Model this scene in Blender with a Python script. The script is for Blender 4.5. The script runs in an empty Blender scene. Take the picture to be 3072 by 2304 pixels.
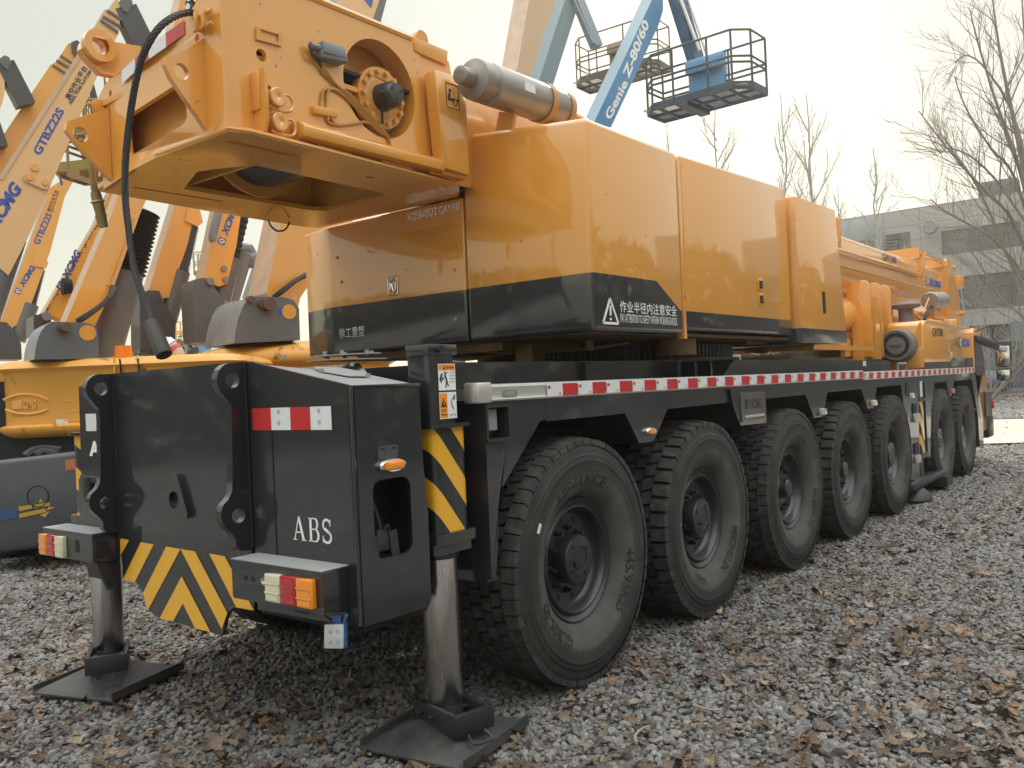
import bpy, bmesh, math, random
from math import pi, sin, cos, radians as R
from mathutils import Vector as V, Matrix as Mx, noise
from mathutils.geometry import tessellate_polygon
SC = bpy.context.scene
COL = SC.collection
# ------------------------------------------------------------------ camera
FPX, CP, YAW, PIT, ROL = 2607.8, V((-2.8, -4.3936, 1.8103)), .6596, .0015, -.0442
fw = V((cos(YAW)*cos(PIT), sin(YAW)*cos(PIT), sin(PIT)))
r0 = V((sin(YAW), -cos(YAW), 0)); u0 = r0.cross(fw)
rt = r0*cos(ROL) + u0*sin(ROL); up = u0*cos(ROL) - r0*sin(ROL)
cd = bpy.data.cameras.new('camera'); cam = bpy.data.objects.new('camera', cd); COL.objects.link(cam)
m = Mx.Identity(4)
for i in range(3):
    m[i][0] = rt[i]; m[i][1] = up[i]; m[i][2] = -fw[i]; m[i][3] = CP[i]
cam.matrix_world = m
cd.sensor_fit = 'HORIZONTAL'; cd.sensor_width = 36; cd.lens = FPX/3072*36
cd.clip_start = .05; cd.clip_end = 2000
SC.camera = cam
K = 3072/2212
def ray(x, y):
    return fw + rt*((x*K-1536)/FPX) - up*((y*K-1152)/FPX)
def at(x, y, d):                       # point seen at photo pixel x,y at depth d
    return CP + ray(x, y)*d
def on(x, y, ax, v):                   # point seen at photo pixel on an axis plane
    d = ray(x, y); i = 'xyz'.index(ax)
    return CP + d*((v-CP[i])/d[i])
def onp(x, y, p, n):                   # ... on a general plane
    d = ray(x, y); return CP + d*((p-CP).dot(n)/d.dot(n))
# ------------------------------------------------------------------ light
SC.view_settings.view_transform = 'Standard'; SC.view_settings.look = 'None'
SC.view_settings.exposure = 0.52; SC.view_settings.gamma = 1
SUND = ray(1500, -70).normalized()
EL = math.asin(SUND.z); AZ = math.atan2(SUND.x, SUND.y)
W = bpy.data.worlds.new('World'); SC.world = W; W.use_nodes = True
nt = W.node_tree; N = nt.nodes; L = nt.links
bg = N['Background']
sky = N.new('ShaderNodeTexSky'); sky.sky_type = 'NISHITA'; sky.sun_disc = False
sky.sun_elevation = EL; sky.sun_rotation = AZ; sky.air_density = .8; sky.dust_density = 1.0; sky.ozone_density = 1.0
bg.inputs['Strength'].default_value = .05
# hazy daylight: the clear sky plus an even high overcast that is brightest overhead
tc = N.new('ShaderNodeTexCoord'); sx = N.new('ShaderNodeSeparateXYZ'); L.new(tc.outputs['Generated'], sx.inputs[0])
mr = N.new('ShaderNodeMapRange'); L.new(sx.outputs['Z'], mr.inputs['Value'])
mr.inputs['From Min'].default_value = -.05; mr.inputs['From Max'].default_value = 1
mr.inputs['To Min'].default_value = 0; mr.inputs['To Max'].default_value = 1
rp = N.new('ShaderNodeValToRGB'); L.new(mr.outputs[0], rp.inputs[0])
e = rp.color_ramp.elements
e[0].position = 0; e[0].color = (.51, .48, .335, 1)
e[1].position = 1; e[1].color = (2.1, 2.15, 2.15, 1)
q = rp.color_ramp.elements.new(.45); q.color = (.455, .475, .405, 1)
q = rp.color_ramp.elements.new(.62); q.color = (1.35, 1.42, 1.42, 1)
bg2 = N.new('ShaderNodeBackground'); L.new(rp.outputs[0], bg2.inputs['Color']); bg2.inputs['Strength'].default_value = 1.38
ad = N.new('ShaderNodeMixShader'); ad.inputs[0].default_value = .70; L.new(sky.outputs[0], bg.inputs['Color'])
L.new(bg.outputs[0], ad.inputs[1]); L.new(bg2.outputs[0], ad.inputs[2])
L.new(ad.outputs[0], N['World Output'].inputs['Surface'])
sd = bpy.data.lights.new('sun', 'SUN'); sd.energy = 3.6; sd.angle = R(2.0); sd.color = (1, .88, .68)
so = bpy.data.objects.new('sun', sd); COL.objects.link(so); so.rotation_euler = SUND.to_track_quat('Z', 'Y').to_euler()
so.location = (0, 0, 30)
SC.cycles.max_bounces = 8; SC.cycles.diffuse_bounces = 3; SC.cycles.glossy_bounces = 4; SC.cycles.transparent_max_bounces = 12
SC.cycles.use_denoising = True
# ------------------------------------------------------------------ materials
MATS = {}
def mat(name, col, rough=.5, metal=0, coat=0, noise_amt=0, nscale=3, bump=0, bscale=40, col2=None, spec=.5, stretch=(1, 1, 1), thr=None, crough=.04, cior=1.5):
    if name in MATS: return MATS[name]
    m = bpy.data.materials.new(name); m.use_nodes = True
    nt = m.node_tree; b = nt.nodes['Principled BSDF']
    b.inputs['Base Color'].default_value = (*col, 1); b.inputs['Roughness'].default_value = rough
    b.inputs['Metallic'].default_value = metal; b.inputs['Coat Weight'].default_value = coat
    b.inputs['Coat Roughness'].default_value = crough; b.inputs['Coat IOR'].default_value = cior; b.inputs['Specular IOR Level'].default_value = spec
    if noise_amt or bump:
        g = nt.nodes.new('ShaderNodeTexCoord'); mp = nt.nodes.new('ShaderNodeMapping')
        mp.inputs['Scale'].default_value = stretch; nt.links.new(g.outputs['Object'], mp.inputs[0])
    if noise_amt:
        n = nt.nodes.new('ShaderNodeTexNoise'); n.inputs['Scale'].default_value = nscale; n.inputs['Detail'].default_value = 8
        n.inputs['Roughness'].default_value = .62
        nt.links.new(mp.outputs[0], n.inputs['Vector'])
        r = nt.nodes.new('ShaderNodeValToRGB'); nt.links.new(n.outputs[0], r.inputs[0])
        lo, hi = thr or (.35, .7)
        r.color_ramp.elements[0].position = lo; r.color_ramp.elements[1].position = hi
        c2 = col2 or tuple(c*.6 for c in col)
        r.color_ramp.elements[0].color = (*col, 1); r.color_ramp.elements[1].color = tuple(a*(1-noise_amt)+b2*noise_amt for a, b2 in zip(col, c2)) + (1,)
        nt.links.new(r.outputs[0], b.inputs['Base Color'])
        rr = nt.nodes.new('ShaderNodeMapRange'); nt.links.new(n.outputs[0], rr.inputs[0])
        rr.inputs['To Min'].default_value = max(0, rough-.08); rr.inputs['To Max'].default_value = min(1, rough+.15)
        nt.links.new(rr.outputs[0], b.inputs['Roughness'])
    if bump:
        n2 = nt.nodes.new('ShaderNodeTexNoise'); n2.inputs['Scale'].default_value = bscale; n2.inputs['Detail'].default_value = 4
        nt.links.new(mp.outputs[0], n2.inputs['Vector'])
        bp = nt.nodes.new('ShaderNodeBump'); bp.inputs['Strength'].default_value = bump; bp.inputs['Distance'].default_value = .01
        nt.links.new(n2.outputs[0], bp.inputs['Height']); nt.links.new(bp.outputs[0], b.inputs['Normal'])
        if coat: nt.links.new(bp.outputs[0], b.inputs['Coat Normal'])
    MATS[name] = m; return m
ORC = (.75, .31, .028); BKC = (.0085, .0095, .013)
OR = mat('orange_paint', ORC, .42, 0, 1, .22, 1.3, .035, 22, col2=(.60, .29, .06), stretch=(1, 1, .35), cior=1.85)
def streaks(m, spot=(.20, .11, .045)):                        # rain streaks and dust film: the gloss varies in thin vertical runs
    nt = m.node_tree; b = nt.nodes['Principled BSDF']; g = nt.nodes.new('ShaderNodeTexCoord'); mp = nt.nodes.new('ShaderNodeMapping'); mp.inputs['Scale'].default_value = (5, 5, .45)
    n = nt.nodes.new('ShaderNodeTexNoise'); n.inputs['Scale'].default_value = 2.2; n.inputs['Detail'].default_value = 9; n.inputs['Roughness'].default_value = .7
    nt.links.new(g.outputs['Object'], mp.inputs[0]); nt.links.new(mp.outputs[0], n.inputs['Vector'])
    r = nt.nodes.new('ShaderNodeMapRange'); nt.links.new(n.outputs[0], r.inputs[0]); r.inputs['From Min'].default_value = .5; r.inputs['From Max'].default_value = .75; r.inputs['To Min'].default_value = .045; r.inputs['To Max'].default_value = .22
    nt.links.new(r.outputs[0], b.inputs['Coat Roughness'])
    n2 = nt.nodes.new('ShaderNodeTexNoise'); n2.inputs['Scale'].default_value = 16; n2.inputs['Detail'].default_value = 6; nt.links.new(g.outputs['Object'], n2.inputs['Vector'])
    k = nt.nodes.new('ShaderNodeMapRange'); nt.links.new(n2.outputs[0], k.inputs[0]); k.inputs['From Min'].default_value = .70; k.inputs['From Max'].default_value = .74
    mx = nt.nodes.new('ShaderNodeMix'); mx.data_type = 'RGBA'; nt.links.new(k.outputs[0], mx.inputs['Factor']); nt.links.new(b.inputs['Base Color'].links[0].from_socket, mx.inputs['A']); mx.inputs['B'].default_value = (*spot, 1)
    nt.links.new(mx.outputs['Result'], b.inputs['Base Color'])
streaks(OR)
OR2 = mat('orange_paint_worn', (.70, .31, .04), .5, 0, .5, .35, 2.2, .06, 25, col2=(.50, .25, .07))
YE = mat('weathered_yellow_paint', (.74, .36, .07), .5, 0, .4, .35, 1.6, .05, 20, col2=(.62, .36, .14))
YEP = mat('faded_yellow_paint', (.74, .45, .20), .55, 0, .25, .4, 1.4, .04, 20, col2=(.66, .45, .26))
YED = mat('chipped_yellow_paint', (.72, .34, .05), .5, 0, .3, .9, 5, .1, 14, col2=(.10, .07, .04), thr=(.60, .68))
PALE = mat('scuffed_pale_paint', (.62, .44, .30), .6, 0, 0, .5, 3, .05, 20, col2=(.35, .28, .22))
BK = mat('black_gloss_paint', BKC, .40, 0, .95, .45, 1.6, .025, 18, col2=(.018, .0185, .021), crough=.06)
streaks(BK, (.04, .032, .028))
BKM = mat('black_frame_paint', (.013, .0135, .016), .5, 0, .35, .4, 4, .08, 30, col2=(.04, .037, .034))
DK = mat('dark_underbody', (.010, .010, .011), .8)
DUST = mat('dusty_black_top', (.30, .295, .29), .75, 0, 0, .5, 2.5, .1, 60, col2=(.18, .18, .18))
GY = mat('grey_paint', (.10, .105, .112), .5, 0, .25, .4, 3, .05, 20, col2=(.15, .15, .15))
GYL = mat('light_grey_paint', (.22, .225, .23), .55, 0, .2, .5, 3, .05, 20, col2=(.13, .13, .13))
GYD = mat('dark_grey_paint', (.05, .053, .06), .5, 0, .25, .4, 3, .05, 20, col2=(.08, .08, .085))
STEEL = mat('chromed_steel', (.66, .65, .64), .24, 1, 0, .35, 3, 0, col2=(.40, .385, .37), stretch=(7, 7, .3))
CHROME = mat('chrome', (.8, .8, .8), .12, 1)
ALU = mat('aluminium_rail', (.70, .69, .66), .38, .85, 0, .35, 6, .05, 50, col2=(.42, .40, .37))
RUB = mat('tyre_rubber', (.020, .0195, .019), .7, 0, 0, .85, 4.5, .25, 90, col2=(.060, .054, .046), thr=(.42, .78), spec=.35)
def radial_dust(m):                     # dried dust lies on the inner sidewall next to the rim
    nt = m.node_tree; b = nt.nodes['Principled BSDF']; g = nt.nodes.new('ShaderNodeTexCoord'); s = nt.nodes.new('ShaderNodeVectorMath'); s.operation = 'MULTIPLY'; s.inputs[1].default_value = (1, 0, 1)
    nt.links.new(g.outputs['Object'], s.inputs[0]); l = nt.nodes.new('ShaderNodeVectorMath'); l.operation = 'LENGTH'; nt.links.new(s.outputs[0], l.inputs[0])
    r = nt.nodes.new('ShaderNodeValToRGB'); nt.links.new(l.outputs['Value'], r.inputs[0]); e = r.color_ramp.elements
    e[0].position = .38; e[0].color = (.55, .55, .55, 1); e[1].position = .60; e[1].color = (.05, .05, .05, 1); q = e.new(.515); q.color = (.75, .75, .75, 1); q = e.new(.535); q.color = (.22, .22, .22, 1)
    n = nt.nodes.new('ShaderNodeTexNoise'); n.inputs['Scale'].default_value = 5; n.inputs['Detail'].default_value = 6; nt.links.new(g.outputs['Object'], n.inputs['Vector'])
    k = nt.nodes.new('ShaderNodeMath'); k.operation = 'MULTIPLY'; nt.links.new(r.outputs[0], k.inputs[0]); nt.links.new(n.outputs[0], k.inputs[1])
    mx = nt.nodes.new('ShaderNodeMix'); mx.data_type = 'RGBA'; nt.links.new(k.outputs[0], mx.inputs['Factor']); nt.links.new(b.inputs['Base Color'].links[0].from_socket, mx.inputs['A']); mx.inputs['B'].default_value = (.17, .155, .135, 1)
    nt.links.new(mx.outputs['Result'], b.inputs['Base Color'])
radial_dust(RUB)
RUBW = mat('worn_tread_rubber', (.035, .033, .031), .8, 0, 0, .9, 12, .35, 60, col2=(.095, .086, .076), thr=(.45, .72), spec=.3)
RUBL = mat('raised_sidewall_rubber', (.016, .016, .016), .55)
RIM = mat('wheel_paint', (.008, .009, .013), .40, 0, .35, .4, 5, .04, 30, col2=(.035, .034, .034), crough=.12)
WH = mat('white_lettering', (.80, .80, .78), .5)
WHR = mat('white_reflective_film', (.72, .72, .71), .35, 0, .4, .25, 8, .05, 120, col2=(.55, .55, .55))
RDR = mat('red_reflective_film', (.52, .018, .022), .35, 0, .4, .25, 8, .05, 120, col2=(.38, .02, .03))
YLR = mat('yellow_stripe_paint', (.80, .40, .018), .4, 0, .7, .12, 3, .02, 20)
REDL = mat('red_lamp_lens', (.42, .010, .014), .12, 0, 1)
AMB = mat('amber_lamp_lens', (.85, .27, .012), .12, 0, 1)
CLR = mat('cream_lamp_lens', (.66, .62, .42), .14, 0, 1)
GLS = mat('clear_lamp_glass', (.42, .43, .43), .1, 0, 1)
BLU = mat('blue_lettering', (.035, .09, .36), .5)
BLUM = mat('blue_lift_paint', (.07, .24, .46), .45, 0, .4, .3, 2, .05, 20, col2=(.08, .2, .38))
BLUD = mat('dark_blue_paint', (.03, .09, .20), .5, 0, .3, .3, 3, .05, 20)
NAVY = mat('navy_lettering', (.012, .018, .05), .5)
BLKL = mat('black_lettering', (.012, .012, .012), .5)
ORL = mat('orange_label', (.85, .28, .02), .45)
HOSE = mat('tan_hose', (.45, .22, .05), .5)
RUBH = mat('black_hose', (.02, .02, .02), .5)
ROPE = mat('greasy_wire_rope', (.03, .03, .032), .6, 0, .1)
MUF = mat('grey_muffler_metal', (.30, .285, .265), .40, .6, 0, .5, 2.5, .08, 20, col2=(.30, .22, .15))
WINCH = mat('winch_motor_black', (.02, .02, .021), .4, 0, .3)
GRB = mat('grey_connector_housing', (.16, .17, .18), .4)
GREEN = mat('shrub_foliage', (.05, .075, .03), .7)
OLIVE = mat('olive_basket_paint', (.28, .20, .045), .5, 0, .2, .4, 4, .05, 20, col2=(.2, .15, .06))
MESH = mat('rusty_floor_mesh', (.13, .075, .045), .7)
# ------------------------------------------------------------------ mesh helpers
class MB:
    def __init__(s): s.b = bmesh.new(); s.mi = 0
    def face(s, vs, mi=None):
        try:
            f = s.b.faces.new(vs); f.material_index = s.mi if mi is None else mi; return f
        except ValueError: return None
    def poly(s, pts, mi=None):
        return s.face([s.b.verts.new(p) for p in pts], mi)
    def loft(s, rings, closed=True, caps=True, mi=None):
        rs = [[s.b.verts.new(p) for p in r] for r in rings]
        n = len(rs[0])
        for a, b in zip(rs, rs[1:]):
            for i in range(n if closed else n-1):
                j = (i+1) % n; s.face([a[i], a[j], b[j], b[i]], mi)
        if caps: s.face(rs[0][::-1], mi); s.face(rs[-1], mi)
        return rs
    def box(s, lo, hi, bev=0, seg=2, M=None, mi=None):
        lo = V(lo); hi = V(hi); vs = []
        for z in (lo.z, hi.z):
            for x, y in ((lo.x, lo.y), (hi.x, lo.y), (hi.x, hi.y), (lo.x, hi.y)):
                p = V((x, y, z)); vs.append(s.b.verts.new(M @ p if M else p))
        fs = [s.face([vs[i] for i in q], mi) for q in ((3, 2, 1, 0), (4, 5, 6, 7), (0, 1, 5, 4), (1, 2, 6, 5), (2, 3, 7, 6), (3, 0, 4, 7))]
        if bev: s._bev(fs, bev, seg)
        return vs
    def _bev(s, fs, bev, seg=2):
        es = {e for f in fs if f for e in f.edges}
        bmesh.ops.bevel(s.b, geom=list(es), offset=bev, segments=seg, profile=.5, affect='EDGES', clamp_overlap=True)
    def beam(s, p0, p1, w, h, n, w1=None, h1=None, bev=0, mi=None):   # n: normal the w-wide face looks along
        p0 = V(p0); p1 = V(p1); a = (p1-p0).normalized(); n = V(n); n = (n-a*n.dot(a)).normalized(); t = a.cross(n)
        w1 = w if w1 is None else w1; h1 = h if h1 is None else h1
        vs = []
        for p, ww, hh in ((p0, w, h), (p1, w1, h1)):
            for i, j in ((-1, -1), (1, -1), (1, 1), (-1, 1)): vs.append(s.b.verts.new(p + t*(i*ww/2) + n*(j*hh/2)))
        fs = [s.face([vs[i] for i in q], mi) for q in ((3, 2, 1, 0), (4, 5, 6, 7), (0, 1, 5, 4), (1, 2, 6, 5), (2, 3, 7, 6), (3, 0, 4, 7))]
        if bev: s._bev(fs, bev)
        return t, n, a
    def prism(s, outer, to3, d, holes=(), mi=None, bev=0):   # outer: 2D pts; to3(u,v)->V; d: offset vector (thickness)
        d = V(d); loops = [[V((p[0], p[1], 0)) for p in outer]] + [[V((p[0], p[1], 0)) for p in h] for h in holes]
        flat = [p for l in loops for p in l]
        if not holes:
            A = [s.b.verts.new(to3(p.x, p.y)) for p in flat]; B = [s.b.verts.new(to3(p.x, p.y)+d) for p in flat]
            n = len(A); fs = [s.face(A[::-1], mi), s.face(B, mi)]
            for i in range(n): fs.append(s.face([A[i], A[(i+1) % n], B[(i+1) % n], B[i]], mi))
            if bev: s._bev(fs, bev)
            return
        tris = tessellate_polygon(loops)
        A = [s.b.verts.new(to3(p.x, p.y)) for p in flat]; B = [s.b.verts.new(to3(p.x, p.y)+d) for p in flat]
        for t in tris:
            s.face([A[i] for i in t], mi); s.face([B[i] for i in t[::-1]], mi)
        k = 0
        for l in loops:
            n = len(l)
            for i in range(n): s.face([A[k+i], A[k+(i+1) % n], B[k+(i+1) % n], B[k+i]], mi)
            k += n
    def cyl(s, p0, p1, r, r1=None, n=20, caps=True, mi=None):
        p0 = V(p0); p1 = V(p1); a = (p1-p0).normalized()
        t = a.orthogonal().normalized(); b = a.cross(t); r1 = r if r1 is None else r1
        return s.loft([[p + (t*cos(2*pi*i/n)+b*sin(2*pi*i/n))*rr for i in range(n)] for p, rr in ((p0, r), (p1, r1))], True, caps, mi)
    def lathe(s, prof, p0, a, n=32, t=None, mi=None, mis=None, caps=False):   # prof: (dist along a, radius)
        a = V(a).normalized(); p0 = V(p0); t = V(t) if t else a.orthogonal().normalized(); b = a.cross(t)
        rs = [[s.b.verts.new(p0 + a*h + (t*cos(2*pi*i/n)+b*sin(2*pi*i/n))*r) for i in range(n)] for h, r in prof]
        for k, (x, y) in enumerate(zip(rs, rs[1:])):
            for i in range(n): s.face([x[i], x[(i+1) % n], y[(i+1) % n], y[i]], mis[k] if mis else mi)
        if caps: s.face(rs[0][::-1], mi); s.face(rs[-1], mi)
    def tube(s, pts, r, n=8, mi=None, r1=None):
        pts = [V(p) for p in pts]; rings = []; t = None
        for i, p in enumerate(pts):
            a = (pts[min(i+1, len(pts)-1)] - pts[max(i-1, 0)]).normalized()
            if t is None: t = a.orthogonal().normalized()
            t = (t - a*t.dot(a)); t = t.normalized() if t.length > 1e-6 else a.orthogonal().normalized()
            b = a.cross(t); rr = r if r1 is None else r + (r1-r)*i/(len(pts)-1)
            rings.append([p + (t*cos(2*pi*k/n)+b*sin(2*pi*k/n))*rr for k in range(n)])
        s.loft(rings, True, True, mi)
    def build(s, name, mats, parent=None, smooth=35, label=None):
        bmesh.ops.recalc_face_normals(s.b, faces=s.b.faces)
        if smooth:
            lim = R(smooth)
            for f in s.b.faces: f.smooth = True
            for e in s.b.edges:
                if len(e.link_faces) == 2: e.smooth = e.calc_face_angle(0) < lim
        me = bpy.data.meshes.new(name); s.b.to_mesh(me); s.b.free()
        for x in (mats if isinstance(mats, (list, tuple)) else [mats]): me.materials.append(x)
        o = bpy.data.objects.new(name, me); COL.objects.link(o)
        if parent: setp(o, parent)
        if label: o['label'] = label
        return o
def setp(o, p):                        # roots are only translated; parts keep world coordinates
    o.parent = p
    o.matrix_parent_inverse = Mx.Identity(4) if p.parent else Mx.Translation(-p.location)
def tag(o, label=None, cat=None, group=None, kind=None):
    if label: o['label'] = label
    if cat: o['category'] = cat
    if group: o['group'] = group
    if kind: o['kind'] = kind
    return o
def thing(name, label, cat, loc=(0, 0, 0), group=None):
    o = bpy.data.objects.new(name, None); COL.objects.link(o); o.location = loc; o.empty_display_size = .2
    return tag(o, label, cat, group)
def smoothpath(pts, k=6):
    pts = [V(p) for p in pts]; out = []
    for i in range(len(pts)-1):
        p0 = pts[max(i-1, 0)]; p1 = pts[i]; p2 = pts[i+1]; p3 = pts[min(i+2, len(pts)-1)]
        for j in range(k):
            t = j/k
            out.append(.5*((2*p1)+(p2-p0)*t+(2*p0-5*p1+4*p2-p3)*t*t+(3*p1-p0-3*p2+p3)*t**3))
    return out+[pts[-1]]
def circ(cx, cy, r, n=20, a0=0, a1=2*pi):
    full = abs(a1-a0-2*pi) < 1e-6
    return [(cx+r*cos(a0+(a1-a0)*i/(n if full else n-1)), cy+r*sin(a0+(a1-a0)*i/(n if full else n-1))) for i in range(n)]
def rrect(x0, y0, x1, y1, r, n=5):
    o = []
    for cx, cy, a in ((x1-r, y1-r, 0), (x0+r, y1-r, pi/2), (x0+r, y0+r, pi), (x1-r, y0+r, 1.5*pi)):
        o += [(cx+r*cos(a+pi/2*i/n), cy+r*sin(a+pi/2*i/n)) for i in range(n+1)]
    return o
# ------------------------------------------------------------------ lettering
GC = {}
def glyphs(s, bold=0, shear=0):
    k = (s, bold, shear)
    if k in GC: return GC[k]
    cu = bpy.data.curves.new('lettering', 'FONT'); cu.body = s; cu.size = 1; cu.offset = bold; cu.shear = shear; cu.resolution_u = 3
    o = bpy.data.objects.new('lettering', cu); COL.objects.link(o)
    bpy.context.view_layer.update()
    me = o.to_mesh()
    vs = [v.co.copy() for v in me.vertices]; fs = [tuple(p.vertices) for p in me.polygons]
    o.to_mesh_clear(); bpy.data.objects.remove(o); bpy.data.curves.remove(cu)
    GC[k] = (vs, fs); return GC[k]
def put_text(mb, s, org, xd, yd, w=None, h=None, bold=0, shear=0, mi=None, bend=None):
    vs, fs = glyphs(s, bold, shear)
    if not vs: return
    x0 = min(v.x for v in vs); x1 = max(v.x for v in vs); y0 = min(v.y for v in vs); y1 = max(v.y for v in vs)
    sx = w/(x1-x0) if w else None; sy = h/(y1-y0) if h else None
    sx = sx or sy; sy = sy or sx
    org = V(org); xd = V(xd).normalized(); yd = V(yd).normalized()
    bv = [mb.b.verts.new(bend((v.x-x0)*sx, (v.y-y0)*sy) if bend else org + xd*((v.x-x0)*sx) + yd*((v.y-y0)*sy)) for v in vs]
    for f in fs: mb.face([bv[i] for i in f], mi)
def text(name, s, org, xd, yd, m, parent, w=None, h=None, bold=0, shear=0):
    mb = MB(); put_text(mb, s, org, xd, yd, w, h, bold, shear); return mb.build(name, m, parent, smooth=0)
def emblem(mb, org, xd, yd, s, n, mi_bg, mi_fg):     # square with hexagon outline and V inside
    org = V(org); xd = V(xd).normalized(); yd = V(yd).normalized(); n = V(n)
    P = lambda u, v, k=0: org + xd*(u*s) + yd*(v*s) + n*k
    mb.poly([P(0, 0), P(1, 0), P(1, 1), P(0, 1)], mi_bg)
    ho = [(.5+.40*cos(pi/2+i*pi/3), .5+.43*sin(pi/2+i*pi/3)) for i in range(6)]
    hi = [(.5+.26*cos(pi/2+i*pi/3), .5+.29*sin(pi/2+i*pi/3)) for i in range(6)]
    k = .0025
    for i in range(6):
        j = (i+1) % 6
        mb.poly([P(*ho[i], k), P(*ho[j], k), P(*hi[j], k), P(*hi[i], k)], mi_fg)
    mb.poly([P(.30, .66, k), P(.42, .66, k), P(.55, .38, k), P(.5, .24, k)], mi_fg)
# ================================================================== the mobile crane
CR = thing('mobile_crane', 'large orange and black mobile crane with seven wheels on its near side, parked on gravel', 'crane', (7, 0, 0))
def cwmat():
    m = OR.copy(); m.name = 'counterweight_paint'; nt = m.node_tree; b = nt.nodes['Principled BSDF']
    g = nt.nodes.new('ShaderNodeTexCoord'); s = nt.nodes.new('ShaderNodeSeparateXYZ'); nt.links.new(g.outputs['Object'], s.inputs[0])
    def M(op, a, b2=None):
        n = nt.nodes.new('ShaderNodeMath'); n.operation = op
        for i, v in enumerate((a, b2)):
            if v is None: continue
            if isinstance(v, (int, float)): n.inputs[i].default_value = v
            else: nt.links.new(v, n.inputs[i])
        return n.outputs[0]
    x, z = s.outputs['X'], s.outputs['Z']
    t = M('SUBTRACT', 2.505, M('MULTIPLY', M('MAXIMUM', M('SUBTRACT', x, 2.72), 0), .56))
    t = M('MAXIMUM', t, 2.31)
    t = M('SUBTRACT', t, M('MULTIPLY', M('GREATER_THAN', x, 5.41), .075))
    k = M('LESS_THAN', z, t)
    mx = nt.nodes.new('ShaderNodeMix'); mx.data_type = 'RGBA'; nt.links.new(k, mx.inputs['Factor'])
    src = b.inputs['Base Color'].links[0].from_socket
    nt.links.new(src, mx.inputs['A']); mx.inputs['B'].default_value = (*BKC, 1)
    nt.links.new(mx.outputs['Result'], b.inputs['Base Color'])
    return m
CW = cwmat()
XZ = lambda y: (lambda u, v: V((u, y, v)))
YZ = lambda x: (lambda u, v: V((x, u, v)))
XY = lambda z: (lambda u, v: V((u, v, z)))
# ---- counterweight blocks
def plan_block(pts, z0, z1, bev, name, ztop=None):
    mb = MB(); zt = ztop or (lambda p: z1)
    A = [mb.b.verts.new((p[0], p[1], z0)) for p in pts]; B = [mb.b.verts.new((p[0], p[1], zt(p))) for p in pts]
    n = len(pts); mb.face(A[::-1]); mb.face(B)
    side = [mb.face([A[i], A[(i+1) % n], B[(i+1) % n], B[i]]) for i in range(n)]
    es = list({e for f in mb.b.faces for e in f.edges})
    bmesh.ops.bevel(mb.b, geom=es, offset=bev, segments=3, profile=.5, affect='EDGES', clamp_overlap=True)
    return mb
zt = lambda p: 3.49+.10*(p[1]+1.45)
c1 = plan_block([(1.88, -.395), (1.88, -1.45), (3.125, -1.45), (3.125, -.395)], 2.13, 3.5, .035, '', zt).build('counterweight_corner_block', CW, CR)
c0 = plan_block([(1.895, 1.06), (1.895, -.38), (3.0, -.38), (3.0, 1.50), (2.0, 1.50)], 2.13, 3.165, .02, '').build('counterweight_rear_panel', CW, CR)
c2 = plan_block([(3.175, -1.45), (5.375, -1.45), (5.375, -.3), (3.175, -.3)], 2.165, 3.52, .025, '', lambda p: 3.49+.035*(p[0]-3.175)+.1*(p[1]+1.45)*0).build('engine_housing', CW, CR)
mb = MB(); mb.box((5.375, -1.33, 2.2), (5.50, -.4, 3.48)); mb.box((3.11, -1.30, 2.2), (3.19, -.4, 3.42))
mb.box((2.1, -.40, 2.2), (2.9, -.375, 3.1)); mb.build('panel_gap_filler', DK, CR)
mb = MB()
A = [(5.45, -1.52, 2.09), (6.83, -1.52, 2.09), (6.97, -1.46, 2.12), (6.97, -.4, 2.12), (5.45, -.4, 2.09)]
B = [(5.45, -1.50, 3.50), (6.68, -1.50, 3.53), (6.80, -1.45, 3.52), (6.80, -.4, 3.52), (5.45, -.4, 3.50)]
mb.loft([A, B]); mb._bev(list(mb.b.faces), .015, 2); c3 = mb.build('operator_side_housing', CW, CR)
mb = MB(); mb.box((3.128, -1.448, 2.10), (3.172, -1.38, 3.44), .006); mb.build('corner_strip', OR, c1)
mb = MB()
for x, z in ((4.62, 2.60), (4.62, 2.47)): mb.box((x-.05, -1.462, z-.055), (x+.05, -1.449, z+.055), .006)
mb.build('door_latch', OR2, c2)
mb = MB()
for z in (2.60, 2.47): mb.box((4.585, -1.466, z-.035), (4.655, -1.455, z+.035))
mb.build('latch_recess', DK, c2)
mb = MB(); mb.box((6.10, -1.522, 2.40), (6.17, -1.512, 2.62)); mb.build('latch_slot', DK, c3)
# ---- lettering on the counterweights
ex, ey, ez = V((1, 0, 0)), V((0, 1, 0)), V((0, 0, 1))
mb = MB(); zc = 2.26
yy = -1.453
for a, b2 in (((1.975, 2.185), (2.165, 2.185)), ((1.975, 2.185), (2.07, 2.345)), ((2.165, 2.185), (2.07, 2.345))):
    mb.beam((a[0], yy, a[1]), (b2[0], yy, b2[1]), .016, .004, (0, -1, 0))
mb.box((2.061, yy-.002, 2.235), (2.079, yy+.002, 2.30)); mb.box((2.061, yy-.002, 2.205), (2.079, yy+.002, 2.22))
put_text(mb, '作业半径内注意安全', (2.19, yy-.002, 2.262), ex, ez, .81, .078, .004)
put_text(mb, 'PAY ATTENTION TO SAFETY WITHIN WORKING RADIUS', (2.19, yy-.002, 2.195), ex, ez, .81, .058, 0)
mb.build('safety_lettering', WH, c1, smooth=0)
text('chrome_lettering', '徐工重型', (1.892, .985, 2.245), -ey, ez, CHROME, c0, .30, .085, .010)
text('chrome_serial_lettering', 'XZJ5800JQZ QAY300', (1.892, .17, 3.055), -ey, ez, CHROME, c0, .53, .075, .012)
mb = MB(); x = 1.891
for i in range(6): pass
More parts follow.
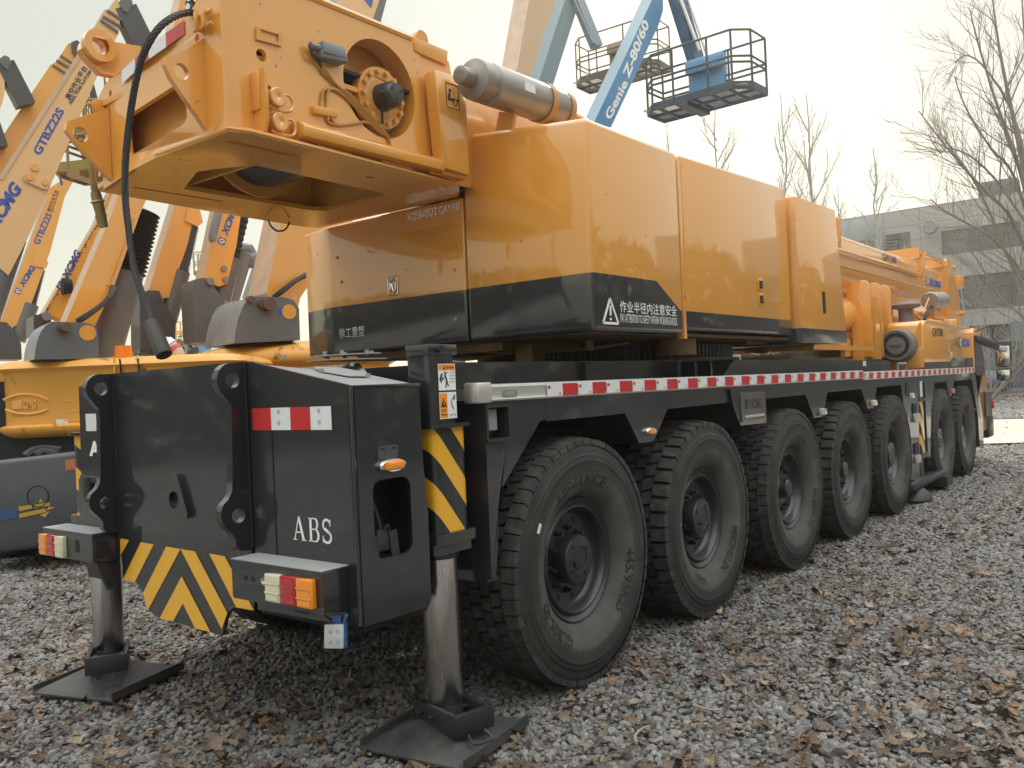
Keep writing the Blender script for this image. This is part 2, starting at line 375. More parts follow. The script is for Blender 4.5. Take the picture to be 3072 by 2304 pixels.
P_ = [(x-.003, u, v) for u, v in rrect(.295, 2.535, .395, 2.675, .015)]; mb.tube(P_+P_[:1], .004, 6)
P_ = [(x-.003, .345+.034*cos(pi/2+i*pi/3), 2.605+.055*sin(pi/2+i*pi/3)) for i in range(7)]; mb.tube(P_, .006, 6)
mb.poly([(x-.004, .372, 2.625), (x-.004, .352, 2.625), (x-.004, .338, 2.575), (x-.004, .346, 2.56)])
mb.build('chrome_badge', CHROME, c0, smooth=0)
mb = MB()
for y, z in ((-.31, 2.83), (-.28, 2.66), (.97, 2.9), (-.27, 2.30), (.93, 2.70)):
    mb.cyl((1.896, y, z), (1.882, y, z), .014, .011, 8)
mb.build('panel_bolts', OR2, c0)
# ---- tail box of the boom: side plates, bottom plate, rear plate, lugs, winch
TB = MB()
hole = circ(.985, 3.67, .30, 40)
TB.prism([(-.11, 3.19), (1.30, 3.19), (1.30, 3.40), (1.36, 4.02), (1.25, 4.055), (.40, 4.055), (.05, 4.0), (-.11, 3.93)], XZ(-.535), (0, .03, 0),
         [hole, circ(.11, 3.64, .034, 16), circ(.13, 3.45, .045, 16)])
TB.prism([(1.29, 3.19), (1.68, 3.19), (1.68, 3.89), (1.65, 4.02), (1.355, 4.03), (1.29, 3.4)], XZ(-.525), (0, .03, 0))
TB.tube([(-.10, -.527, 3.945), (.06, -.527, 4.015), (.40, -.527, 4.07), (1.28, -.527, 4.07)], .024, 8)
tail = TB.build('boom_tail_box', OR, CR)
mb = MB()
mb.prism([(-.11, 3.2), (1.9, 3.2), (1.9, 3.9), (.3, 3.9), (-.02, 3.82)], XZ(.80), (0, .03, 0)); mb.build('inner_side_plate', OR, tail)
mb = MB(); mb.box((1.52, -.50, 3.2), (1.56, .8, 4.0)); mb.box((.4, -.50, 4.035), (1.56, .8, 4.05)); mb.box((.40, -.50, 3.2), (.42, .79, 4.03)); mb.build('tail_bulkhead', OR2, tail)
# bottom plate with winch opening and slots
mb = MB()
mb.prism([(-.155, .10), (-.15, -.585), (-.06, -.63), (1.66, -.56), (1.88, -.36), (1.89, 1.16), (1.72, 1.20), (.9, 1.15), (-.02, 1.05), (-.06, .83)], XY(3.165), (0, 0, .03),
         [[(.33, -.13), (1.42, -.09), (1.47, -.02), (1.50, .60), (1.40, .66), (.36, .66), (.18, .22), (.22, .10)], rrect(-.06, -.462, .41, -.418, .02),
          rrect(.10, .79, .75, .83, .02), circ(1.03, -.36, .028, 10), circ(1.0, .95, .028, 10)])
mb.build('tail_bottom_plate', OR, tail)
mb = MB(); mb.tube([(-.148, .10, 3.18), (-.15, -.585, 3.18), (-.06, -.632, 3.18), (1.66, -.562, 3.18)], .012, 6)
for x in (.42, .92, 1.34): mb.tube([(x, -.59, 3.205), (x+.26, -.575, 3.205), (x+.27, -.575, 3.19)], .007, 6)
mb.build('weld_bead', OR2, tail)
# rear plate with window
RB = MB()
bendx = lambda y: -.145 if y < .12 else -.145+.10*(y-.12)
RB.prism([(-.55, 3.19), (.11, 3.19), (.84, 3.13), (.86, 3.70), (.74, 3.76), (.50, 3.77), (.0, 3.815), (-.25, 3.85), (-.42, 3.95), (-.55, 3.93)],
         lambda y, z: V((bendx(y), y, z)), (.03, 0, 0),
         [[(-.18, 3.53), (-.205, 3.50), (-.21, 3.32), (-.17, 3.295), (.10, 3.262), (.40, 3.25), (.46, 3.285), (.48, 3.45), (.43, 3.49)],
          circ(-.335, 3.715, .022, 12), circ(.68, 3.68, .022, 12)])
rear = RB.build('tail_rear_plate', OR, tail)
mb = MB(); mb.box((.02, -.5, 3.2), (.05, .8, 3.62)); mb.box((-.1, -.50, 3.62), (.9, .8, 3.65)); mb.build('winch_housing_interior', OR2, tail)
mb = MB()
prev = None
for i, (ya, yb) in enumerate(((.50, .315), (.315, .135), (.135, -.045), (-.045, -.23))):
    za = lambda y: 3.765+.075*(.50-y)/.73
    f = mb.poly([(bendx(ya)-.004, ya, za(ya)-.075), (bendx(yb)-.004, yb, za(yb)-.075), (bendx(yb)-.004, yb, za(yb)), (bendx(ya)-.004, ya, za(ya))], i % 2)
mb.build('tail_reflective_tape', [WHR, RDR], rear, smooth=0)
# gusset lugs with holes (plates in the length direction)
def lug(y, x0, zs, hx, hz, hr, nm):
    mb = MB(); mb.prism(zs, XZ(y), (0, .035, 0), [circ(hx, hz, hr, 18)]); return mb.build(nm, OR, tail)
lug(-.40, 0, [(-.14, 3.21), (-.15, 3.215), (-.345, 3.44), (-.375, 3.50), (-.36, 3.545), (-.30, 3.57), (-.14, 3.70)], -.285, 3.485, .042, 'tow_lug')
lug(.70, 0, [(-.09, 3.155), (-.30, 3.34), (-.355, 3.41), (-.345, 3.46), (-.29, 3.49), (-.09, 3.60)], -.27, 3.40, .045, 'tow_lug')
ear = [on(x*900/2133/K, y*900/2133/K, 'y', .80) for x, y in ((720, 520), (600, 395), (580, 345), (590, 300), (620, 268), (660, 260), (820, 298), (1000, 328), (1040, 420), (900, 560))]
mb = MB(); ec = on(690*900/2133/K, 335*900/2133/K, 'y', .80)
mb.prism([(p.x, p.z) for p in ear], XZ(.80), (0, .06, 0), [circ(ec.x, ec.z, .055, 20)]); mb.build('pin_lug', OR, tail)
mb = MB()
mb.lathe([(0, .055), (0, .098), (.05, .098)], (ec.x, .755, ec.z), (0, 1, 0), 28); mb.build('lug_collar', OR, tail)
# small hinge brackets near the top corner
mb = MB()
for dy in (0, .05): mb.box((-.20, -.475+dy*1.3, 3.72), (-.14, -.455+dy*1.3, 3.82), .006)
for z in (3.735, 3.80): mb.cyl((-.175, -.52, z), (-.175, -.36, z), .010, n=8)
for dy in (0, .04): mb.box((-.14, .80-dy, 3.58), (-.06, .81-dy, 3.66), .004)
mb.cyl((-.10, .83, 3.60), (-.10, .74, 3.60), .009, n=8)
mb.build('hinge_bracket', OR2, rear)
# winch
mb = MB()
wc = V((1.02, -.50, 3.63))
mb.lathe([(.06, .0), (.06, .19), (-.005, .19), (-.005, .13), (-.012, .12), (-.012, 0)], wc, (0, 1, 0), 36)
for i in range(14):
    a = 2*pi*i/14; p = wc + V((cos(a)*.160, -.005, sin(a)*.160)); mb.cyl(p, p+V((0, -.028, 0)), .017, n=8)
wn = mb.build('winch_flange', OR2, tail)
mb = MB(); mb.lathe([(0, 0), (0, .085), (-.10, .078), (-.13, .06), (-.135, 0)], wc+V((0, -.01, 0)), (0, 1, 0), 24)
for i in range(3): a = 2*pi*i/3+.5; mb.cyl(wc+V((cos(a)*.04, -.142, sin(a)*.04)), wc+V((cos(a)*.04, -.148, sin(a)*.04)), .008, n=8)
mb.build('winch_motor', WINCH, wn)
wd = V((.90, -.40, 3.62)); mb = MB(); mb.lathe([(.10, .37), (1.0, .37)], wd, (0, 1, 0), 40, caps=True); mb.build('winch_drum', WINCH, tail)
mb = MB(); mb.lathe([(.0, .2), (.0, .44), (.03, .44), (.03, .2)], wd+V((0, .98, 0)), (0, 1, 0), 44); mb.lathe([(.0, .2), (.0, .42), (.03, .42), (.03, .2)], wd+V((0, .06, 0)), (0, 1, 0), 44); mb.build('drum_flange', OR2, tail)
mb = MB(); mb.box((.08, -.5, 3.72), (1.32, .8, 3.74)); mb.build('drum_cover', DK, tail)
mb = MB(); mb.lathe([(0, .30), (.12, .30)], (.985, -.505, 3.67), (0, 1, 0), 40)
mb.build('winch_well', OR2, tail)
# hose bundle and hydraulic block
def zp(x, y): return on((600+x*900/2133)/K, (y*900/2133)/K, 'y', -.545)
mb = MB()
for k in range(5):
    j = V((0, -.004*k, .012*(k-2)))
    mb.tube(smoothpath([zp(860, 480+k*4)+j, zp(960, 590+k*6)+j*.5, zp(1060, 690+k*5)+j, zp(1160, 790+k*8)+j*1.3, zp(1260, 900+k*6)+j, zp(1330, 960+k*4)+j*.4, zp(1355, 1035)]), .0075, 6)
for k in range(2):
    mb.tube(smoothpath([zp(868+k*35, 770), zp(868+k*35, 680), zp(890+k*32, 635), zp(960+k*15, 640), zp(1060, 710), zp(1160, 800)]), .009, 6)
    mb.tube(smoothpath([zp(908+k*32, 830), zp(915+k*32, 870), zp(990, 890), zp(1090, 880), zp(1190, 870), zp(1270, 925)]), .009, 6)
mb.tube(smoothpath([zp(1215, 550)+V((0, -.03, 0)), zp(1320, 600)+V((0, -.02, 0)), zp(1420, 720)+V((0, .02, 0)), zp(1490, 810)+V((0, .05, 0))]), .006, 6)
mb.build('hose_bundle', HOSE, tail)
mb = MB()
mb.tube(smoothpath([zp(1205, 680)+V((0, -.11, 0)), zp(1250, 730)+V((0, -.06, 0)), zp(1295, 800), zp(1300, 880)]), .008, 6)
for k in range(4): mb.tube(smoothpath([zp(755, 330)+V((0, -.03, 0)), zp(770+k*6, 400)+V((0, -.03, 0)), zp(820+k*4, 440)+V((0, -.02, 0)), zp(860, 480)]), .005, 6)
mb.build('connector_cables', RUBH, tail)
a = zp(800, 780); b2 = zp(965, 815)
mb = MB(); mb.beam(a, b2, .045, .04, (0, -1, 0), bev=.006)
for k, (x, y) in enumerate(((868, 755), (900, 765), (908, 820), (940, 830))): p = zp(x, y); mb.cyl(p+V((0, 0, -.025)), p+V((0, 0, .025)), .012, n=8)
mb.build('hydraulic_valve_block', OR2, tail)
mb = MB(); a = zp(760, 335)+V((0, -.03, 0)); b2 = zp(990, 400)+V((0, -.03, 0))
mb.beam(a+(b2-a)*.28, b2, .075, .07, (0, -1, .1), bev=.012); mb.build('connector_housing', GRB, tail)
mb = MB(); mb.beam(a+(b2-a)*.25+V((0, .02, -.035)), b2+V((.01, .01, -.03)), .045, .09, (0, -1, 0), bev=.008); mb.cyl(a, a+(b2-a)*.3, .022, n=12)
mb.build('connector_base', GRB, tail)
# side bar, box, data plate, pin holders
mb = MB(); mb.prism([(-.005, 0), (-.105, .018), (-.11, .075), (-.07, .105), (-.005, .112)], lambda u, v: V((.285, -.535+u, 3.205+v)), (1.15, 0, 0), bev=.006); mb.build('tail_side_rail', OR, tail)
mb = MB(); mb.prism([(1.415, 3.235), (1.665, 3.225), (1.665, 3.86), (1.62, 3.875), (1.36, 3.86), (1.385, 3.6)], XZ(-.555), (0, -.10, 0), bev=.012)
bx = mb.build('electrical_box', OR, tail)
mb = MB(); mb.box((1.425, -.62, 3.205), (1.66, -.55, 3.228)); mb.build('box_bracket', OR2, bx)
mb = MB(); y = -.659
for p, q2 in (((1.455, 3.64), (1.58, 3.64)), ((1.455, 3.80), (1.58, 3.80)), ((1.455, 3.64), (1.455, 3.80)), ((1.58, 3.64), (1.58, 3.80))): mb.beam((p[0], y, p[1]), (q2[0], y, q2[1]), .005, .002, (0, 1, 0))
mb.cyl((1.493, y, 3.755), (1.493, y-.002, 3.755), .012, n=12); mb.beam((1.49, y, 3.735), (1.475, y, 3.69), .02, .002, (0, 1, 0)); mb.beam((1.475, y, 3.695), (1.535, y, 3.70), .014, .002, (0, 1, 0))
for t in range(12):
    a = 2*pi*t/12; mb.beam((1.54+cos(a)*.022, y, 3.685+sin(a)*.022), (1.54+cos(a+.53)*.022, y, 3.685+sin(a+.53)*.022), .005, .002, (0, 1, 0))
mb.beam((1.53, y, 3.78), (1.53, y, 3.71), .003, .002, (0, 1, 0)); mb.beam((1.56, y, 3.69), (1.575, y, 3.72), .006, .002, (0, 1, 0)); mb.beam((1.555, y, 3.705), (1.58, y, 3.70), .006, .002, (0, 1, 0))
mb.build('warning_pictogram', BLKL, bx, smooth=0)
mb = MB(); mb.prism(rrect(1.445, 3.63, 1.59, 3.81, .004), XZ(-.6555), (0, -.001, 0)); mb.build('pictogram_plate', mat('amber_sticker', (.82, .42, .12), .5), bx)
mb = MB(); P = [zp(400, 190), zp(400, 280), zp(580, 330), zp(585, 240)]
mb.prism([(p.x, p.z) for p in P], XZ(-.537), (0, -.012, 0), [[(zp(x_, y_).x, zp(x_, y_).z) for x_, y_ in ((428, 208), (432, 264), (556, 303), (558, 248))]]); mb.build('data_plate_frame', OR2, tail)
def pin(x, z):
    mb = MB(); mb.lathe([(0, 0), (0, .052), (-.055, .052), (-.062, .046), (-.062, .008), (-.057, 0)], (x, -.56, z), (0, 1, 0), 24)
    mb.tube(smoothpath([(x-.05, -.60, z-.055), (x+.03, -.60, z-.066), (x+.095, -.60, z-.05), (x+.11, -.60, z-.005), (x+.085, -.60, z+.03), (x+.05, -.60, z+.025)]), .009, 6)
    mb.cyl((x-.10, -.575, z+.01), (x-.03, -.575, z), .010, n=8)
    mb.build('locking_pin', OR, tail)
pin(.145, 3.405); pin(.155, 3.275)
mb = MB(); mb.prism([(.035, 3.20), (.075, 3.205), (.085, 3.27), (.085, 3.53), (.07, 3.54), (.035, 3.50)], lambda u, v: V((.045, -.53-(u-.035)*2.2, v)), (.02, 0, 0)); mb.box((.03, -.60, 3.32), (.05, -.535, 3.52), .004)
mb.build('pin_bracket', OR, tail)
mb = MB(); mb.prism(circ(.15, 3.23, .09, 14, 0, pi)+[(.03, 3.2)], XZ(-.537), (0, -.02, 0)); mb.build('pin_pad', OR, tail)
mb = MB(); mb.tube(smoothpath([(1.88, -.365, 3.60), (1.87, -.40, 3.50), (1.868, -.44, 3.35), (1.868, -.485, 3.22), (1.868, -.50, 3.20)]), .009, 6); mb.build('loose_cable', HOSE, CR)
mb = MB(); mb.box((1.70, -.43, 3.20), (1.86, -.30, 3.62)); mb.build('gap_shade_block', DK, CR)  # near-black block standing for the shade in this gap
# ---- muffler and bracket
mb = MB(); m0 = V((1.52, -.82, 3.80)); m1 = V((2.62, -.82, 3.83)); a = (m1-m0).normalized()
mb.lathe([(-.11, 0), (-.115, .045), (-.11, .058), (-.03, .058), (.0, .062), (.02, .13), (.10, .135), (.11, .12), (.16, .12), (.17, .135), (.95, .135), (.98, .12), (1.05, .115), (1.06, 0)], m0, a, 32)
mf = mb.build('exhaust_muffler', MUF, CR)
mb = MB(); mb.lathe([(.74, .138), (.74, .143), (.80, .143), (.80, .138)], m0, a, 32); mb.lathe([(1.0, .12), (1.0, .128), (1.05, .128), (1.05, .12)], m0, a, 24); mb.build('muffler_strap', mat('dull_tan_strap', (.42, .26, .11), .55), mf)
mb = MB(); mb.beam((1.95, -.72, 3.5), (1.95, -.78, 3.68), .14, .03, (1, 0, 0)); mb.beam((2.45, -.75, 3.5), (2.45, -.8, 3.70), .14, .03, (1, 0, 0)); mb.tube([m0+a*1.02, (2.9, -.8, 3.80), (3.3, -.6, 3.62), (3.6, -.5, 3.45)], .045, 10)
mb.build('muffler_bracket', OR2, mf)
mb = MB(); mb.prism([(m0.x+.40, -.955), (m0.x+.52, -.955), (m0.x+.52, -.953), (m0.x+.40, -.953)], lambda u, v: V((u, v, 3.79)), (0, 0, .06)); mb.build('muffler_sticker', WHR, mf, smooth=0)
# ---- boom (retracted sections) resting forward
BM = MB()
def ring(x, hy, z0, z1, ch, n=6):
    zc = z1-.30; pts = [(-hy, zc), (-hy, 3.30)]
    o = []
    for i in range(n+1): a = pi*i/(2*n); o.append(V((x, -hy+ .28*(1-sin(pi/2-a)) if 0 else -hy*cos(a*.0)-0, 0)))
    P = [(-hy, 3.295), (-hy, z1-.14), (-hy*.95, z1-.05), (-hy*.80, z1-.01), (0, z1), (hy*.80, z1-.01), (hy*.95, z1-.05), (hy, z1-.14), (hy, 3.295), (hy*.97, 3.05), (hy*.75, z0+.04), (hy*.4, z0), (-hy*.4, z0), (-hy*.75, z0+.04), (-hy*.97, 3.05)]
    return [V((x, y, z)) for y, z in P]
BM.loft([[V((1.72, p.y, max(p.z, 3.2))) for p in ring(1.72, .50, 3.2, 4.02, 0)], [V((2.4, p.y, max(p.z, 3.2))) for p in ring(2.4, .52, 3.2, 3.98, 0)], ring(4.5, .58, 2.86, 3.80, 0), ring(16.6, .58, 2.86, 3.78, 0)])
bm_ = BM.build('boom', YEP if False else OR, CR, smooth=50)
mb = MB(); mb.prism([(0, 0), (-.05, .012), (-.065, .05), (-.05, .085), (0, .10)], lambda u, v: V((6.9, -.575+u, 3.45+v)), (7.45, 0, 0), bev=.004); mb.tube([(6.9, -.582, 3.295), (16.5, -.582, 3.295)], .012, 6); mb.build('boom_side_rail', OR, bm_)
text('boom_model_lettering', 'QAY300', (12.03, -.588, 3.56), ex, ez, NAVY, bm_, .85, .135, .015)
mb = MB(); emblem(mb, (15.0, -.587, 3.355), ex, ez, .16, -ey, 0, 1); put_text(mb, 'XCMG', (15.2, -.588, 3.36), ex, ez, 1.05, .15, .05, .25, 0); mb.build('boom_brand_lettering', [BLU, WH], bm_, smooth=0)
mb = MB()
for x in (9.75,): mb.beam((x, -.60, 3.5), (x, -.60, 3.95), .05, .04, (1, 0, 0)); mb.beam((x, -.60, 3.95), (x-.25, .1, 3.80), .05, .04, (1, 0, 0)); mb.tube(smoothpath([(x, -.60, 3.47), (x-.04, -.60, 3.62), (x-.1, -.5, 3.78)]), .02, 6)
mb.build('cable_guide', OR2, bm_)
mb = MB()
mb.beam((14.55, -.60, 3.45), (14.55, -.60, 3.93), .05, .04, (1, 0, 0), w1=.22); mb.beam((14.5, -.60, 3.92), (16.5, -.60, 3.90), .06, .07, (0, 1, 0)); mb.beam((14.5, .60, 3.92), (16.5, .60, 3.90), .06, .07, (0, 1, 0))
mb.beam((14.5, -.6, 3.92), (14.5, .6, 3.92), .06, .2, (0, 0, 1)); mb.beam((16.4, -.6, 3.88), (16.4, .6, 3.88), .06, .16, (0, 0, 1))
mb.build('boom_top_frame', OR, bm_)
HM = MB()
HM.prism([(16.5, 2.6), (17.3, 2.55), (17.75, 2.75), (17.55, 3.35), (17.15, 3.75), (16.95, 3.95), (16.55, 3.93)], XZ(-.66), (0, .05, 0)); HM.prism([(16.5, 2.6), (17.3, 2.55), (17.75, 2.75), (17.55, 3.35), (17.15, 3.75), (16.95, 3.95), (16.55, 3.93)], XZ(.61), (0, .05, 0))
HM.box((16.45, -.62, 2.7), (17.2, .62, 3.85))
hd = HM.build('boom_head', OR, bm_)
mb = MB()
for k in range(6): mb.lathe([(0, .02), (0, .22), (.02, .19), (.05, .19), (.07, .22), (.07, .02)], (17.15, -.56+k*.2, 3.85), (0, 1, 0), 20)
mb.cyl((17.15, -.7, 3.85), (17.15, .7, 3.85), .04); mb.cyl((17.6, -.75, 2.9), (17.6, -.5, 2.9), .05); mb.box((17.55, -.72, 3.45), (17.85, -.55, 3.72), .02)
mb.build('boom_sheaves', OR2, hd)
# luffing cylinder and superstructure frame in front of the housings
mb = MB(); mb.lathe([(0, 0), (0, .22), (.15, .25), (.3, .25), (3.3, .25), (3.3, .17), (5, .17)], (6.6, -.55, 2.27), (1, 0, .10), 24); mb.build('luffing_cylinder', OR, CR)
mb = MB()
fin = lambda x, y: mb.prism([(x-.25, 1.98), (x+.18, 1.98), (x+.25, 2.6), (x+.14, 3.08), (x+.05, 3.10), (x-.10, 3.06), (x-.20, 2.6)], lambda u, v: V((u, y, v)), (0, .05, 0))
mb.beam((10.1, -.95, 1.95), (10.1, -.95, 2.83), .30, .05, (0, -1, 0), w1=.10); mb.beam((9.75, -.80, 1.9), (9.75, -.80, 2.55), .16, .12, (0, -1, 0), w1=.10)
for x in (9.78, 10.32, 10.82): mb.prism([(-.98, 1.98), (-.98, 2.95), (-.94, 3.04), (-.88, 3.06), (-.74, 3.04), (-.66, 2.9), (-.62, 2.5), (-.62, 1.98)], YZ(x), (.05, 0, 0), bev=.008)
mb.box((9.2, -.72, 2.0), (12.0, .7, 2.25)); mb.box((7.0, -1.1, 2.06), (9.4, 1.1, 2.12))
mb.build('boom_rest_frame', OR, CR)
mb = MB()
mb.prism([(10.85, 1.8), (11.0, 1.8), (11.15, 2.75), (12.3, 2.80), (12.35, 2.72), (13.6, 2.48), (15.2, 2.45), (15.3, 1.9)], XZ(-.86), (0, .05, 0), bev=.01)
mb.box((11.0, -.81, 1.8), (11.1, .8, 2.75)); mb.beam((12.2, -.90, 2.78), (13.8, -.90, 2.44), .06, .05, (0, -1, 0)); mb.box((10.95, -.93, 2.55), (11.75, -.86, 2.60)); mb.box((10.95, -.95, 1.8), (11.05, -.86, 2.75))
mb.build('engine_cover_frame', OR, CR)
mb = MB()
mb.box((13.3, -1.0, 2.42), (15.6, .9, 2.66), .08, 3); mb.box((14.2, -1.03, 2.40), (14.28, .93, 2.69), .03); mb.box((15.2, -1.03, 2.40), (15.28, .93, 2.69), .03); mb.build('front_tank', OR, CR)
# air intake
mb = MB(); mb.lathe([(0, 0), (.0, .12), (.025, .205), (.06, .22), (.08, .20), (.105, .13), (.11, 0)], (11.15, -1.1, 2.69), (0, 0, 1), 24); mb.lathe([(-.55, .105), (.05, .10)], (11.15, -1.1, 2.66), (0, 0, 1), 24)
ai = mb.build('air_intake', mat('grey_intake_plastic', (.16, .14, .14), .6, 0, 0, .3, 4, .05, 20), CR)
mb = MB(); mb.lathe([(-.02, 0), (-.02, .13), (.0, .14), (.0, .17), (-.03, .18), (-.03, .215), (.06, .24), (.9, .24), (1.0, .20), (1.0, 0)], (10.42, -1.13, 2.14), (1, 0, 0), 28); mb.beam((10.38, -1.2, 2.15), (10.38, -1.06, 2.15), .03, .02, (1, 0, 0)); mb.build('air_filter_drum', MATS['grey_intake_plastic'], ai)
mb = MB(); mb.lathe([(-.034, .14), (-.034, .18)], (10.42, -1.13, 2.14), (1, 0, 0), 28); mb.build('filter_cover_ring', DK, ai)
mb = MB(); mb.lathe([(0, 0), (0, .135), (.02, .15), (.85, .15), (.9, .13), (.9, 0)], (13.25, -1.0, 2.93), (1, 0, .06), 24); mf2 = mb.build('front_silencer', mat('bright_silencer_metal', (.36, .33, .31), .4, .7, 0, .3, 4), CR)
mb = MB(); mb.tube(smoothpath([(13.3, -1.02, 2.85), (13.0, -1.0, 2.70), (12.9, -.98, 2.6)]), .03, 8); mb.build('silencer_hose', RUBH, mf2)
mb = MB(); mb.tube([(13.2, -1.0, 2.98), (12.8, -.98, 2.7)], .012, 6); mb.beam((13.8, -.98, 2.64), (13.8, -.98, 2.80), .5, .04, (0, 1, 0)); mb.build('silencer_mount', OR2, mf2)
# ---- turntable and slewing ring
mb = MB(); mb.box((1.95, -1.38, 2.125), (6.9, 1.38, 2.15)); mb.box((2.0, -.6, 2.06), (3.0, .9, 2.12)); mb.box((5.0, -1.15, 2.10), (6.9, -.2, 2.125)); mb.cyl((3.5, -1.18, 1.99), (3.5, -1.18, 2.12), .16, n=24); mb.box((2.15, -.75, 1.93), (2.3, -.6, 2.1)); mb.cyl((2.35, -1.1, 2.03), (2.35, -1.1, 2.1), .03, n=10)
mb.tube(smoothpath([(1.95, -.2, 2.10), (2.1, -.5, 2.05), (2.5, -.9, 2.05), (2.9, -1.1, 2.09)]), .012, 6); mb.tube(smoothpath([(2.0, .1, 2.10), (2.05, -.15, 2.02), (2.2, -.4, 2.04), (2.5, -.6, 2.09)]), .014, 6)
tt = mb.build('turntable_platform', mat('shaded_orange_underside', (.16, .075, .018), .6, 0, 0, .6, 3, .1, 20, col2=(.05, .03, .015)), CR)  # underside shade put into the colour: orange darkened to brown
mb = MB(); c = V((4.3, 0, 0))
mb.cyl(c+V((0, 0, 1.94)), c+V((0, 0, 2.09)), 1.17, n=64)
n = 150
for i in range(n):
    a = 2*pi*i/n; M = Mx.Translation(c) @ Mx.Rotation(a, 4, 'Z'); mb.box((1.165, -.014, 1.975), (1.20, .014, 2.085), M=M)
mb.cyl(c+V((0, 0, 1.95)), c+V((0, 0, 1.975)), 1.26, n=64)
mb.build('slewing_ring', mat('greasy_gear_steel', (.022, .022, .024), .45, .3, 0, .5, 6, .1, 40, col2=(.05, .045, .04)), CR)
# ---- hanging wire rope
rp_ = [(1390, 95), (1290, 100), (1200, 140), (1130, 200), (1070, 285), (1015, 400), (975, 540), (940, 720), (915, 900), (897, 1080), (890, 1250), (893, 1430), (910, 1600)]
rp_ = [on(x*900/2133/K, y*900/2133/K, 'x', -.40 if i > 4 else (-.12, -.22, -.31, -.36, -.39)[i]) for i, (x, y) in enumerate(rp_)] + [on(x*.3255, 432+y*.3255, 'x', -.40) for x, y in ((885, 430), (935, 600), (985, 760), (1010, 830))]
rp_ = [rp_[0]+(rp_[0]-rp_[1])*1.0+V((.06, 0, -.05))] + rp_
WR = thing('wire_rope', 'thick black wire rope looping down from the crane tail to a dangling socket', 'rope', rp_[-1])
mb = MB(); sp = smoothpath(rp_, 8); mb.tube(sp, .015, 8)
tot = 0
for s_ in range(6):
    pts = []; t = None; dist = 0
    for i, p in enumerate(sp):
        a = (sp[min(i+1, len(sp)-1)]-sp[max(i-1, 0)]).normalized()
        if t is None: t = a.orthogonal().normalized()
        t = (t-a*t.dot(a)).normalized(); b2 = a.cross(t)
        if i: dist += (p-sp[i-1]).length
        ph = 2*pi*s_/6 + dist*34
        pts.append(p+(t*cos(ph)+b2*sin(ph))*.0115)
    mb.tube(pts, .0074, 5)
mb.build('rope_strands', ROPE, WR)
mb = MB(); e0 = on(1005*.3255, 432+818*.3255, 'x', -.40); e1 = on(1090*.3255, 432+1028*.3255, 'x', -.40); a = (e1-e0).normalized(); ll = (e1-e0).length
mb.lathe([(-.008, 0), (-.008, .034), (0, .038), (ll, .041), (ll+.004, .036), (ll+.004, 0)], e0, a, 20); mb.build('rope_socket', mat('rusty_black_socket', (.035, .03, .026), .6, 0, 0, .6, 9, .2, 40, col2=(.08, .06, .045)), WR)
mb = MB(); c = on(428, 8, 'x', .25)
for k in range(10):
    a = 2*pi*k/10; p = c+V((0, -cos(a)*.085, sin(a)*.085)); mb.lathe([(-.02, 0), (-.02, .022), (.02, .022), (.02, 0)], p, (1, .15, 0), 10)
rg = mb.build('hoist_roller_ring', CHROME, CR)
mb = MB(); mb.lathe([(-.03, .05), (-.03, .12), (.03, .12), (.03, .05)], c+V((.03, 0, 0)), (1, .15, 0), 24); mb.build('roller_ring_body', BKM, rg)

mb = MB(); mb.cyl((1.39, -.53, 4.10), (1.39, -.48, 4.10), .055, n=18); mb.prism([(1.30, 4.08), (1.62, 4.08), (1.61, 3.98), (1.30, 3.99)], XZ(-.545), (0, .012, 0), bev=.004); mb.build('boom_top_bracket', OR2, tail)
hp = [(196, 274), (198, 310), (199, 345), (202, 395), (207, 420), (214, 448)]
mb = MB(); mb.tube(smoothpath([on(x, y, 'y', .95) for x, y in hp]), .022, 8); ho = mb.build('hanging_hose', mat('olive_hose', (.24, .17, .05), .5), tail)
mb = MB(); p0_ = on(206, 415, 'y', .95); p1_ = on(215, 452, 'y', .95); mb.lathe([(0, 0), (0, .03), (.05, .034), (.06, .045), (.07, .034), (.14, .03), (.14, .036), (.22, .03), (.22, 0)], p0_, p1_-p0_, 14); mb.build('hose_fitting', mat('brass_fitting', (.30, .22, .09), .4, .6), ho)
lp_ = [z for z in ((1780, 130), (1800, 175), (1840, 205), (1885, 200), (1912, 170), (1920, 145))]
mb = MB(); mb.tube(smoothpath([on(a_*.3255, 432+c_*.3255, 'y', 1.05) for a_, c_ in lp_]), .007, 6); mb.build('hose_loop', RUBH, tail)
# ---- rear body
XR = -.16
mb = MB(); mb.prism([(-.64, .73), (-.475, .728), (-.43, .71), (-.39, .66), (-.365, .60), (-.35, .565), (-.25, .567), (.113, .577), (.254, .575), (.37, .607), (.418, .705), (.46, .74), (.505, .756), (.64, .762), (.66, 1.0), (.66, 1.985), (-.64, 1.99)], YZ(XR), (.02, 0, 0))
pn = mb.build('rear_panel', BK, CR)
mb = MB()
def sheet(pts, mi=0, k=.003): mb.poly([(XR-k, y, z) for y, z in pts], mi)
sheet([(.285, .996), (.42, .998), (.555, .748+.006), (.505, .757), (.64, .762), (.64, .765)][:0] or [(.28, .997), (.42, .998), (.66*.98, .765), (.515, .757)]) if 0 else None
sheet([(.655, .90), (.655, 1.003), (.549, 1.001)])
sheet([(.279, .997), (.42, .998), (.560, .757), (.428, .745-.0)]) if 0 else sheet([(.279, .997), (.42, .998), (.638, .763), (.506, .757)])
sheet([(.006, .992), (.149, .995), (.418, .705), (.374, .609)])
sheet([(.006, .992), (-.134, .991), (-.409, .692), (-.352, .60)])
sheet([(.006, .842), (.254, .577), (.113, .580), (.006, .692)])
sheet([(.006, .842), (-.248, .570), (-.103, .571), (.006, .692)])
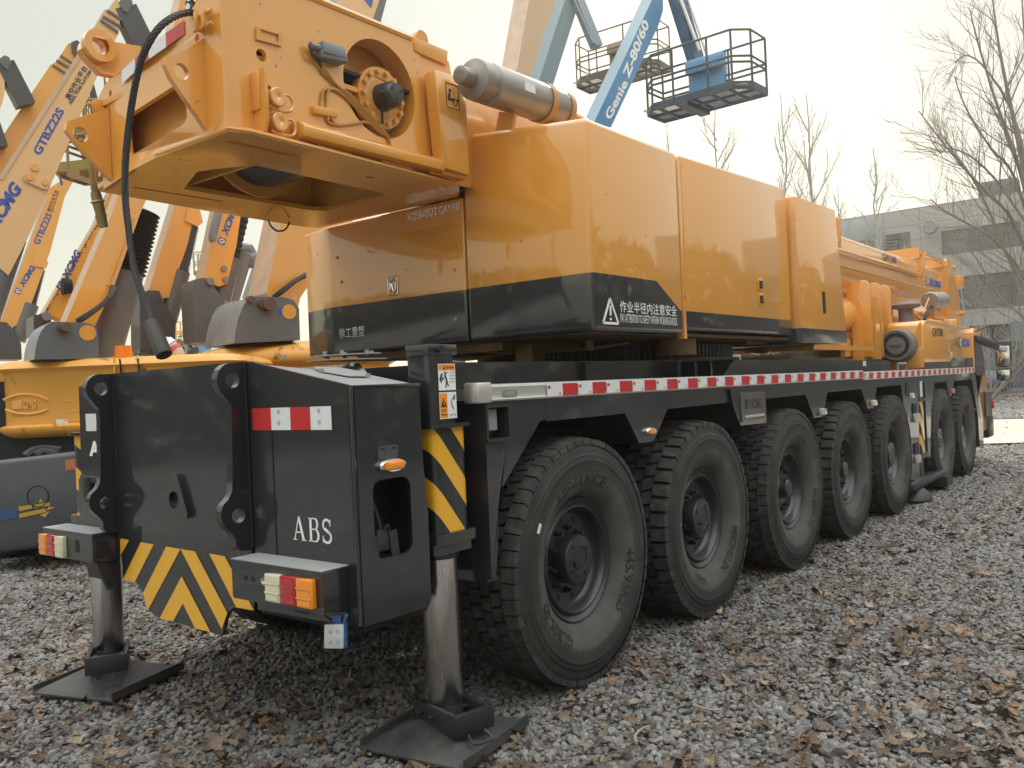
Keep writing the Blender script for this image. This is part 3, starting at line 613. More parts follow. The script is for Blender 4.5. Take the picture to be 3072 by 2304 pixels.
sheet([(-.267, .990), (-.407, .988), (-.64, .735), (-.60, .733), (-.49, .731)])
mb.build('chevron_stripes', YLR, pn, smooth=0)
mb = MB(); T = lambda u, v: V((XR, u, v))
mb.prism([(.035, 1.405), (.0, 1.42), (-.03, 1.405), (-.115, 1.20), (-.11, 1.175), (-.085, 1.165), (.075, 1.19), (.085, 1.21)], T, (-.028, 0, 0), [circ(.01, 1.265, .048, 18)]); mb.build('triangular_bracket', BK, pn)
mb = MB(); mb.box((XR-.006, -.66, 1.05), (XR, -.63, 1.99)); mb.box((XR-.006, .645, 1.0), (XR, .67, 1.985)); mb.build('weld_seam', BKM, pn)
# ear plates
def earplate(y, th):
    e = MB()
    pts = [(-.155, 1.983), (-.228, 1.983)] + circ(-.236, 1.897, .086, 12, pi/2+.1, pi*1.28) + [(-.275, 1.805), (-.247, 1.775), (-.246, 1.70), (-.256, 1.42), (-.262, 1.345), (-.285, 1.31)] + circ(-.240, 1.235, .090, 10, pi*.80, pi*1.22) + [(-.285, 1.155), (-.255, 1.115), (-.252, 1.07), (-.225, 1.045), (-.155, 1.04)]
    e.prism(pts, XZ(y), (0, th, 0), [circ(-.233, 1.897, .040, 20), circ(-.232, 1.222, .038, 20)]); e._bev([f for f in e.b.faces if abs(f.normal.y) > .9][:0], .003) if 0 else None
    return e.build('ear_plate', BK, CR)
e1 = earplate(-.645, .045); e2 = earplate(.665, .045)
mb = MB(); mb.cyl((-.225, .63, 1.222), (-.225, .74, 1.222), .024, n=10); mb.box((-.25, .72, 1.205), (-.20, .75, 1.24)); mb.build('ear_pin', BKM, e2)
# right body box
mb = MB()
RX = .30
mb.b.faces  # body shell: rear face, side face with window, top
side = [(XR, .752), (RX-.02, .745), (RX, .78), (RX+.005, 1.2), (RX-.015, 1.45), (RX-.02, 1.835), (XR, 1.84)]
mb.prism(side, XZ(-1.43), (0, .02, 0), [rrect(-.055, 1.035, .19, 1.40, .055, 6)])
rb = mb.build('body_side_panel', BK, CR)
mb = MB(); mb.prism([(-1.43, .752), (-.668, .74), (-.668, 1.985), (-.72, 1.982), (-1.43, 1.84)], YZ(XR), (.018, 0, 0)); mb.box((XR-.004, -1.0, .75), (XR-.001, -.845, 1.64)) if 0 else None
rf = mb.build('body_rear_panel', BK, CR)
mb = MB(); mb.box((XR-.0035, -.848, 1.0), (XR, -.842, 1.64)); mb.box((XR-.012, -1.416, .80), (XR-.0, -1.402, 1.80)) if 0 else None; mb.build('panel_seam', DK, rf)
mb = MB(); mb.tube([(XR, -1.428, .76), (XR, -1.428, 1.838), (RX-.02, -1.428, 1.833)], .011, 8); mb.build('edge_weld', BK, rf)
mb = MB()
A = [(XR, -1.43, 1.838), (RX-.02, -1.43, 1.832), (RX+.05, -1.0, 1.90), (RX+.3, -.66, 1.975), (RX+.6, .6, 1.985), (XR, .66, 1.984), (XR, -.66, 1.982)]
vs = [mb.b.verts.new(p) for p in A]; mb.face(vs)
mb.build('body_top', DUST, CR, smooth=0)
mb = MB(); pp = [(.02, -1.02), (.10, -.86), (.24, -.90), (.26, -1.06), (.16, -1.20), (.05, -1.18)]
tz = lambda y: 1.838+(y+1.43)*.187
mb.prism(pp, lambda u, v: V((u, v, tz(v)+.003)), (0, 0, .004))
for x, y in pp[::2]+[(.4, -.82), (.5, -.7), (.2, -.5), (.46, -.55)]: mb.cyl((x, y, tz(y)), (x, y, tz(y)+.02), .012, n=8)
mb.build('top_access_plate', DUST, CR)
mb = MB(); mb.prism([(.30, -.56), (.62, -.50), (.78, -.70), (.62, -.86), (.38, -.80), (.28, -.68)], XY(1.99), (0, 0, .006)); mb.prism([(.32, -.57), (.60, -.52), (.74, -.70), (.60, -.83), (.40, -.79), (.31, -.68)], lambda u, v: V((u, v, 2.012+.03*(u-.3))), (0, 0, .008), bev=.002)
for x, y in ((.40, -.60), (.58, -.56), (.66, -.70), (.55, -.78), (.42, -.72)): mb.cyl((x, y, 2.01), (x, y, 2.045), .012, n=8)
mb.build('raised_hatch', DUST, CR)
mb = MB(); mb.box((XR+.02, -1.40, .72), (RX, -.67, .76)); mb.box((RX-.01, -1.40, .78), (RX+.01, -.7, 1.82)); mb.box((XR+.15, -.70, .75), (RX, -.66, 1.9)); mb.box((.02, -1.38, 1.0), (.14, -1.2, 1.02)); mb.build('body_interior', DK, CR)
mb = MB(); mb.box((-.01, -1.40, 1.06), (.07, -1.33, 1.16), .006); mb.beam((-.035, -1.40, 1.03), (-.05, -1.40, 1.14), .012, .06, (1, 0, 0)); mb.beam((.10, -1.40, 1.03), (.085, -1.40, 1.15), .012, .05, (1, 0, 0)); mb.build('control_bracket', BKM, rb)
mb = MB(); mb.tube(smoothpath([(-.04, -1.40, 1.32), (-.01, -1.38, 1.28), (.02, -1.38, 1.20), (.03, -1.38, 1.15)]), .011, 8); mb.tube(smoothpath([(.03, -1.40, 1.16), (.05, -1.41, 1.18), (.07, -1.40, 1.15)]), .006, 6); mb.build('control_hose', RUBH, rb)
def marker(x, y, z, w, h, parent, nm='side_marker_lamp', lens=AMB, bez=CHROME):
    b = MB(); b.loft([[V((x+cos(t)*w/2*k, y-d, z+sin(t)*h/2*k)) for t in [2*pi*i/24 for i in range(24)]] for d, k in ((0, 1), (.018, 1), (.026, .88), (.024, .74))]); o = b.build(nm, bez, parent)
    b = MB(); b.loft([[V((x+p[0], y-d, z+p[1])) for p in rrect(-w*.33*k, -h*.30*k, w*.33*k, h*.30*k, h*.2)] for d, k in ((.02, 1), (.034, 1), (.038, .85))]); b.build('lens', lens, o); return o
marker(.066, -1.43, 1.462, .175, .065, rb)
mb = MB(); mb.prism(rrect(-.015, 1.495, .115, 1.555, .008), XZ(-1.433), (0, .003, 0), [rrect(.0, 1.535, .03, 1.545, .003), rrect(.075, 1.535, .105, 1.545, .003)]); mb.build('plate_holder', GYD, rb)
# rear lettering and tape
def tape(nm, y0, y1, z0, z1, n, parent, first=1, x=None, k=.004):
    b = MB()
    for i in range(n):
        a = y0+(y1-y0)*i/n; c = y0+(y1-y0)*(i+1)/n
        b.poly([((x or XR)-k, a, z0), ((x or XR)-k, c, z0), ((x or XR)-k, c, z1), ((x or XR)-k, a, z1)], (i+first) % 2)
    return b.build(nm, [WHR, RDR], parent, smooth=0)
tape('rear_reflective_tape', -.70, -1.295, 1.643, 1.752, 4, rf)
mb = MB()
for i in range(2):
    for z in (1.668, 1.722): put_text(mb, '◎', (XR-.0055, -.90-i*.30, z), -ey, ez, .02, .02)
mb.build('tape_print', GYL, rf, smooth=0)
def serif_abs(org, h):
    b = MB(); X = org[0]; w = h*.72
    def s(y, z, y2, z2, t): b.beam((X, org[1]-y*h, org[2]+z*h), (X, org[1]-y2*h, org[2]+z2*h), t*h, .002, (1, 0, 0))
    s(.06, 0, .36, 1, .05); s(.36, 1, .66, 0, .13); s(.17, .34, .56, .34, .05); s(-.03, .02, .20, .02, .045); s(.52, .02, .82, .02, .045)
    o = 1.02
    s(o+.12, 0, o+.12, 1, .13); s(o-.02, .978, o+.40, .978, .045); s(o-.02, .022, o+.42, .022, .045); s(o+.12, .53, o+.42, .53, .05)
    def arc(cy, cz, ry, rz, a0, a1, t0, t1):
        n = 14
        for i in range(n):
            p = a0+(a1-a0)*i/n; q = a0+(a1-a0)*(i+1)/n+.02; t = t0+(t1-t0)*sin(pi*(i+.5)/n)
            s(cy+ry*cos(p), cz+rz*sin(p), cy+ry*cos(q), cz+rz*sin(q), t)
    arc(o+.38, .755, .17, .224, -pi/2, pi/2, .05, .12); arc(o+.40, .275, .20, .253, -pi/2, pi/2, .05, .13)
    o = 1.86
    arc(o+.30, .74, .22, .235, .35, pi*1.25, .05, .11); arc(o+.31, .26, .25, .235, -pi*.95, pi*.42, .05, .11)
    s(o+.17, .60, o+.45, .43, .12); s(o+.52, .99, o+.52, .72, .045); s(o+.06, .01, o+.06, .30, .045)
    return b
serif_abs((XR-.003, -.985, 1.117), .112).build('lettering', WH, rf, smooth=0)
# left body box
mb = MB(); mb.prism([(1.10, 1.35), (1.14, 1.34), (1.14, .90), (.66, .90), (.66, 1.98), (1.085, 1.92)], YZ(XR), (.018, 0, 0)); mb.box((XR+.02, 1.06, .9), (.4, 1.085, 1.91)); mb.box((XR-.012, 1.03, 1.50), (XR, 1.085, 1.91)) if 0 else None
lf = mb.build('body_rear_panel', BK, CR)
mb = MB(); mb.box((XR+.02, .70, .95), (.3, 1.05, 1.9)); mb.build('body_interior', DK, CR)
mb = MB(); 
for a, c, mi in ((1.006, .87, 0), (.87, .82, 1)): mb.poly([(XR-.004, a, 1.643), (XR-.004, c, 1.643), (XR-.004, c, 1.75), (XR-.004, a, 1.75)], mi)
mb.build('rear_reflective_tape', [WHR, RDR], lf, smooth=0)
text('lettering', 'ABS', (XR-.004, .978, 1.488), -ey, ez, WH, lf, .30, .095, .05)
mb = MB(); mb.prism(rrect(.80, 1.405, .845, 1.46, .003), YZ(XR-.004), (.001, 0, 0)); mb.build('yellow_sticker', mat('yellow_sticker_film', (.75, .6, .03), .5), lf)
mb = MB(); mb.box((XR-.05, .80, 1.33), (XR, 1.02, 1.372), .006); mb.cyl((XR-.04, .93, 1.36), (XR-.04, .93, 1.24), .035, n=14); mb.box((XR-.02, .98, 1.30), (XR, 1.08, 1.37)); mb.build('latch_bracket', BKM, lf)
mb = MB()
# lamp boxes
def lampbox(y0, y1, z0, z1, nm, out):
    b = MB(); A = rrect(min(y0, y1), z0, max(y0, y1), z1, .012)
    pts = [(p[0], p[1]) for p in A]
    b.loft([[V((-.314, u, v)) for u, v in pts], [V((-.158, u, v-(.02 if v < 1 else 0))) for u, v in pts]])
    return b.build(nm, BK, CR)
def cluster(y0, y1, z0, z1, order, parent):
    for i, (lm, nm) in enumerate(order):
        a = y0+(y1-y0)*i/3; c = y0+(y1-y0)*(i+1)/3; s = 1 if c > a else -1
        b = MB(); lo, hi = min(a, c)+.002, max(a, c)-.002
        b.box((-.345, lo, z0), (-.314, hi, z1), .006)
        for k in range(1, 3): z = z0+(z1-z0)*k/3; b.box((-.350, lo+.004, z-.004), (-.343, hi-.004, z+.004))
        for k in range(3):
            z = z0+(z1-z0)*(k+.5)/3; b.box((-.3475, lo+.012, z-.012), (-.344, hi-.012, z+.012))
        b.build(nm, lm, parent)
lb1 = lampbox(-.69, -1.365, .838, 1.026, 'tail_lamp_box', -1)
cluster(-.985, -1.325, .862, .992, ((CLR, 'reversing_lamp'), (REDL, 'brake_lamp'), (AMB, 'turn_signal_lamp')), lb1)
mb = MB(); mb.box((-.318, -.69, 1.026), (-.16, -1.366, 1.030)); mb.build('lamp_box_top', DUST, lb1)
mb = MB(); mb.lathe([(0, .02), (-.006, .02), (-.008, .012), (-.002, 0)], (-.315, -.948, .945), (1, 0, 0), 14); mb.build('round_screw_cap', CHROME, lb1)
mb = MB()
for y, z in ((-.80, .945), (-.86, .945)): mb.cyl((-.316, y, z), (-.312, y, z), .014, n=10)
mb.build('screw_holes', DK, lb1)
lb2 = lampbox(.685, 1.305, .880, 1.048, 'tail_lamp_box', 1)
cluster(1.31, .995, .886, 1.017, ((AMB, 'turn_signal_lamp'), (REDL, 'brake_lamp'), (CLR, 'reversing_lamp')), lb2)
mb = MB(); mb.box((-.318, .685, 1.048), (-.16, 1.306, 1.052)); mb.build('lamp_box_top', DUST, lb2)
mb = MB(); mb.box((-.316, .845, .93), (-.312, .895, 1.0)); mb.box((-.29, .682, .90), (-.215, .686, 1.0)); mb.build('lamp_box_holes', DK, lb2)
mb = MB(); mb.prism([(.70, .90), (1.02, .90), (.98, .75), (.74, .75)], YZ(-.20), (.03, 0, 0)); mb.prism([(-.30, .90), (-.16, .90), (-.16, .72), (-.22, .70)], XZ(.70), (0, .03, 0)); mb.build('lamp_box_bracket', BKM, lb2)
# work lamp under the right box
mb = MB(); c = V((-.22, -1.33, .72)); M = Mx.Translation(c) @ Mx.Rotation(R(28), 4, 'Z') @ Mx.Rotation(R(8), 4, 'Y')
mb.box((-.028, -.048, -.055), (.028, .048, .055), .010, M=M); mb.lathe([(0, .0), (0, .008), (.05, .008), (.05, 0)], c+V((.02, -.03, .05)), (0, -.5, 1), 8); mb.box((.0, -.02, .055), (.03, .02, .09), M=M)
wl = mb.build('work_lamp', mat('blue_lamp_housing', (.05, .12, .32), .4), CR)
mb = MB(); mb.box((-.034, -.046, -.053), (-.024, .046, .053), .006, M=M)
for i in (-.018, .018):
    for j in (-.022, .022): p = M @ V((-.037, i, j)); mb.lathe([(0, .009), (-.001, .006), (-.0015, 0)], p, (1, 0, 0), 10)
mb.build('lamp_face', GLS, wl)
mb = MB(); mb.tube(smoothpath([(-.22, -.95, .86), (-.20, -1.0, .80), (-.2, -1.1, .79), (-.22, -1.2, .83)]), .007, 6); mb.tube(smoothpath([(-.2, -1.3, .77), (-.22, -1.26, .80), (-.21, -1.2, .83)]), .004, 6); mb.build('lamp_wires', RUBH, lb1)
# ---- outriggers
def stripemat(nm, sh):
    m = YLR.copy(); m.name = nm; nt = m.node_tree; b = nt.nodes['Principled BSDF']
    g = nt.nodes.new('ShaderNodeTexCoord'); s = nt.nodes.new('ShaderNodeSeparateXYZ'); nt.links.new(g.outputs['Object'], s.inputs[0])
    def M(op, a, c=None):
        n = nt.nodes.new('ShaderNodeMath'); n.operation = op
        for i, v in enumerate((a, c)):
            if v is None: continue
            if isinstance(v, (int, float)): n.inputs[i].default_value = v
            else: nt.links.new(v, n.inputs[i])
        return n.outputs[0]
    h = M('SUBTRACT', s.outputs['X'], M('MULTIPLY', s.outputs['Y'], .35))
    k = M('GREATER_THAN', M('FRACT', M('DIVIDE', M('ADD', s.outputs['Z'], M('MULTIPLY', h, sh)), .285)), .50)
    mx = nt.nodes.new('ShaderNodeMix'); mx.data_type = 'RGBA'; nt.links.new(k, mx.inputs['Factor'])
    src = b.inputs['Base Color'].links[0].from_socket; nt.links.new(src, mx.inputs['A']); mx.inputs['B'].default_value = (*BKC, 1)
    nt.links.new(mx.outputs['Result'], b.inputs['Base Color']); return m
HAZ = stripemat('hazard_stripe_paint', 1.25)
def outrigger(x, y, padz, slz0, slz1, topz, s, ry, half=True, cr=0):
    rod = MB(); rod.lathe([(padz+.16, .0), (padz+.16, .085), (padz+.175, .093), (slz0, .093), (slz0, 0)], (x, y, 0), (0, 0, 1), 36)
    o = rod.build('outrigger_jack', STEEL, CR)
    b = MB(); w = .125
    b.loft([[V((x+u, y+v, z)) for u, v in rrect(-w, -w, w, w, .05, 6)] for z in (slz0+.07, slz1)]); b.build('striped_sleeve', HAZ, o)
    b = MB()
    b.loft([[V((x+u, y+v, z)) for u, v in rrect(-.10, -.10, .10, .10, .06, 6)] for z in (slz1, topz)])
    b.loft([[V((x+u, y+v, z)) for u, v in rrect(-w-.025, -w-.025, w+.02, w+.02, .04, 4)] for z in (slz1-.008, slz1+.012)])
    b.build('upper_sleeve', BK, o)
    b = MB(); b.loft([[V((x+u, y+v, z)) for u, v in rrect(-.15, -.15, .15, .15, .03, 4)] for z in (slz0+.03, slz0+.085)]); b.loft([[V((x+u, y+v, z)) for u, v in rrect(-.16, -.135, .13, .135, .03, 4)] for z in (slz0-.02, slz0+.032)]); b.lathe([(slz0-.055, .0), (slz0-.055, .11), (slz0-.02, .115)], (x, y, 0), (0, 0, 1), 24); b.build('sleeve_foot', BK, o)
    if half:
        b = MB(); b.box((x-.12, y-.10, topz), (x+.10, y+.06, topz+.055), .006); b.cyl((x-.05, y-.10, topz+.03), (x-.05, y-.13, topz+.03), .02, n=10); b.build('jack_cap', BK, o)
    # pad
    Mr = Mx.Translation((x, y, 0)) @ Mx.Rotation(ry, 4, 'Z')
    p = MB(); h = .315; z0 = max(padz-.055, .012)
    def ringp(k, z): return [Mr @ V((u*k, v*k, z)) for u, v in ((-h, -h), (h, -h), (h, h), (-h, h))]
    p.loft([ringp(1, z0), ringp(1, z0+.012), ringp(.96, z0+.02), ringp(.34, z0+.11)])
    for sg in (1, -1):
        p.beam(Mr @ V((-h*.98, sg*h*.985, z0+.03)), Mr @ V((h*.98, sg*h*.985, z0+.03)), .05, .012, Mr.to_3x3() @ V((0, 1, 0)))
    pad = p.build('outrigger_pad', mat('dusty_black_steel', (.03, .03, .031), .6, 0, 0, .8, 5, .15, 40, col2=(.10, .09, .08)), o)
    p = MB(); p.lathe([(padz-.02, .17), (padz+.03, .12), (padz+.10, .10), (padz+.16, .09), (padz+.16, 0)], (x, y, 0), (0, 0, 1), 24); p.build('pad_socket', BKM, o)
    p = MB(); A = Mx.Translation((x, y, 0)) @ Mx.Rotation(cr, 4, 'Z') @ Mx.Translation((0, -.04, padz+.125))
    for sg in (1, -1): p.box((sg*.105-.014, -.20, -.055), (sg*.105+.014, .16, .055), .004, M=A)
    p.box((-.12, -.215, -.055), (.12, -.185, .055), .004, M=A)
    p.cyl(A @ V((-.15, -.02, .01)), A @ V((.15, -.02, .01)), .012, n=8); p.cyl(A @ V((-.15, .08, .01)), A @ V((.15, .08, .01)), .012, n=8)
    p.tube(smoothpath([A @ V((-.05, -.215, -.05)), A @ V((-.05, -.27, -.08)), A @ V((.05, -.27, -.08)), A @ V((.05, -.215, -.05))]), .007, 6)
    p.build('pad_clevis', BKM, o)
    return o
RJ = V((.495, -1.31)); 
o1 = outrigger(RJ.x, RJ.y, .03, 1.0, 1.62, 1.98, 1, R(8), True, R(-12))
mb = MB()
S = Mx.Translation((RJ.x, RJ.y, 0)) @ Mx.Rotation(R(52), 4, 'Z')
def stk(z0, z1, u0, u1, mi): mb.poly([(RJ.x+u, RJ.y-.1025, z) for u, z in ((u0, z0), (u1, z0), (u1, z1), (u0, z1))], mi)
stk(1.80, 1.935, -.055, .075, 0); stk(1.655, 1.79, -.055, .075, 0)
mb.build('warning_sticker', WH, o1, smooth=0)
mb = MB(); k = -.1035
def q(z0, z1, u0, u1): mb.poly([(RJ.x+u, RJ.y+k, z) for u, z in ((u0, z0), (u1, z0), (u1, z1), (u0, z1))])
q(1.902, 1.932, -.052, .072); q(1.66, 1.785, -.052, .005); mb.build('sticker_orange_field', ORL, o1, smooth=0)
mb = MB(); k = -.1045; y = RJ.y+k; X0 = RJ.x
mb.poly([(X0-.02, y, 1.906), (X0-.002, y, 1.906), (X0-.011, y, 1.926)]); mb.poly([(X0-.045, y, 1.715), (X0-.002, y, 1.715), (X0-.0235, y, 1.765)])
put_text(mb, '警告 WARNING', (X0+.004, y, 1.908), ex, ez, .06, .016, .02); put_text(mb, '警 告', (X0-.04, y, 1.69), ex, ez, .03, .015, .02); put_text(mb, 'WARNING', (X0-.045, y, 1.672), ex, ez, .042, .009, .02)
mb.beam((X0-.045, y, 1.85), (X0-.028, y, 1.885), .012, .001, (0, 1, 0)); mb.beam((X0-.04, y, 1.84), (X0-.022, y, 1.86), .006, .001, (0, 1, 0)); mb.beam((X0-.03, y, 1.862), (X0-.012, y, 1.862), .005, .001, (0, 1, 0)); mb.beam((X0-.008, y, 1.88), (X0+.006, y, 1.85), .010, .001, (0, 1, 0)); mb.beam((X0+.006, y, 1.85), (X0-.004, y, 1.812), .006, .001, (0, 1, 0)); mb.beam((X0+.006, y, 1.85), (X0+.018, y, 1.82), .006, .001, (0, 1, 0)); mb.cyl((X0-.008, y, 1.89), (X0-.008, y-.0005, 1.89), .006, n=8); mb.beam((X0-.006, y, 1.878), (X0+.012, y, 1.892), .005, .001, (0, 1, 0))
mb.beam((X0+.05, y, 1.70), (X0+.03, y, 1.74), .004, .001, (0, 1, 0)); mb.beam((X0+.055, y, 1.75), (X0+.06, y, 1.775), .008, .001, (0, 1, 0)); mb.beam((X0+.03, y, 1.74), (X0+.05, y, 1.765), .003, .001, (0, 1, 0))
for i in range(4): put_text(mb, '注意安全请勿靠近', (X0+.028, y, 1.886-i*.016), ex, ez, .042, .009)
put_text(mb, '注意伤害', (X0+.014, y, 1.668), ex, ez, .05, .010)
mb.build('sticker_print', BLKL, o1, smooth=0)
mb = MB(); mb.beam((X0-.0235, y-.001, 1.722), (X0-.0235, y-.001, 1.75), .005, .0005, (0, 1, 0)); mb.build('sticker_exclamation', ORL, o1, smooth=0)
o2 = outrigger(-.0, 1.16, .07, 1.02, 1.62, 1.64, -1, R(18), False, R(-32))
mb = MB(); mb.box((.12, -1.2, 1.05), (.62, 1.2, 1.60)); mb.build('outrigger_beam', BKM, CR)
# ---- carrier frame, deck, rail, fenders
mb = MB(); mb.box((.3, -.52, .85), (13.9, .52, 1.70)); mb.box((.7, -1.30, 1.62), (14.0, 1.30, 1.72)); mb.build('chassis_frame', DK, CR)
mb = MB(); mb.box((.66, -1.47, 1.72), (14.0, 1.47, 1.775)); mb.build('deck', BKM, CR)
mb = MB()
mb.prism([(1.0, 1.775), (9.3, 1.775), (9.3, 1.90), (9.1, 1.92), (4.3, 1.945), (4.05, 1.80), (1.0, 1.80)], XZ(-1.32), (0, .3, 0)); mb.box((.9, -1.12, 1.78), (4.3, 1.12, 1.955)); mb.box((4.2, -1.1, 1.78), (9.2, 1.1, 1.90)); mb.box((2.2, -1.16, 1.80), (3.05, -1.1, 1.945)); 
for x in (3.4, 3.7, 4.0): mb.prism([(0, 1.775), (.03, 1.775), (.03, 1.94), (0, 1.94)], lambda u, v, x=x: V((x+u, -1.24, v)), (0, .14, 0))
mb.build('upper_frame', BK, CR)
mb = MB(); mb.poly([(8.06, -1.324, 1.855), (8.06, -1.324, 1.915), (8.20, -1.324, 1.915), (8.20, -1.324, 1.855)]); mb.build('frame_sticker', WHR, CR, smooth=0)
mb = MB()
pr = [(0, 0), (-.022, .003), (-.026, .012), (-.022, .022), (-.022, .068), (-.026, .078), (-.022, .092), (0, .095)]
def rail(x0, x1, z0, z1): mb.loft([[V((x0, -1.475+u, z0+v)) for u, v in pr], [V((x1, -1.475+u, z1+v)) for u, v in pr]])
rail(.655, 7.44, 1.727, 1.708); mb.build('side_rail', ALU, CR); ra = bpy.context.scene.objects[-1] if 0 else COL.objects['side_rail']
mb = MB(); rail(7.45, 14.03, 1.690, 1.675); rail2 = mb.build('front_side_rail', ALU, CR)
mb = MB(); mb.box((.64, -1.505, 1.722), (.755, -1.40, 1.832), .012); mb.box((.655, -1.46, 1.74), (.675, -.9, 1.80)); mb.build('rail_end_cap', ALU, ra)
def sidetape(x0, x1, z0, z1, n, parent):
    b = MB(); yy = -1.5015
    x = x0; P = (x1-x0)/n; sl = lambda X: z0+(z1-z0)*(X-x0)/(x1-x0)
    def quad(a, c, mi, k=0, zz0=.012, zz1=.084): b.poly([(a, yy-k, sl(a)+zz0), (c, yy-k, sl(c)+zz0), (c, yy-k, sl(c)+zz1), (a, yy-k, sl(a)+zz1)], mi)
    for i in range(n):
        quad(x, x+P*.49, 0); quad(x+P*.49, x+P*.97, 1); 
        quad(x+P*.03, x+P*.11, 1, .001, .055, .072); quad(x+P*.38, x+P*.42, 2, .001, .018, .034); x += P
    b.build('reflective_tape', [WHR, RDR, GYL], parent, smooth=0)
sidetape(1.253, 7.43, 1.7255, 1.708, 19, ra); sidetape(7.5, 13.98, 1.690, 1.675, 20, rail2)
mb = MB(); mb.prism(rrect(.846, 1.747, .977, 1.787, .019, 6), XZ(-1.4965), (0, -.004, 0)); mb.build('rail_badge', mat('badge_grey', (.22, .22, .21), .5), ra)
text('rail_badge_lettering', 'ASR', (.872, -1.502, 1.755), ex, ez, ALU, ra, .08, .024, .04)
mb = MB(); yk = -1.49
mb.prism([(.70, 1.728), (1.25, 1.728), (1.25, 1.605), (1.19, 1.60), (.80, 1.25), (.735, .80), (.70, .80)], XZ(yk), (0, .012, 0), [rrect(.708, 1.525, .902, 1.705, .02)]); mb.box((.698, -1.488, .80), (.712, -1.15, 1.72)); mb.box((.70, -1.46, .78), (.80, -1.2, .80))
fp = mb.build('rear_fender_panel', BK, CR)
mb = MB(); mb.prism(rrect(.70, 1.515, .91, 1.713, .022), XZ(-1.494), (0, -.006, 0), [rrect(.718, 1.533, .892, 1.697, .015)]); mb.box((.71, -1.40, 1.525), (.9, -1.39, 1.705)); mb.box((.71, -1.49, 1.525), (.90, -1.39, 1.53)); mb.box((.895, -1.49, 1.525), (.90, -1.39, 1.70)); mb.build('lamp_recess', BKM, fp)
mb = MB(); mb.box((.73, -1.45, 1.57), (.855, -1.41, 1.69), .012)
for i in range(7): mb.box((.735+i*.017, -1.455, 1.575), (.740+i*.017, -1.449, 1.685))
mb.build('side_work_lamp', GLS, fp)
mb = MB(); mb.box((1.25, -1.492, 1.595), (14.0, -1.478, 1.728)); sk = mb.build('side_skirt', BK, CR)
def wing(x0, x1, b0, b1, zb): 
    b = MB(); b.prism([(x0, 1.596), (x1, 1.596), (b1, zb+.02), (b1-.03, zb), (b0, zb)], XZ(-1.493), (0, .012, 0)); b.box((x0+.1, -1.48, 1.5), (x1-.1, -.6, 1.59)); return b.build('mudguard', BK, CR)
w1 = wing(2.13, 2.72, 2.30, 2.52, 1.385); marker(2.437, -1.493, 1.457, .13, .055, w1)
w2 = wing(5.54, 6.19, 5.76, 6.03, 1.36); w3 = wing(7.36, 7.98, 7.58, 7.85, 1.36)
w4 = wing(11.75, 12.35, 11.95, 12.12, 1.33)
def sqmark(x, z, p, m=GLS): 
    b = MB(); b.box((x-.07, -1.54, z-.035), (x+.07, -1.493, z+.035), .012); b.build('square_marker_lamp', m, p)
sqmark(5.95, 1.41, w2); sqmark(7.76, 1.42, w3, CLR); sqmark(12.06, 1.42, w4, mat('pink_lens', (.55, .22, .16), .3))
mb = MB(); mb.prism([(3.75, 1.70), (4.50, 1.70), (4.47, 1.39), (3.93, 1.40), (3.80, 1.55)], XZ(-1.515), (0, .02, 0)); mb.box((3.9, -1.5, 1.42), (4.45, -.8, 1.69))
sb = mb.build('locker_box', BK, CR)
mb = MB(); mb.prism(rrect(3.93, 1.425, 4.43, 1.665, .02), XZ(-1.516), (0, -.012, 0)); emblem(mb, (4.02, -1.53, 1.53), ex, ez, .08, -ey, 0, 0); mb.build('locker_door', mat('bronze_grey_paint', (.085, .078, .075), .4, 0, .5, .3, 5, .05), sb)
mb = MB(); put_text(mb, 'XCMG', (4.11, -1.5295, 1.525), ex, ez, .24, .085, .03); emblem(mb, (4.0, -1.5295, 1.53), ex, ez, .08, -ey, 0, 0); mb.build('raised_lettering', BK, sb, smooth=0)
mb = MB(); mb.box((3.98, -1.54, 1.455), (4.38, -1.527, 1.475), .003); mb.build('locker_handle', ALU, sb)
# front outrigger post with steps, and its jack
mb = MB(); mb.prism([(8.95, 1.60), (9.28, 1.60), (9.10, 1.40), (9.30, .95), (9.40, .33), (9.87, .28), (10.0, 1.60), (10.0, 1.69), (9.28, 1.69)][0:0] or [(9.10, 1.60), (10.02, 1.66), (9.87, .28), (9.40, .33), (9.32, .95)], XZ(-1.49), (0, .4, 0))
po = mb.build('outrigger_post', BK, CR)
mb = MB(); mb.box((9.62, -1.505, 1.20), (9.84, -1.48, 1.33)); mb.box((9.60, -1.505, .65), (9.82, -1.48, .80)); mb.box((9.32, -1.50, 1.45), (9.46, -1.48, 1.62)); mb.build('step_recess', DK, po)
mb = MB(); mb.box((9.62, -1.53, 1.08), (9.87, -1.492, 1.19), .005); mb.box((9.60, -1.53, .53), (9.84, -1.492, .63), .005); mb.build('step_plate', ALU, po)
sqmark(9.55, 1.44, po, CLR)
mb = MB(); mb.box((9.3, -1.55, .20), (11.2, -1.0, .30), .02); mb.lathe([(.02, .28), (.1, .25), (.2, .15)], (9.9, -1.35, 0), (0, 0, 1), 20); mb.box((11.0, -1.6, .06), (11.35, -1.2, .2)); mb.build('front_outrigger_pad', BKM, CR)
mb = MB(); mb.loft([[V((10.17+u, -1.38+v, z)) for u, v in rrect(-.13, -.11, .13, .11, .05)] for z in (.62, 1.36)]); fj = mb.build('front_outrigger_jack', HAZ, CR)
mb = MB(); mb.box((10.0, -1.5, 1.34), (10.36, -1.25, 1.38)); mb.box((10.0, -1.5, .56), (10.36, -1.25, .63)); mb.box((10.1, -1.45, .3), (10.3, -1.25, 1.62)); mb.build('jack_collar', BKM, fj)
mb = MB(); mb.box((10.06, -1.50, 1.40), (10.2, -1.497, 1.62)); mb.build('jack_sticker', WHR, fj)
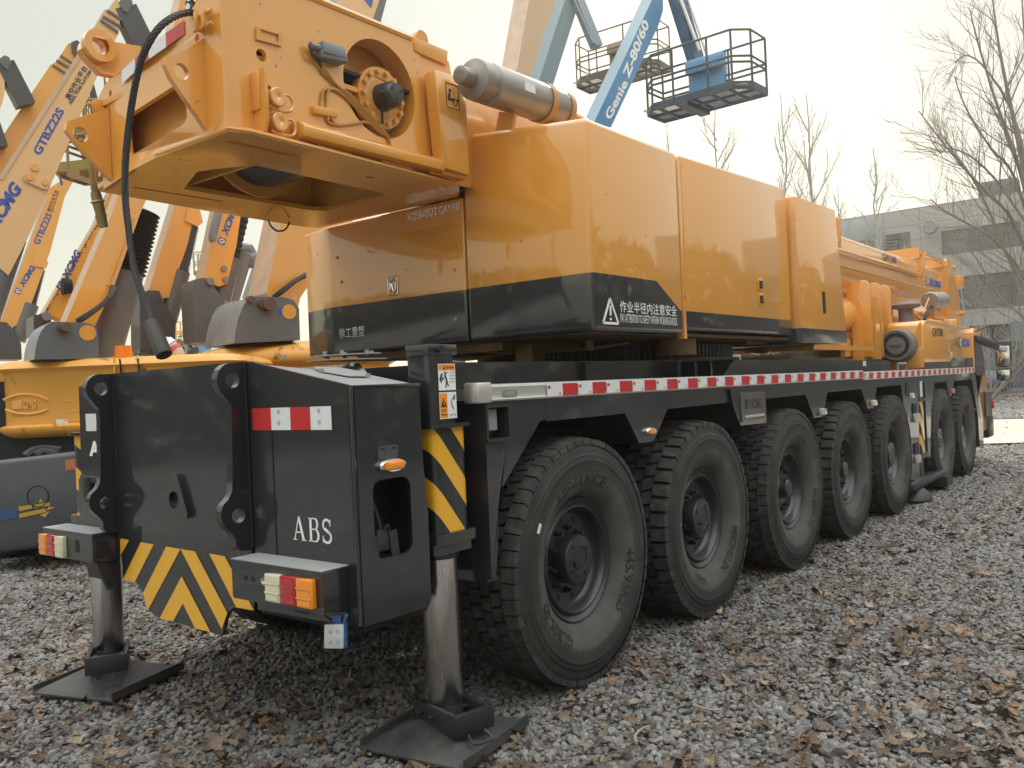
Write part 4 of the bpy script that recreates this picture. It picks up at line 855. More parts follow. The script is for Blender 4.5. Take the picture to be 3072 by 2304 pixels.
mb = MB(); mb.prism([(10.38, 1.68), (14.0, 1.68), (13.97, 1.56), (11.03, 1.575), (10.75, 1.25), (10.55, .53), (10.44, .53)], XZ(-1.485), (0, .02, 0)); mb.box((10.40, -1.48, .53), (10.46, -1.0, 1.6)); mb.build('front_fender_panel', BK, CR)
mb = MB(); mb.prism([(13.90, 1.60), (14.05, 1.72), (14.2, 1.72), (14.75, .60), (14.72, .32), (14.35, .36), (14.3, .9)], XZ(-1.47), (0, .9, 0)); mb.build('front_mudguard', BK, CR)
mb = MB(); mb.tube([(9.35, -1.40, 1.77), (9.35, -1.40, 1.87), (9.75, -1.40, 1.87), (9.75, -1.40, 1.77)], .018, 8); mb.build('grab_handle', GYL, CR)
# engine side cover and cab
mb = MB()
pf = [(9.75, 1.79), (10.62, 2.43), (10.78, 2.485), (10.9, 2.49), (14.08, 2.47), (14.16, 2.42), (14.18, 1.78)]
mb.prism([(10.62, 1.79), (10.66, 2.43), (10.75, 2.485), (10.9, 2.49), (14.08, 2.47), (14.16, 2.42), (14.18, 1.78)], XZ(-1.45), (0, .5, 0), bev=.03)
mb.prism([(-1.42, 1.79), (-1.15, 1.79), (-1.40, 2.46), (-1.42, 2.46)], YZ(10.64), (.1, 0, 0)); mb.prism([(0, 0), (.0, .4), (.8, .4), (.8, 0)], lambda u, v: V((9.76+u*1.08, -1.42+v, 1.79+u*.79)), (.02, 0, .003)) if 0 else None
cv = mb.build('engine_side_cover', OR, CR)
mb = MB(); mb.prism([(10.63, 1.785), (14.185, 1.785), (14.185, 1.935), (12.47, 1.935), (12.34, 1.88), (10.63, 1.88)], XZ(-1.4535), (0, .003, 0)); mb.build('cover_black_band', BK, cv)
text('model_lettering', 'QAY300', (11.17, -1.454, 2.245), ex, ez, BLKL, cv, .72, .145, .02)
mb = MB(); emblem(mb, (13.08, -1.454, 2.11), ex, ez, .17, -ey, 0, 1); put_text(mb, 'XCMG', (13.28, -1.455, 2.115), ex, ez, .72, .15, .05, .25, 0); mb.build('brand_lettering', [BLU, WH], cv, smooth=0)
mb = MB()
mb.prism([(14.22, 1.0), (14.22, 2.38), (14.35, 2.46), (14.9, 2.46), (15.25, 1.9), (15.45, .95), (15.40, .62), (14.75, .60), (14.2, 1.7)], XZ(-1.46), (0, 2.9, 0), bev=.04); cb = mb.build('driver_cab', OR, CR)
mb = MB(); mb.prism([(14.32, 1.62), (14.30, 2.33), (14.85, 2.33), (15.10, 1.9), (15.15, 1.62)], XZ(-1.462), (0, -.012, 0)); mb.build('cab_window', mat('dark_cab_glass', (.02, .025, .025), .05, 0, 1), cb)
mb = MB(); mb.box((15.2, -1.5, .45), (15.7, 1.45, .85), .05); mb.box((15.0, -1.49, .85), (15.62, -1.46, 1.3)); mb.build('front_bumper', BKM, cb)
mb = MB(); mb.box((15.62, -1.52, .98), (15.70, -1.44, 1.12), .01); mb.build('red_end_lamp', mat('bright_red_lens', (.7, .03, .02), .3), cb)
mb = MB(); T0 = V((14.45, -1.46, 2.40)); tip = on(2168, 742, 'x', 14.9)
mir0 = on(2167, 762, 'x', 14.95)
mb.tube(smoothpath([T0, T0+V((.2, -.25, .10)), mir0+V((-.05, .15, .28)), mir0+V((0, 0, .18))]), .013, 8); mb.tube([T0+V((.1, 0, -.15)), mir0+V((0, .10, .16))], .011, 8)
mr_ = mb.build('mirror_arm', BKM, cb)
mb = MB(); mb.box(mir0+V((-.06, -.13, -.26)), mir0+V((.07, .13, .22)), .05); mb.box(mir0+V((-.06, -.12, -.50)), mir0+V((.07, .12, -.28)), .04); mb.build('mirror_housing', BKM, mr_)
mb = MB(); mb.box(mir0+V((-.066, -.11, -.24)), mir0+V((-.058, .11, .12)), .004); mb.box(mir0+V((-.066, -.10, -.48)), mir0+V((-.058, .10, -.31)), .004); mb.build('mirror_glass', mat('mirror_silver', (.8, .82, .75), .03, 1), mr_)
mb = MB(); mb.beam((14.3, -1.5, 2.28), (14.7, -1.75, 2.10), .14, .12, (0, 0, 1), bev=.03); mb.build('close_mirror', BKM, cb)
mb = MB(); mb.beam((14.7, -1.75, 2.10), (14.9, -1.85, 2.06), .12, .10, (0, 0, 1), bev=.03); mb.build('close_mirror_lens', GLS, cb)
# ---- wheels
def tyre_mesh(pat, texts, rnd):
    b = MB(); Rr = .706
    # local: axis +y is inwards, outer face at y=-0.222
    prof = [(-.120, .378), (-.150, .395), (-.185, .43), (-.212, .50), (-.222, .56), (-.218, .60), (-.2195, .603), (-.217, .606), (-.214, .63), (-.2145, .634), (-.211, .637), (-.207, .66), (-.203, .685), (-.195, .70), (-.175, Rr), (0, Rr+.004)]
    prof = prof + [(-h, r) for h, r in prof[-2::-1]]
    b.lathe([(h, r) for h, r in prof], (0, 0, 0), (0, 1, 0), 72, t=(1, 0, 0))
    n = 52 if pat == 0 else 44
    rows = ((-.205, -.118), (-.108, -.042), (-.032, .032), (.042, .108), (.118, .205)) if pat == 0 else ((-.208, -.095), (-.082, -.005), (.005, .082), (.095, .208))
    for k, (y0, y1) in enumerate(rows):
        edge = k in (0, len(rows)-1)
        for i in range(n):
            a0 = 2*pi*(i+(k % 2)*.5)/n; g = (.10 if edge and pat == 0 else .20 if not edge else .24)*2*pi/n; a1 = a0+2*pi/n-g
            sk = rnd.uniform(-.01, .01)
            vs = []
            for r in (Rr-.008, .746):
                for a, y, s in ((a0, y0, 0), (a1, y0, 0), (a1+.02*(k % 2), y1, 0), (a0+.02*(k % 2), y1, 0)):
                    rr = r; yy = y
                    if edge and r > .73 and abs(y) > .2: rr = r-.012; yy = y*.98
                    if pat == 1 and edge and abs(yy) > .19 and r < .73: rr = .69
                    if r > .73: rr += sk*.25
                    vs.append(b.b.verts.new((rr*cos(a), yy, rr*sin(a))))
            for q in ((0, 1, 5, 4), (1, 2, 6, 5), (2, 3, 7, 6), (3, 0, 4, 7), (4, 5, 6, 7)): b.face([vs[i2] for i2 in q], 1)
        if edge:      # shoulder ribs down the sidewall
            s = -1 if y0 < 0 else 1
            for i in range(n*2):
                a = 2*pi*i/(n*2); 
                if pat == 0 and i % 2: continue
                w = .006 if pat == 0 else .016
                A = [V((r*cos(a+d), s*yy, r*sin(a+d))) for r, yy, d in ((.690, .2035, -w), (.690, .2035, w), (.728, .203, w), (.728, .203, -w))]
                if pat == 1: b.poly(A, 1)
    def arc(s, Rm, ac, h, wfac=1.0, bold=.02):      # ac: angle of the text centre (0 = top, clockwise seen from outside)
        vs, fs = glyphs(s, bold, 0); x0 = min(v.x for v in vs); x1 = max(v.x for v in vs); y0 = min(v.y for v in vs); y1 = max(v.y for v in vs)
        sc = h/(y1-y0); wtot = (x1-x0)*sc*wfac
        bv = []
        for v in vs:
            u = (v.x-x0)*sc*wfac - wtot/2; r = Rm+(v.y-y0)*sc; th = ac+u/Rm
            # interpolate sidewall offset
            yy = None
            for (h0, r_0), (h1, r_1) in zip(prof, prof[1:15]):
                if r_0 <= r <= r_1: yy = h0+(h1-h0)*(r-r_0)/(r_1-r_0); break
            yy = -.22 if yy is None else yy
            bv.append(b.b.verts.new((r*sin(th), yy-.0025, r*cos(th))))
        for f in fs: b.face([bv[i] for i in f], 2)
    for t in texts: arc(*t)
    return b.build('tyre', [RUB, RUBW, RUBL, WHR], None, smooth=40)
def rim_mesh(kind):
    b = MB()
    b.lathe([(-.105, .372), (-.128, .378), (-.135, .372), (-.130, .360), (-.118, .352), (-.112, .338), (-.125, .328), (-.128, .318), (-.118, .310), (-.08, .300), (-.06, .292), (-.045, .28), (-.040, .26), (-.036, .0)], (0, 0, 0), (0, 1, 0), 56)
    for i in range(10):
        a = 2*pi*i/10+.2; p = V((cos(a)*.190, .022, sin(a)*.190))+V((0, -.058, 0)); b.cyl(p, p+V((0, -.03, 0)), .022, .020, 8); b.cyl(p+V((0, -.03, 0)), p+V((0, -.055, 0)), .013, n=6)
    return b.build('wheel', RIM, None)
def hub_mesh(kind):
    b = MB()
    if kind == 0:
        b.lathe([(.02, .152), (-.125, .150), (-.14, .142), (-.143, .08), (-.138, .078), (-.138, .06), (-.143, .058), (-.143, 0)], (0, 0, 0), (0, 1, 0), 40)
        for i in range(4): a = pi/2*i+.6; b.cyl((cos(a)*.105, -.141, sin(a)*.105), (cos(a)*.105, -.149, sin(a)*.105), .014, n=8)
        b.beam((-.11, -.144, .01), (-.07, -.144, .01), .012, .004, (0, 1, 0)); b.cyl((-.05, -.143, -.02), (-.05, -.155, -.02), .012, n=6)
    else:
        b.lathe([(.02, .10), (-.05, .098), (-.06, .09), (-.12, .085), (-.13, .075), (-.13, 0)], (0, 0, 0), (0, 1, 0), 32)
    return b.build('hub_cap', RIM, None)
def holes_mesh():
    b = MB()
    for i in range(10):
        a = 2*pi*i/10+.52; b.lathe([(-.0405, 0), (-.0405, .020)], (cos(a)*.245, 0, sin(a)*.245), (0, 1, 0), 12)
    return b.build('vent_holes', DK, None)
rnd = random.Random(4)
TXA = [('ADVANCE', .455, -.12, .070, 1.25, .03), ('GLB05-E2', .455, pi+.85, .070, 1.0, .03), ('445/95R25', .455, pi*.5+.45, .07, 1.0, .03)]
TXB = [('XGC', .44, pi+.5, .06, 1.0, .02), ('MICHELIN', .435, pi-.75, .065, 1.0, .02), ('445/95R25', .45, -.4, .05, 1, .0)]
TXC = [('GLB05-X2', .455, pi*.5+.75, .065, 1.1, .03), ('445/95R25', .455, .6, .06, 1.0, .02)]
TXD = [('X-CRANE AT', .45, pi*.5+.85, .06, 1.0, .02)]
tyres = [tyre_mesh(0, TXA, rnd), tyre_mesh(1, TXB, rnd), tyre_mesh(0, TXC, rnd), tyre_mesh(1, TXD, rnd)]
rim = rim_mesh(0); hubs = [hub_mesh(0), hub_mesh(1)]; vh = holes_mesh()
WX = [1.60, 3.305, 5.175, 6.89, 8.727, 11.46, 13.16]
TY = [0, 1, 2, 3, 2, 2, 3]; HB = [0, 0, 1, 1, 0, 0, 1]
used = set()
def cp(o):
    if o.name not in used: used.add(o.name); return o
    c = o.copy(); COL.objects.link(c); return c
rr_ = random.Random(7)
for side in (0, 1):
    for i, x in enumerate(WX):
        w = cp(rim); w.parent = CR; w.matrix_parent_inverse = Mx.Translation(-CR.location)
        w.location = (x, -1.30 if side == 0 else 1.30, .735); 
        w.rotation_euler = (0, 0, pi*side)
        spin = 0 if i == 0 else rr_.uniform(-.3, .3)
        for ch, an in ((tyres[TY[i]], spin), (hubs[HB[i]], spin*3), (vh, 0)):
            c = cp(ch); c.parent = w; c.matrix_parent_inverse = Mx.Identity(4); c.rotation_euler = (0, an, 0)
        if side == 0 and i == 0:
            b = MB(); a = -1.08
            Rm = .575; b.poly([V((r*sin(a+t), -.2235, r*cos(a+t))) for r, t in ((.565, -.05), (.565, .05), (.592, .05), (.592, -.05))]); s = b.build('barcode_sticker', WHR, None, smooth=0); s.parent = w
mb = MB()
for x in WX: mb.cyl((x, -1.25, .735), (x, 1.25, .735), .10, n=14); mb.lathe([(-.25, .05), (-.18, .22), (.18, .22), (.25, .05)], (x, 0, .735), (0, 1, 0), 20); mb.box((x-.15, -1.0, .8), (x+.15, -.7, 1.3))
mb.build('axles', DK, CR)
# ================================================================== ground
def stonemat(nm, leaf=False):
    m = bpy.data.materials.new(nm); m.use_nodes = True; nt = m.node_tree; b = nt.nodes['Principled BSDF']
    oi = nt.nodes.new('ShaderNodeObjectInfo'); r = nt.nodes.new('ShaderNodeValToRGB'); nt.links.new(oi.outputs['Random'], r.inputs[0])
    el = r.color_ramp.elements
    cols = [(0, (.155, .15, .148)), (.22, (.275, .262, .25)), (.45, (.20, .188, .174)), (.62, (.33, .315, .29)), (.80, (.28, .225, .175)), (.9, (.115, .113, .113)), (1, (.40, .375, .34))] if not leaf else \
           [(0, (.10, .066, .045)), (.3, (.17, .118, .080)), (.55, (.26, .195, .140)), (.8, (.125, .088, .062)), (.92, (.24, .14, .07)), (1, (.40, .33, .24))]
    el[0].position = 0; el[0].color = (*cols[0][1], 1); el[1].position = 1; el[1].color = (*cols[-1][1], 1)
    for p, c in cols[1:-1]: e = el.new(p); e.color = (*c, 1)
    g = nt.nodes.new('ShaderNodeTexCoord'); n = nt.nodes.new('ShaderNodeTexNoise'); n.inputs['Scale'].default_value = 2.2 if not leaf else 5; n.inputs['Detail'].default_value = 7; n.inputs['Roughness'].default_value = .7
    nt.links.new(g.outputs['Object'], n.inputs['Vector'])
    r2 = nt.nodes.new('ShaderNodeMapRange'); nt.links.new(n.outputs[0], r2.inputs[0]); r2.inputs['From Min'].default_value = .3; r2.inputs['From Max'].default_value = .7; r2.inputs['To Min'].default_value = .6; r2.inputs['To Max'].default_value = 1.45
    mx = nt.nodes.new('ShaderNodeMix'); mx.data_type = 'RGBA'; mx.blend_type = 'MULTIPLY'; mx.inputs['Factor'].default_value = 1
    nt.links.new(r.outputs[0], mx.inputs['A']); nt.links.new(r2.outputs[0], mx.inputs['B'])
    nt.links.new(mx.outputs['Result'], b.inputs['Base Color']); b.inputs['Roughness'].default_value = .72 if not leaf else .6
    b.inputs['Specular IOR Level'].default_value = .35
    bp = nt.nodes.new('ShaderNodeBump'); bp.inputs['Strength'].default_value = .5; bp.inputs['Distance'].default_value = .15; nt.links.new(n.outputs[0], bp.inputs['Height']); nt.links.new(bp.outputs[0], b.inputs['Normal'])
    return m
STN = stonemat('grey_crushed_stone'); LEAF = stonemat('dry_brown_leaf', True)
def groundmat():
    m = bpy.data.materials.new('gravel_bed'); m.use_nodes = True; nt = m.node_tree; b = nt.nodes['Principled BSDF']
    g = nt.nodes.new('ShaderNodeTexCoord')
    v = nt.nodes.new('ShaderNodeTexVoronoi'); v.inputs['Scale'].default_value = 14; nt.links.new(g.outputs['Object'], v.inputs['Vector'])
    hs = nt.nodes.new('ShaderNodeSeparateColor'); nt.links.new(v.outputs['Color'], hs.inputs[0])
    r = nt.nodes.new('ShaderNodeValToRGB'); nt.links.new(hs.outputs[0], r.inputs[0]); r.color_ramp.elements[0].color = (.10, .10, .10, 1); r.color_ramp.elements[1].color = (.30, .28, .26, 1)
    q = r.color_ramp.elements.new(.6); q.color = (.19, .18, .165, 1)
    n = nt.nodes.new('ShaderNodeTexNoise'); n.inputs['Scale'].default_value = .35; n.inputs['Detail'].default_value = 6; nt.links.new(g.outputs['Object'], n.inputs['Vector'])
    r2 = nt.nodes.new('ShaderNodeMapRange'); nt.links.new(n.outputs[0], r2.inputs[0]); r2.inputs['From Min'].default_value = .35; r2.inputs['From Max'].default_value = .65; r2.inputs['To Min'].default_value = .75; r2.inputs['To Max'].default_value = 1.2
    mx = nt.nodes.new('ShaderNodeMix'); mx.data_type = 'RGBA'; mx.blend_type = 'MULTIPLY'; mx.inputs['Factor'].default_value = 1
    nt.links.new(r.outputs[0], mx.inputs['A']); nt.links.new(r2.outputs[0], mx.inputs['B']); nt.links.new(mx.outputs['Result'], b.inputs['Base Color'])
    b.inputs['Roughness'].default_value = .9; b.inputs['Specular IOR Level'].default_value = .2
    bp = nt.nodes.new('ShaderNodeBump'); bp.inputs['Strength'].default_value = .8; bp.inputs['Distance'].default_value = .05; nt.links.new(v.outputs['Distance'], bp.inputs['Height']); nt.links.new(bp.outputs[0], b.inputs['Normal'])
    return m
mb = MB(); mb.poly([(-90, -110, -.035), (170, -110, -.035), (170, 150, -.035), (-90, 150, -.035)])
tag(mb.build('gravel_ground', groundmat(), None, smooth=0), kind='structure')
def points_stuff(name, pts, objs, kind='stuff'):
    me = bpy.data.meshes.new(name); me.from_pydata([p[0] for p in pts], [], [])
    a = me.attributes.new('rot', 'FLOAT_VECTOR', 'POINT'); a.data.foreach_set('vector', [c for p in pts for c in p[1]])
    a = me.attributes.new('scl', 'FLOAT_VECTOR', 'POINT'); a.data.foreach_set('vector', [c for p in pts for c in p[2]])
    a = me.attributes.new('idx', 'INT', 'POINT'); a.data.foreach_set('value', [p[3] for p in pts])
    o = bpy.data.objects.new(name, me); COL.objects.link(o); o['kind'] = kind
    col = bpy.data.collections.new(name+'_shapes')
    for ob in objs: col.objects.link(ob)
    ng = bpy.data.node_groups.new(name+'_nodes', 'GeometryNodeTree')
    ng.interface.new_socket('Geometry', in_out='INPUT', socket_type='NodeSocketGeometry'); ng.interface.new_socket('Geometry', in_out='OUTPUT', socket_type='NodeSocketGeometry')
    n = ng.nodes; l = ng.links
    gi = n.new('NodeGroupInput'); go = n.new('NodeGroupOutput'); ip = n.new('GeometryNodeInstanceOnPoints'); ci = n.new('GeometryNodeCollectionInfo')
    ci.inputs['Collection'].default_value = col; ci.inputs['Separate Children'].default_value = True; ci.inputs['Reset Children'].default_value = True
    def attr(nm, ty):
        t = n.new('GeometryNodeInputNamedAttribute'); t.data_type = ty; t.inputs['Name'].default_value = nm; return [s for s in t.outputs if s.enabled][0]
    l.new(gi.outputs[0], ip.inputs['Points']); l.new(ci.outputs[0], ip.inputs['Instance']); ip.inputs['Pick Instance'].default_value = True
    l.new(attr('idx', 'INT'), ip.inputs['Instance Index']); l.new(attr('scl', 'FLOAT_VECTOR'), ip.inputs['Scale'])
    er = n.new('FunctionNodeEulerToRotation'); l.new(attr('rot', 'FLOAT_VECTOR'), er.inputs[0]); l.new(er.outputs[0], ip.inputs['Rotation'])
    l.new(ip.outputs[0], go.inputs[0])
    md = o.modifiers.new('scatter', 'NODES'); md.node_group = ng
    return o
rg_ = random.Random(11)
def stone(i):
    b = bmesh.new(); bmesh.ops.create_icosphere(b, subdivisions=2, radius=1)
    nn = [V((rg_.gauss(0, 1), rg_.gauss(0, 1), rg_.gauss(0, 1))).normalized() for _ in range(9)]
    dd = [rg_.uniform(.55, .9) for _ in range(9)]
    for v in b.verts:
        p = v.co.copy()
        for n_, d_ in zip(nn, dd):
            t = p.dot(n_)
            if t > d_: p -= n_*(t-d_)
        p += p.normalized()*noise.noise(p*1.5+V((i*7, 0, 0)))*.14
        v.co = Mx.Diagonal((1, .8, .62)) @ p
    me = bpy.data.meshes.new('stone'); b.to_mesh(me); b.free(); me.materials.append(STN)
    for f in me.polygons: f.use_smooth = False
    return bpy.data.objects.new('stone', me)
stones = [stone(i) for i in range(12)]
fh = V((fw.x, fw.y, 0)).normalized(); rh = V((r0.x, r0.y, 0)).normalized()
GP = []
def band(d0, d1, step, s0, s1, margin):
    d = d0
    while d < d1:
        half = d*.62+margin; x = -half
        while x < half:
            p = CP + fh*(d+rg_.uniform(-.5, .5)*step) + rh*(x+rg_.uniform(-.5, .5)*step)
            und = .02*noise.noise(V((p.x*.8, p.y*.8, 0)))
            s = rg_.uniform(s0, s1)*(1 if rg_.random() > .04 else 1.6)
            GP.append(((p.x, p.y, -.022+und+rg_.uniform(-.006, .010)), (rg_.uniform(-.5, .5), rg_.uniform(-.5, .5), rg_.uniform(0, 6.3)), (s, s*rg_.uniform(.8, 1.1), s*rg_.uniform(.8, 1.1)), rg_.randrange(12)))
            x += step
        d += step
band(3.0, 8.0, .036, .014, .031, .5); band(8.0, 14, .052, .022, .040, .5); band(14, 30, .10, .035, .07, .5); band(30, 47, .17, .05, .09, 0)
points_stuff('gravel', GP, stones)
# larger stone at the lower right and twigs
p = on(1795, 1625, 'z', .0)
ob = stone(33); ob.name = 'rock'; ob.data = ob.data.copy(); COL.objects.link(ob); ob.location = (p.x, p.y, .012); ob.scale = (.105, .09, .075); ob.rotation_euler = (.1, .2, .6)
tag(ob, 'large pale grey rock among the small gravel at the lower right', 'rock')
def leafmesh(i):
    b = MB(); r = rg_
    out = []
    n = 17
    for k in range(n):
        a = 2*pi*k/n; rad = .5+.16*cos(5*a+.3)+.10*r.uniform(-1, 1)+.12*cos(a); out.append((rad*cos(a), rad*sin(a)))
    curl = r.uniform(.2, 1.1); ph = r.uniform(0, pi); c2 = r.uniform(-.7, .7)
    def z(x, y): u = x*cos(ph)+y*sin(ph); v = -x*sin(ph)+y*cos(ph); return curl*u*u*.9+c2*v*v*.6+.16*noise.noise(V((x*3+i*5, y*3, i)))
    rings = []
    for kk in (.0, .35, .7, 1):
        rings.append([b.b.verts.new((x*kk, y*kk, z(x*kk, y*kk))) for x, y in out] if kk else [b.b.verts.new((0, 0, 0))])
    for k in range(n): b.face([rings[0][0], rings[1][k], rings[1][(k+1) % n]])
    for A, B in zip(rings[1:], rings[2:]):
        for k in range(n): b.face([A[k], A[(k+1) % n], B[(k+1) % n], B[k]])
    b.tube([(-.45, 0, z(-.45, 0)), (-.75, .05, z(-.5, 0)+.02), (-.95, .1, z(-.5, 0)+.1)], .018, 4)
    me = bpy.data.meshes.new('fallen_leaf'); bmesh.ops.recalc_face_normals(b.b, faces=b.b.faces); b.b.to_mesh(me); b.b.free(); me.materials.append(LEAF)
    for f in me.polygons: f.use_smooth = True
    return me
leaves = [leafmesh(i) for i in range(12)]
LP = []
while len(LP) < 6500:
    d = 3.4+26*rg_.random()**1.7; x = rg_.uniform(-1, 1)*(d*.62+.2); p = CP+fh*d+rh*x
    k = noise.noise(V((p.x*.45+3, p.y*.45, 1.0)))+.55*noise.noise(V((p.x*1.7, p.y*1.7, 4)))
    if rg_.random() > .68+.5*k: continue
    if abs(p.y) < 1.25 and 1 < p.x < 14 and rg_.random() < .3: continue
    s = rg_.uniform(.035, .07)*(1.55 if rg_.random() < .22 else 1)
    LP.append((d, (p.x, p.y, rg_.uniform(.004, .016)), (rg_.uniform(-.6, .6), rg_.uniform(-.6, .6), rg_.uniform(0, 6.3)), s, rg_.randrange(12)))
LP.sort(key=lambda q_: q_[0]/q_[3])
for d, p, r_, s, i in LP[:290]:
    o = bpy.data.objects.new('fallen_leaf', leaves[i]); COL.objects.link(o); o.location = p; o.rotation_euler = r_; o.scale = (s, s, s)
    tag(o, 'curled dry brown leaf lying loose on the near gravel', 'leaf', 'fallen leaves on the near gravel')
lobs = []
for me in leaves: lobs.append(bpy.data.objects.new('leaf_shape', me))
points_stuff('leaf_litter', [(p, r_, (s, s, s), i) for d, p, r_, s, i in LP[290:]], lobs)
TWG = mat('dry_twig_bark', (.28, .24, .20), .8)
for pts, lb in (([(1498, 1523), (1520, 1530), (1545, 1534), (1560, 1531)], 'thick pale broken stick lying on gravel below the second wheel'), ([(1375, 1605), (1372, 1590), (1385, 1575), (1405, 1568)], 'thin curved pale twig arching over the gravel')):
    mb = MB(); q_ = [on(x, y, 'z', .03) for x, y in pts]; mb.tube(smoothpath(q_, 4), .010, 6, r1=.004); o = mb.build('twig', TWG); tag(o, lb, 'twig')
# ---- road beyond the crane
g0, g1 = on(2126, 909, 'z', 0), on(2212, 907, 'z', 0); n0, n1 = on(2110, 962, 'z', 0), on(2212, 959, 'z', 0)
mb = MB(); ud = (g1-g0).normalized(); un_ = (n1-n0).normalized()
mb.poly([tuple(q_+V((0, 0, .035-q_.z))) for q_ in (n0-un_*45, n1+un_*50, g1+ud*60, g0-ud*55)])
tag(mb.build('road', mat('pale_concrete', (.42, .38, .31), .85, 0, 0, .35, .6, .1, 30, col2=(.30, .28, .24)), None, smooth=0), kind='structure')
# ================================================================== building, fence, car and trees beyond
B0 = at(2212, 412, 55); B1 = at(1812, 470, 62.5)
BX = V((B0.x-B1.x, B0.y-B1.y, 0)).normalized(); BN = BX.cross(ez)      # BN: outward normal
if BN.dot(CP-B0) < 0: BN = -BN
org = V((B1.x, B1.y, 0))
def bs(a, b):                                   # crop pixel -> wall coordinates
    x, y = 1843+a*.3212, 403+b*.3212; p = onp(x, y, org, BN); return (p-org).dot(BX), p.z
def wp(s, z, k=0): return org+BX*s+ez*z+BN*k
TOP = B0.z
BLD = thing('office_building', 'grey panelled building with dark window bands standing beyond the fence', 'building', org)
def wallmat():
    m = bpy.data.materials.new('grey_wall_panels'); m.use_nodes = True; nt = m.node_tree; b = nt.nodes['Principled BSDF']
    g = nt.nodes.new('ShaderNodeTexCoord'); s = nt.nodes.new('ShaderNodeSeparateXYZ'); nt.links.new(g.outputs['Object'], s.inputs[0])
    d = nt.nodes.new('ShaderNodeVectorMath'); d.operation = 'DOT_PRODUCT'; nt.links.new(g.outputs['Object'], d.inputs[0]); d.inputs[1].default_value = BX
    c = nt.nodes.new('ShaderNodeCombineXYZ'); nt.links.new(d.outputs['Value'], c.inputs[0]); nt.links.new(s.outputs['Z'], c.inputs[1])
    br = nt.nodes.new('ShaderNodeTexBrick'); nt.links.new(c.outputs[0], br.inputs['Vector']); br.offset = 0; br.inputs['Scale'].default_value = 1; br.inputs['Brick Width'].default_value = 2.4; br.inputs['Row Height'].default_value = 1.05; br.inputs['Mortar Size'].default_value = .022
    br.inputs['Color1'].default_value = (.31, .30, .285, 1); br.inputs['Color2'].default_value = (.285, .275, .26, 1); br.inputs['Mortar'].default_value = (.17, .165, .16, 1)
    nt.links.new(br.outputs[0], b.inputs['Base Color']); b.inputs['Roughness'].default_value = .8; return m
WALL = wallmat()
wins = []
for (a0, b0, a1, b1) in ((590, 300, 1135, 400), (715, 605, 1400, 812)):
    s0, zt_ = bs(a0, b0); s1, zb_ = bs(a1, b1); wins.append([s0, zb_, s1, zt_])
s1u = wins[0][2]
wins[0][3] = bs(590, 300)[1]; wins[0][1] = bs(592, 465)[1]; wins[1][3] = bs(715, 605)[1]; wins[1][1] = bs(780, 830)[1]; wins[1][0] = bs(700, 605)[0]; wins[1][2] = wins[1][0]+24
wins.append([wins[0][2]+3, wins[0][1], wins[0][2]+12, wins[0][3]])
g0_ = [wins[1][0]+.5, .2, wins[1][0]+22, bs(770, 940)[1]]
mb = MB()
hole = lambda w_: [(w_[0], w_[1]), (w_[2], w_[1]), (w_[2], w_[3]), (w_[0], w_[3])]
mb.prism([(-16, 0), (40, 0), (40, TOP), (-16, TOP)], lambda u, v: wp(u, v), -BN*.5, [hole(w_) for w_ in wins]+[hole(g0_)])
mb.build('wall', WALL, BLD, smooth=0)
mb = MB(); P = [wp(-16, 0, -.5), wp(40, 0, -.5), wp(40, 0, -14), wp(-16, 0, -14)]; 
mb.loft([[p for p in P], [p+ez*(TOP-.3) for p in P]]); mb.build('building_core', mat('dim_interior', (.09, .095, .10), .9), BLD, smooth=0)
WF = mat('dark_window_frame', (.06, .065, .07), .5); WG = mat('grey_window_glass', (.05, .06, .066), .10, 0, .5)
for i, w_ in enumerate(wins):
    n_ = int((w_[2]-w_[0])/1.6)+1
    mb = MB()
    for k in range(n_+1): s = w_[0]+(w_[2]-w_[0])*k/n_; mb.box((0, 0, 0), (.09, .1, w_[3]-w_[1]), M=Mx.Translation(wp(s-.045, w_[1], -.30)) @ Mx([(*BX, 0), (*BN, 0), (*ez, 0), (0, 0, 0, 1)]).transposed())
    for z in (w_[1], w_[1]+(w_[3]-w_[1])*.62, w_[3]-.08): mb.box((0, 0, 0), (w_[2]-w_[0], .1, .08), M=Mx.Translation(wp(w_[0], z, -.302)) @ Mx([(*BX, 0), (*BN, 0), (*ez, 0), (0, 0, 0, 1)]).transposed())
    f = mb.build('window', WF, BLD, smooth=0)
    mb = MB(); mb.poly([wp(w_[0], w_[1], -.33), wp(w_[2], w_[1], -.33), wp(w_[2], w_[3], -.33), wp(w_[0], w_[3], -.33)]); mb.build('pane', WG, f, smooth=0)
BM3 = Mx([(*BX, 0), (*BN, 0), (*ez, 0), (0, 0, 0, 1)]).transposed()
def bbox(s0, z0, s1, z1, k0, k1, nm, mt, lab=None): 
    b = MB(); b.box((0, 0, 0), (s1-s0, k1-k0, z1-z0), M=Mx.Translation(wp(s0, z0, k0)) @ BM3, bev=.03); return b.build(nm, mt, BLD)
s0, z1_ = bs(0, 240); s1, _ = bs(150, 240); z0_ = bs(0, 400)[1]
bbox(s0-3, z0_, s1, bs(215, 235)[1], .0, 2.2, 'ventilation_unit', mat('pale_blue_sheet', (.24, .27, .29), .5))
b = MB(); s0, z1_ = bs(228, 325); s1, z0_ = bs(325, 445)
for k in range(6): z = z0_+(z1_-z0_)*k/6; b.box((0, 0, 0), (s1-s0, .6, .12), M=Mx.Translation(wp(s0, z, .1)) @ BM3)
b.box((0, 0, 0), (s1-s0+.6, .1, z1_-z0_), M=Mx.Translation(wp(s0, z0_, 0.0)) @ BM3); b.build('wall_louvre', GYD, BLD)
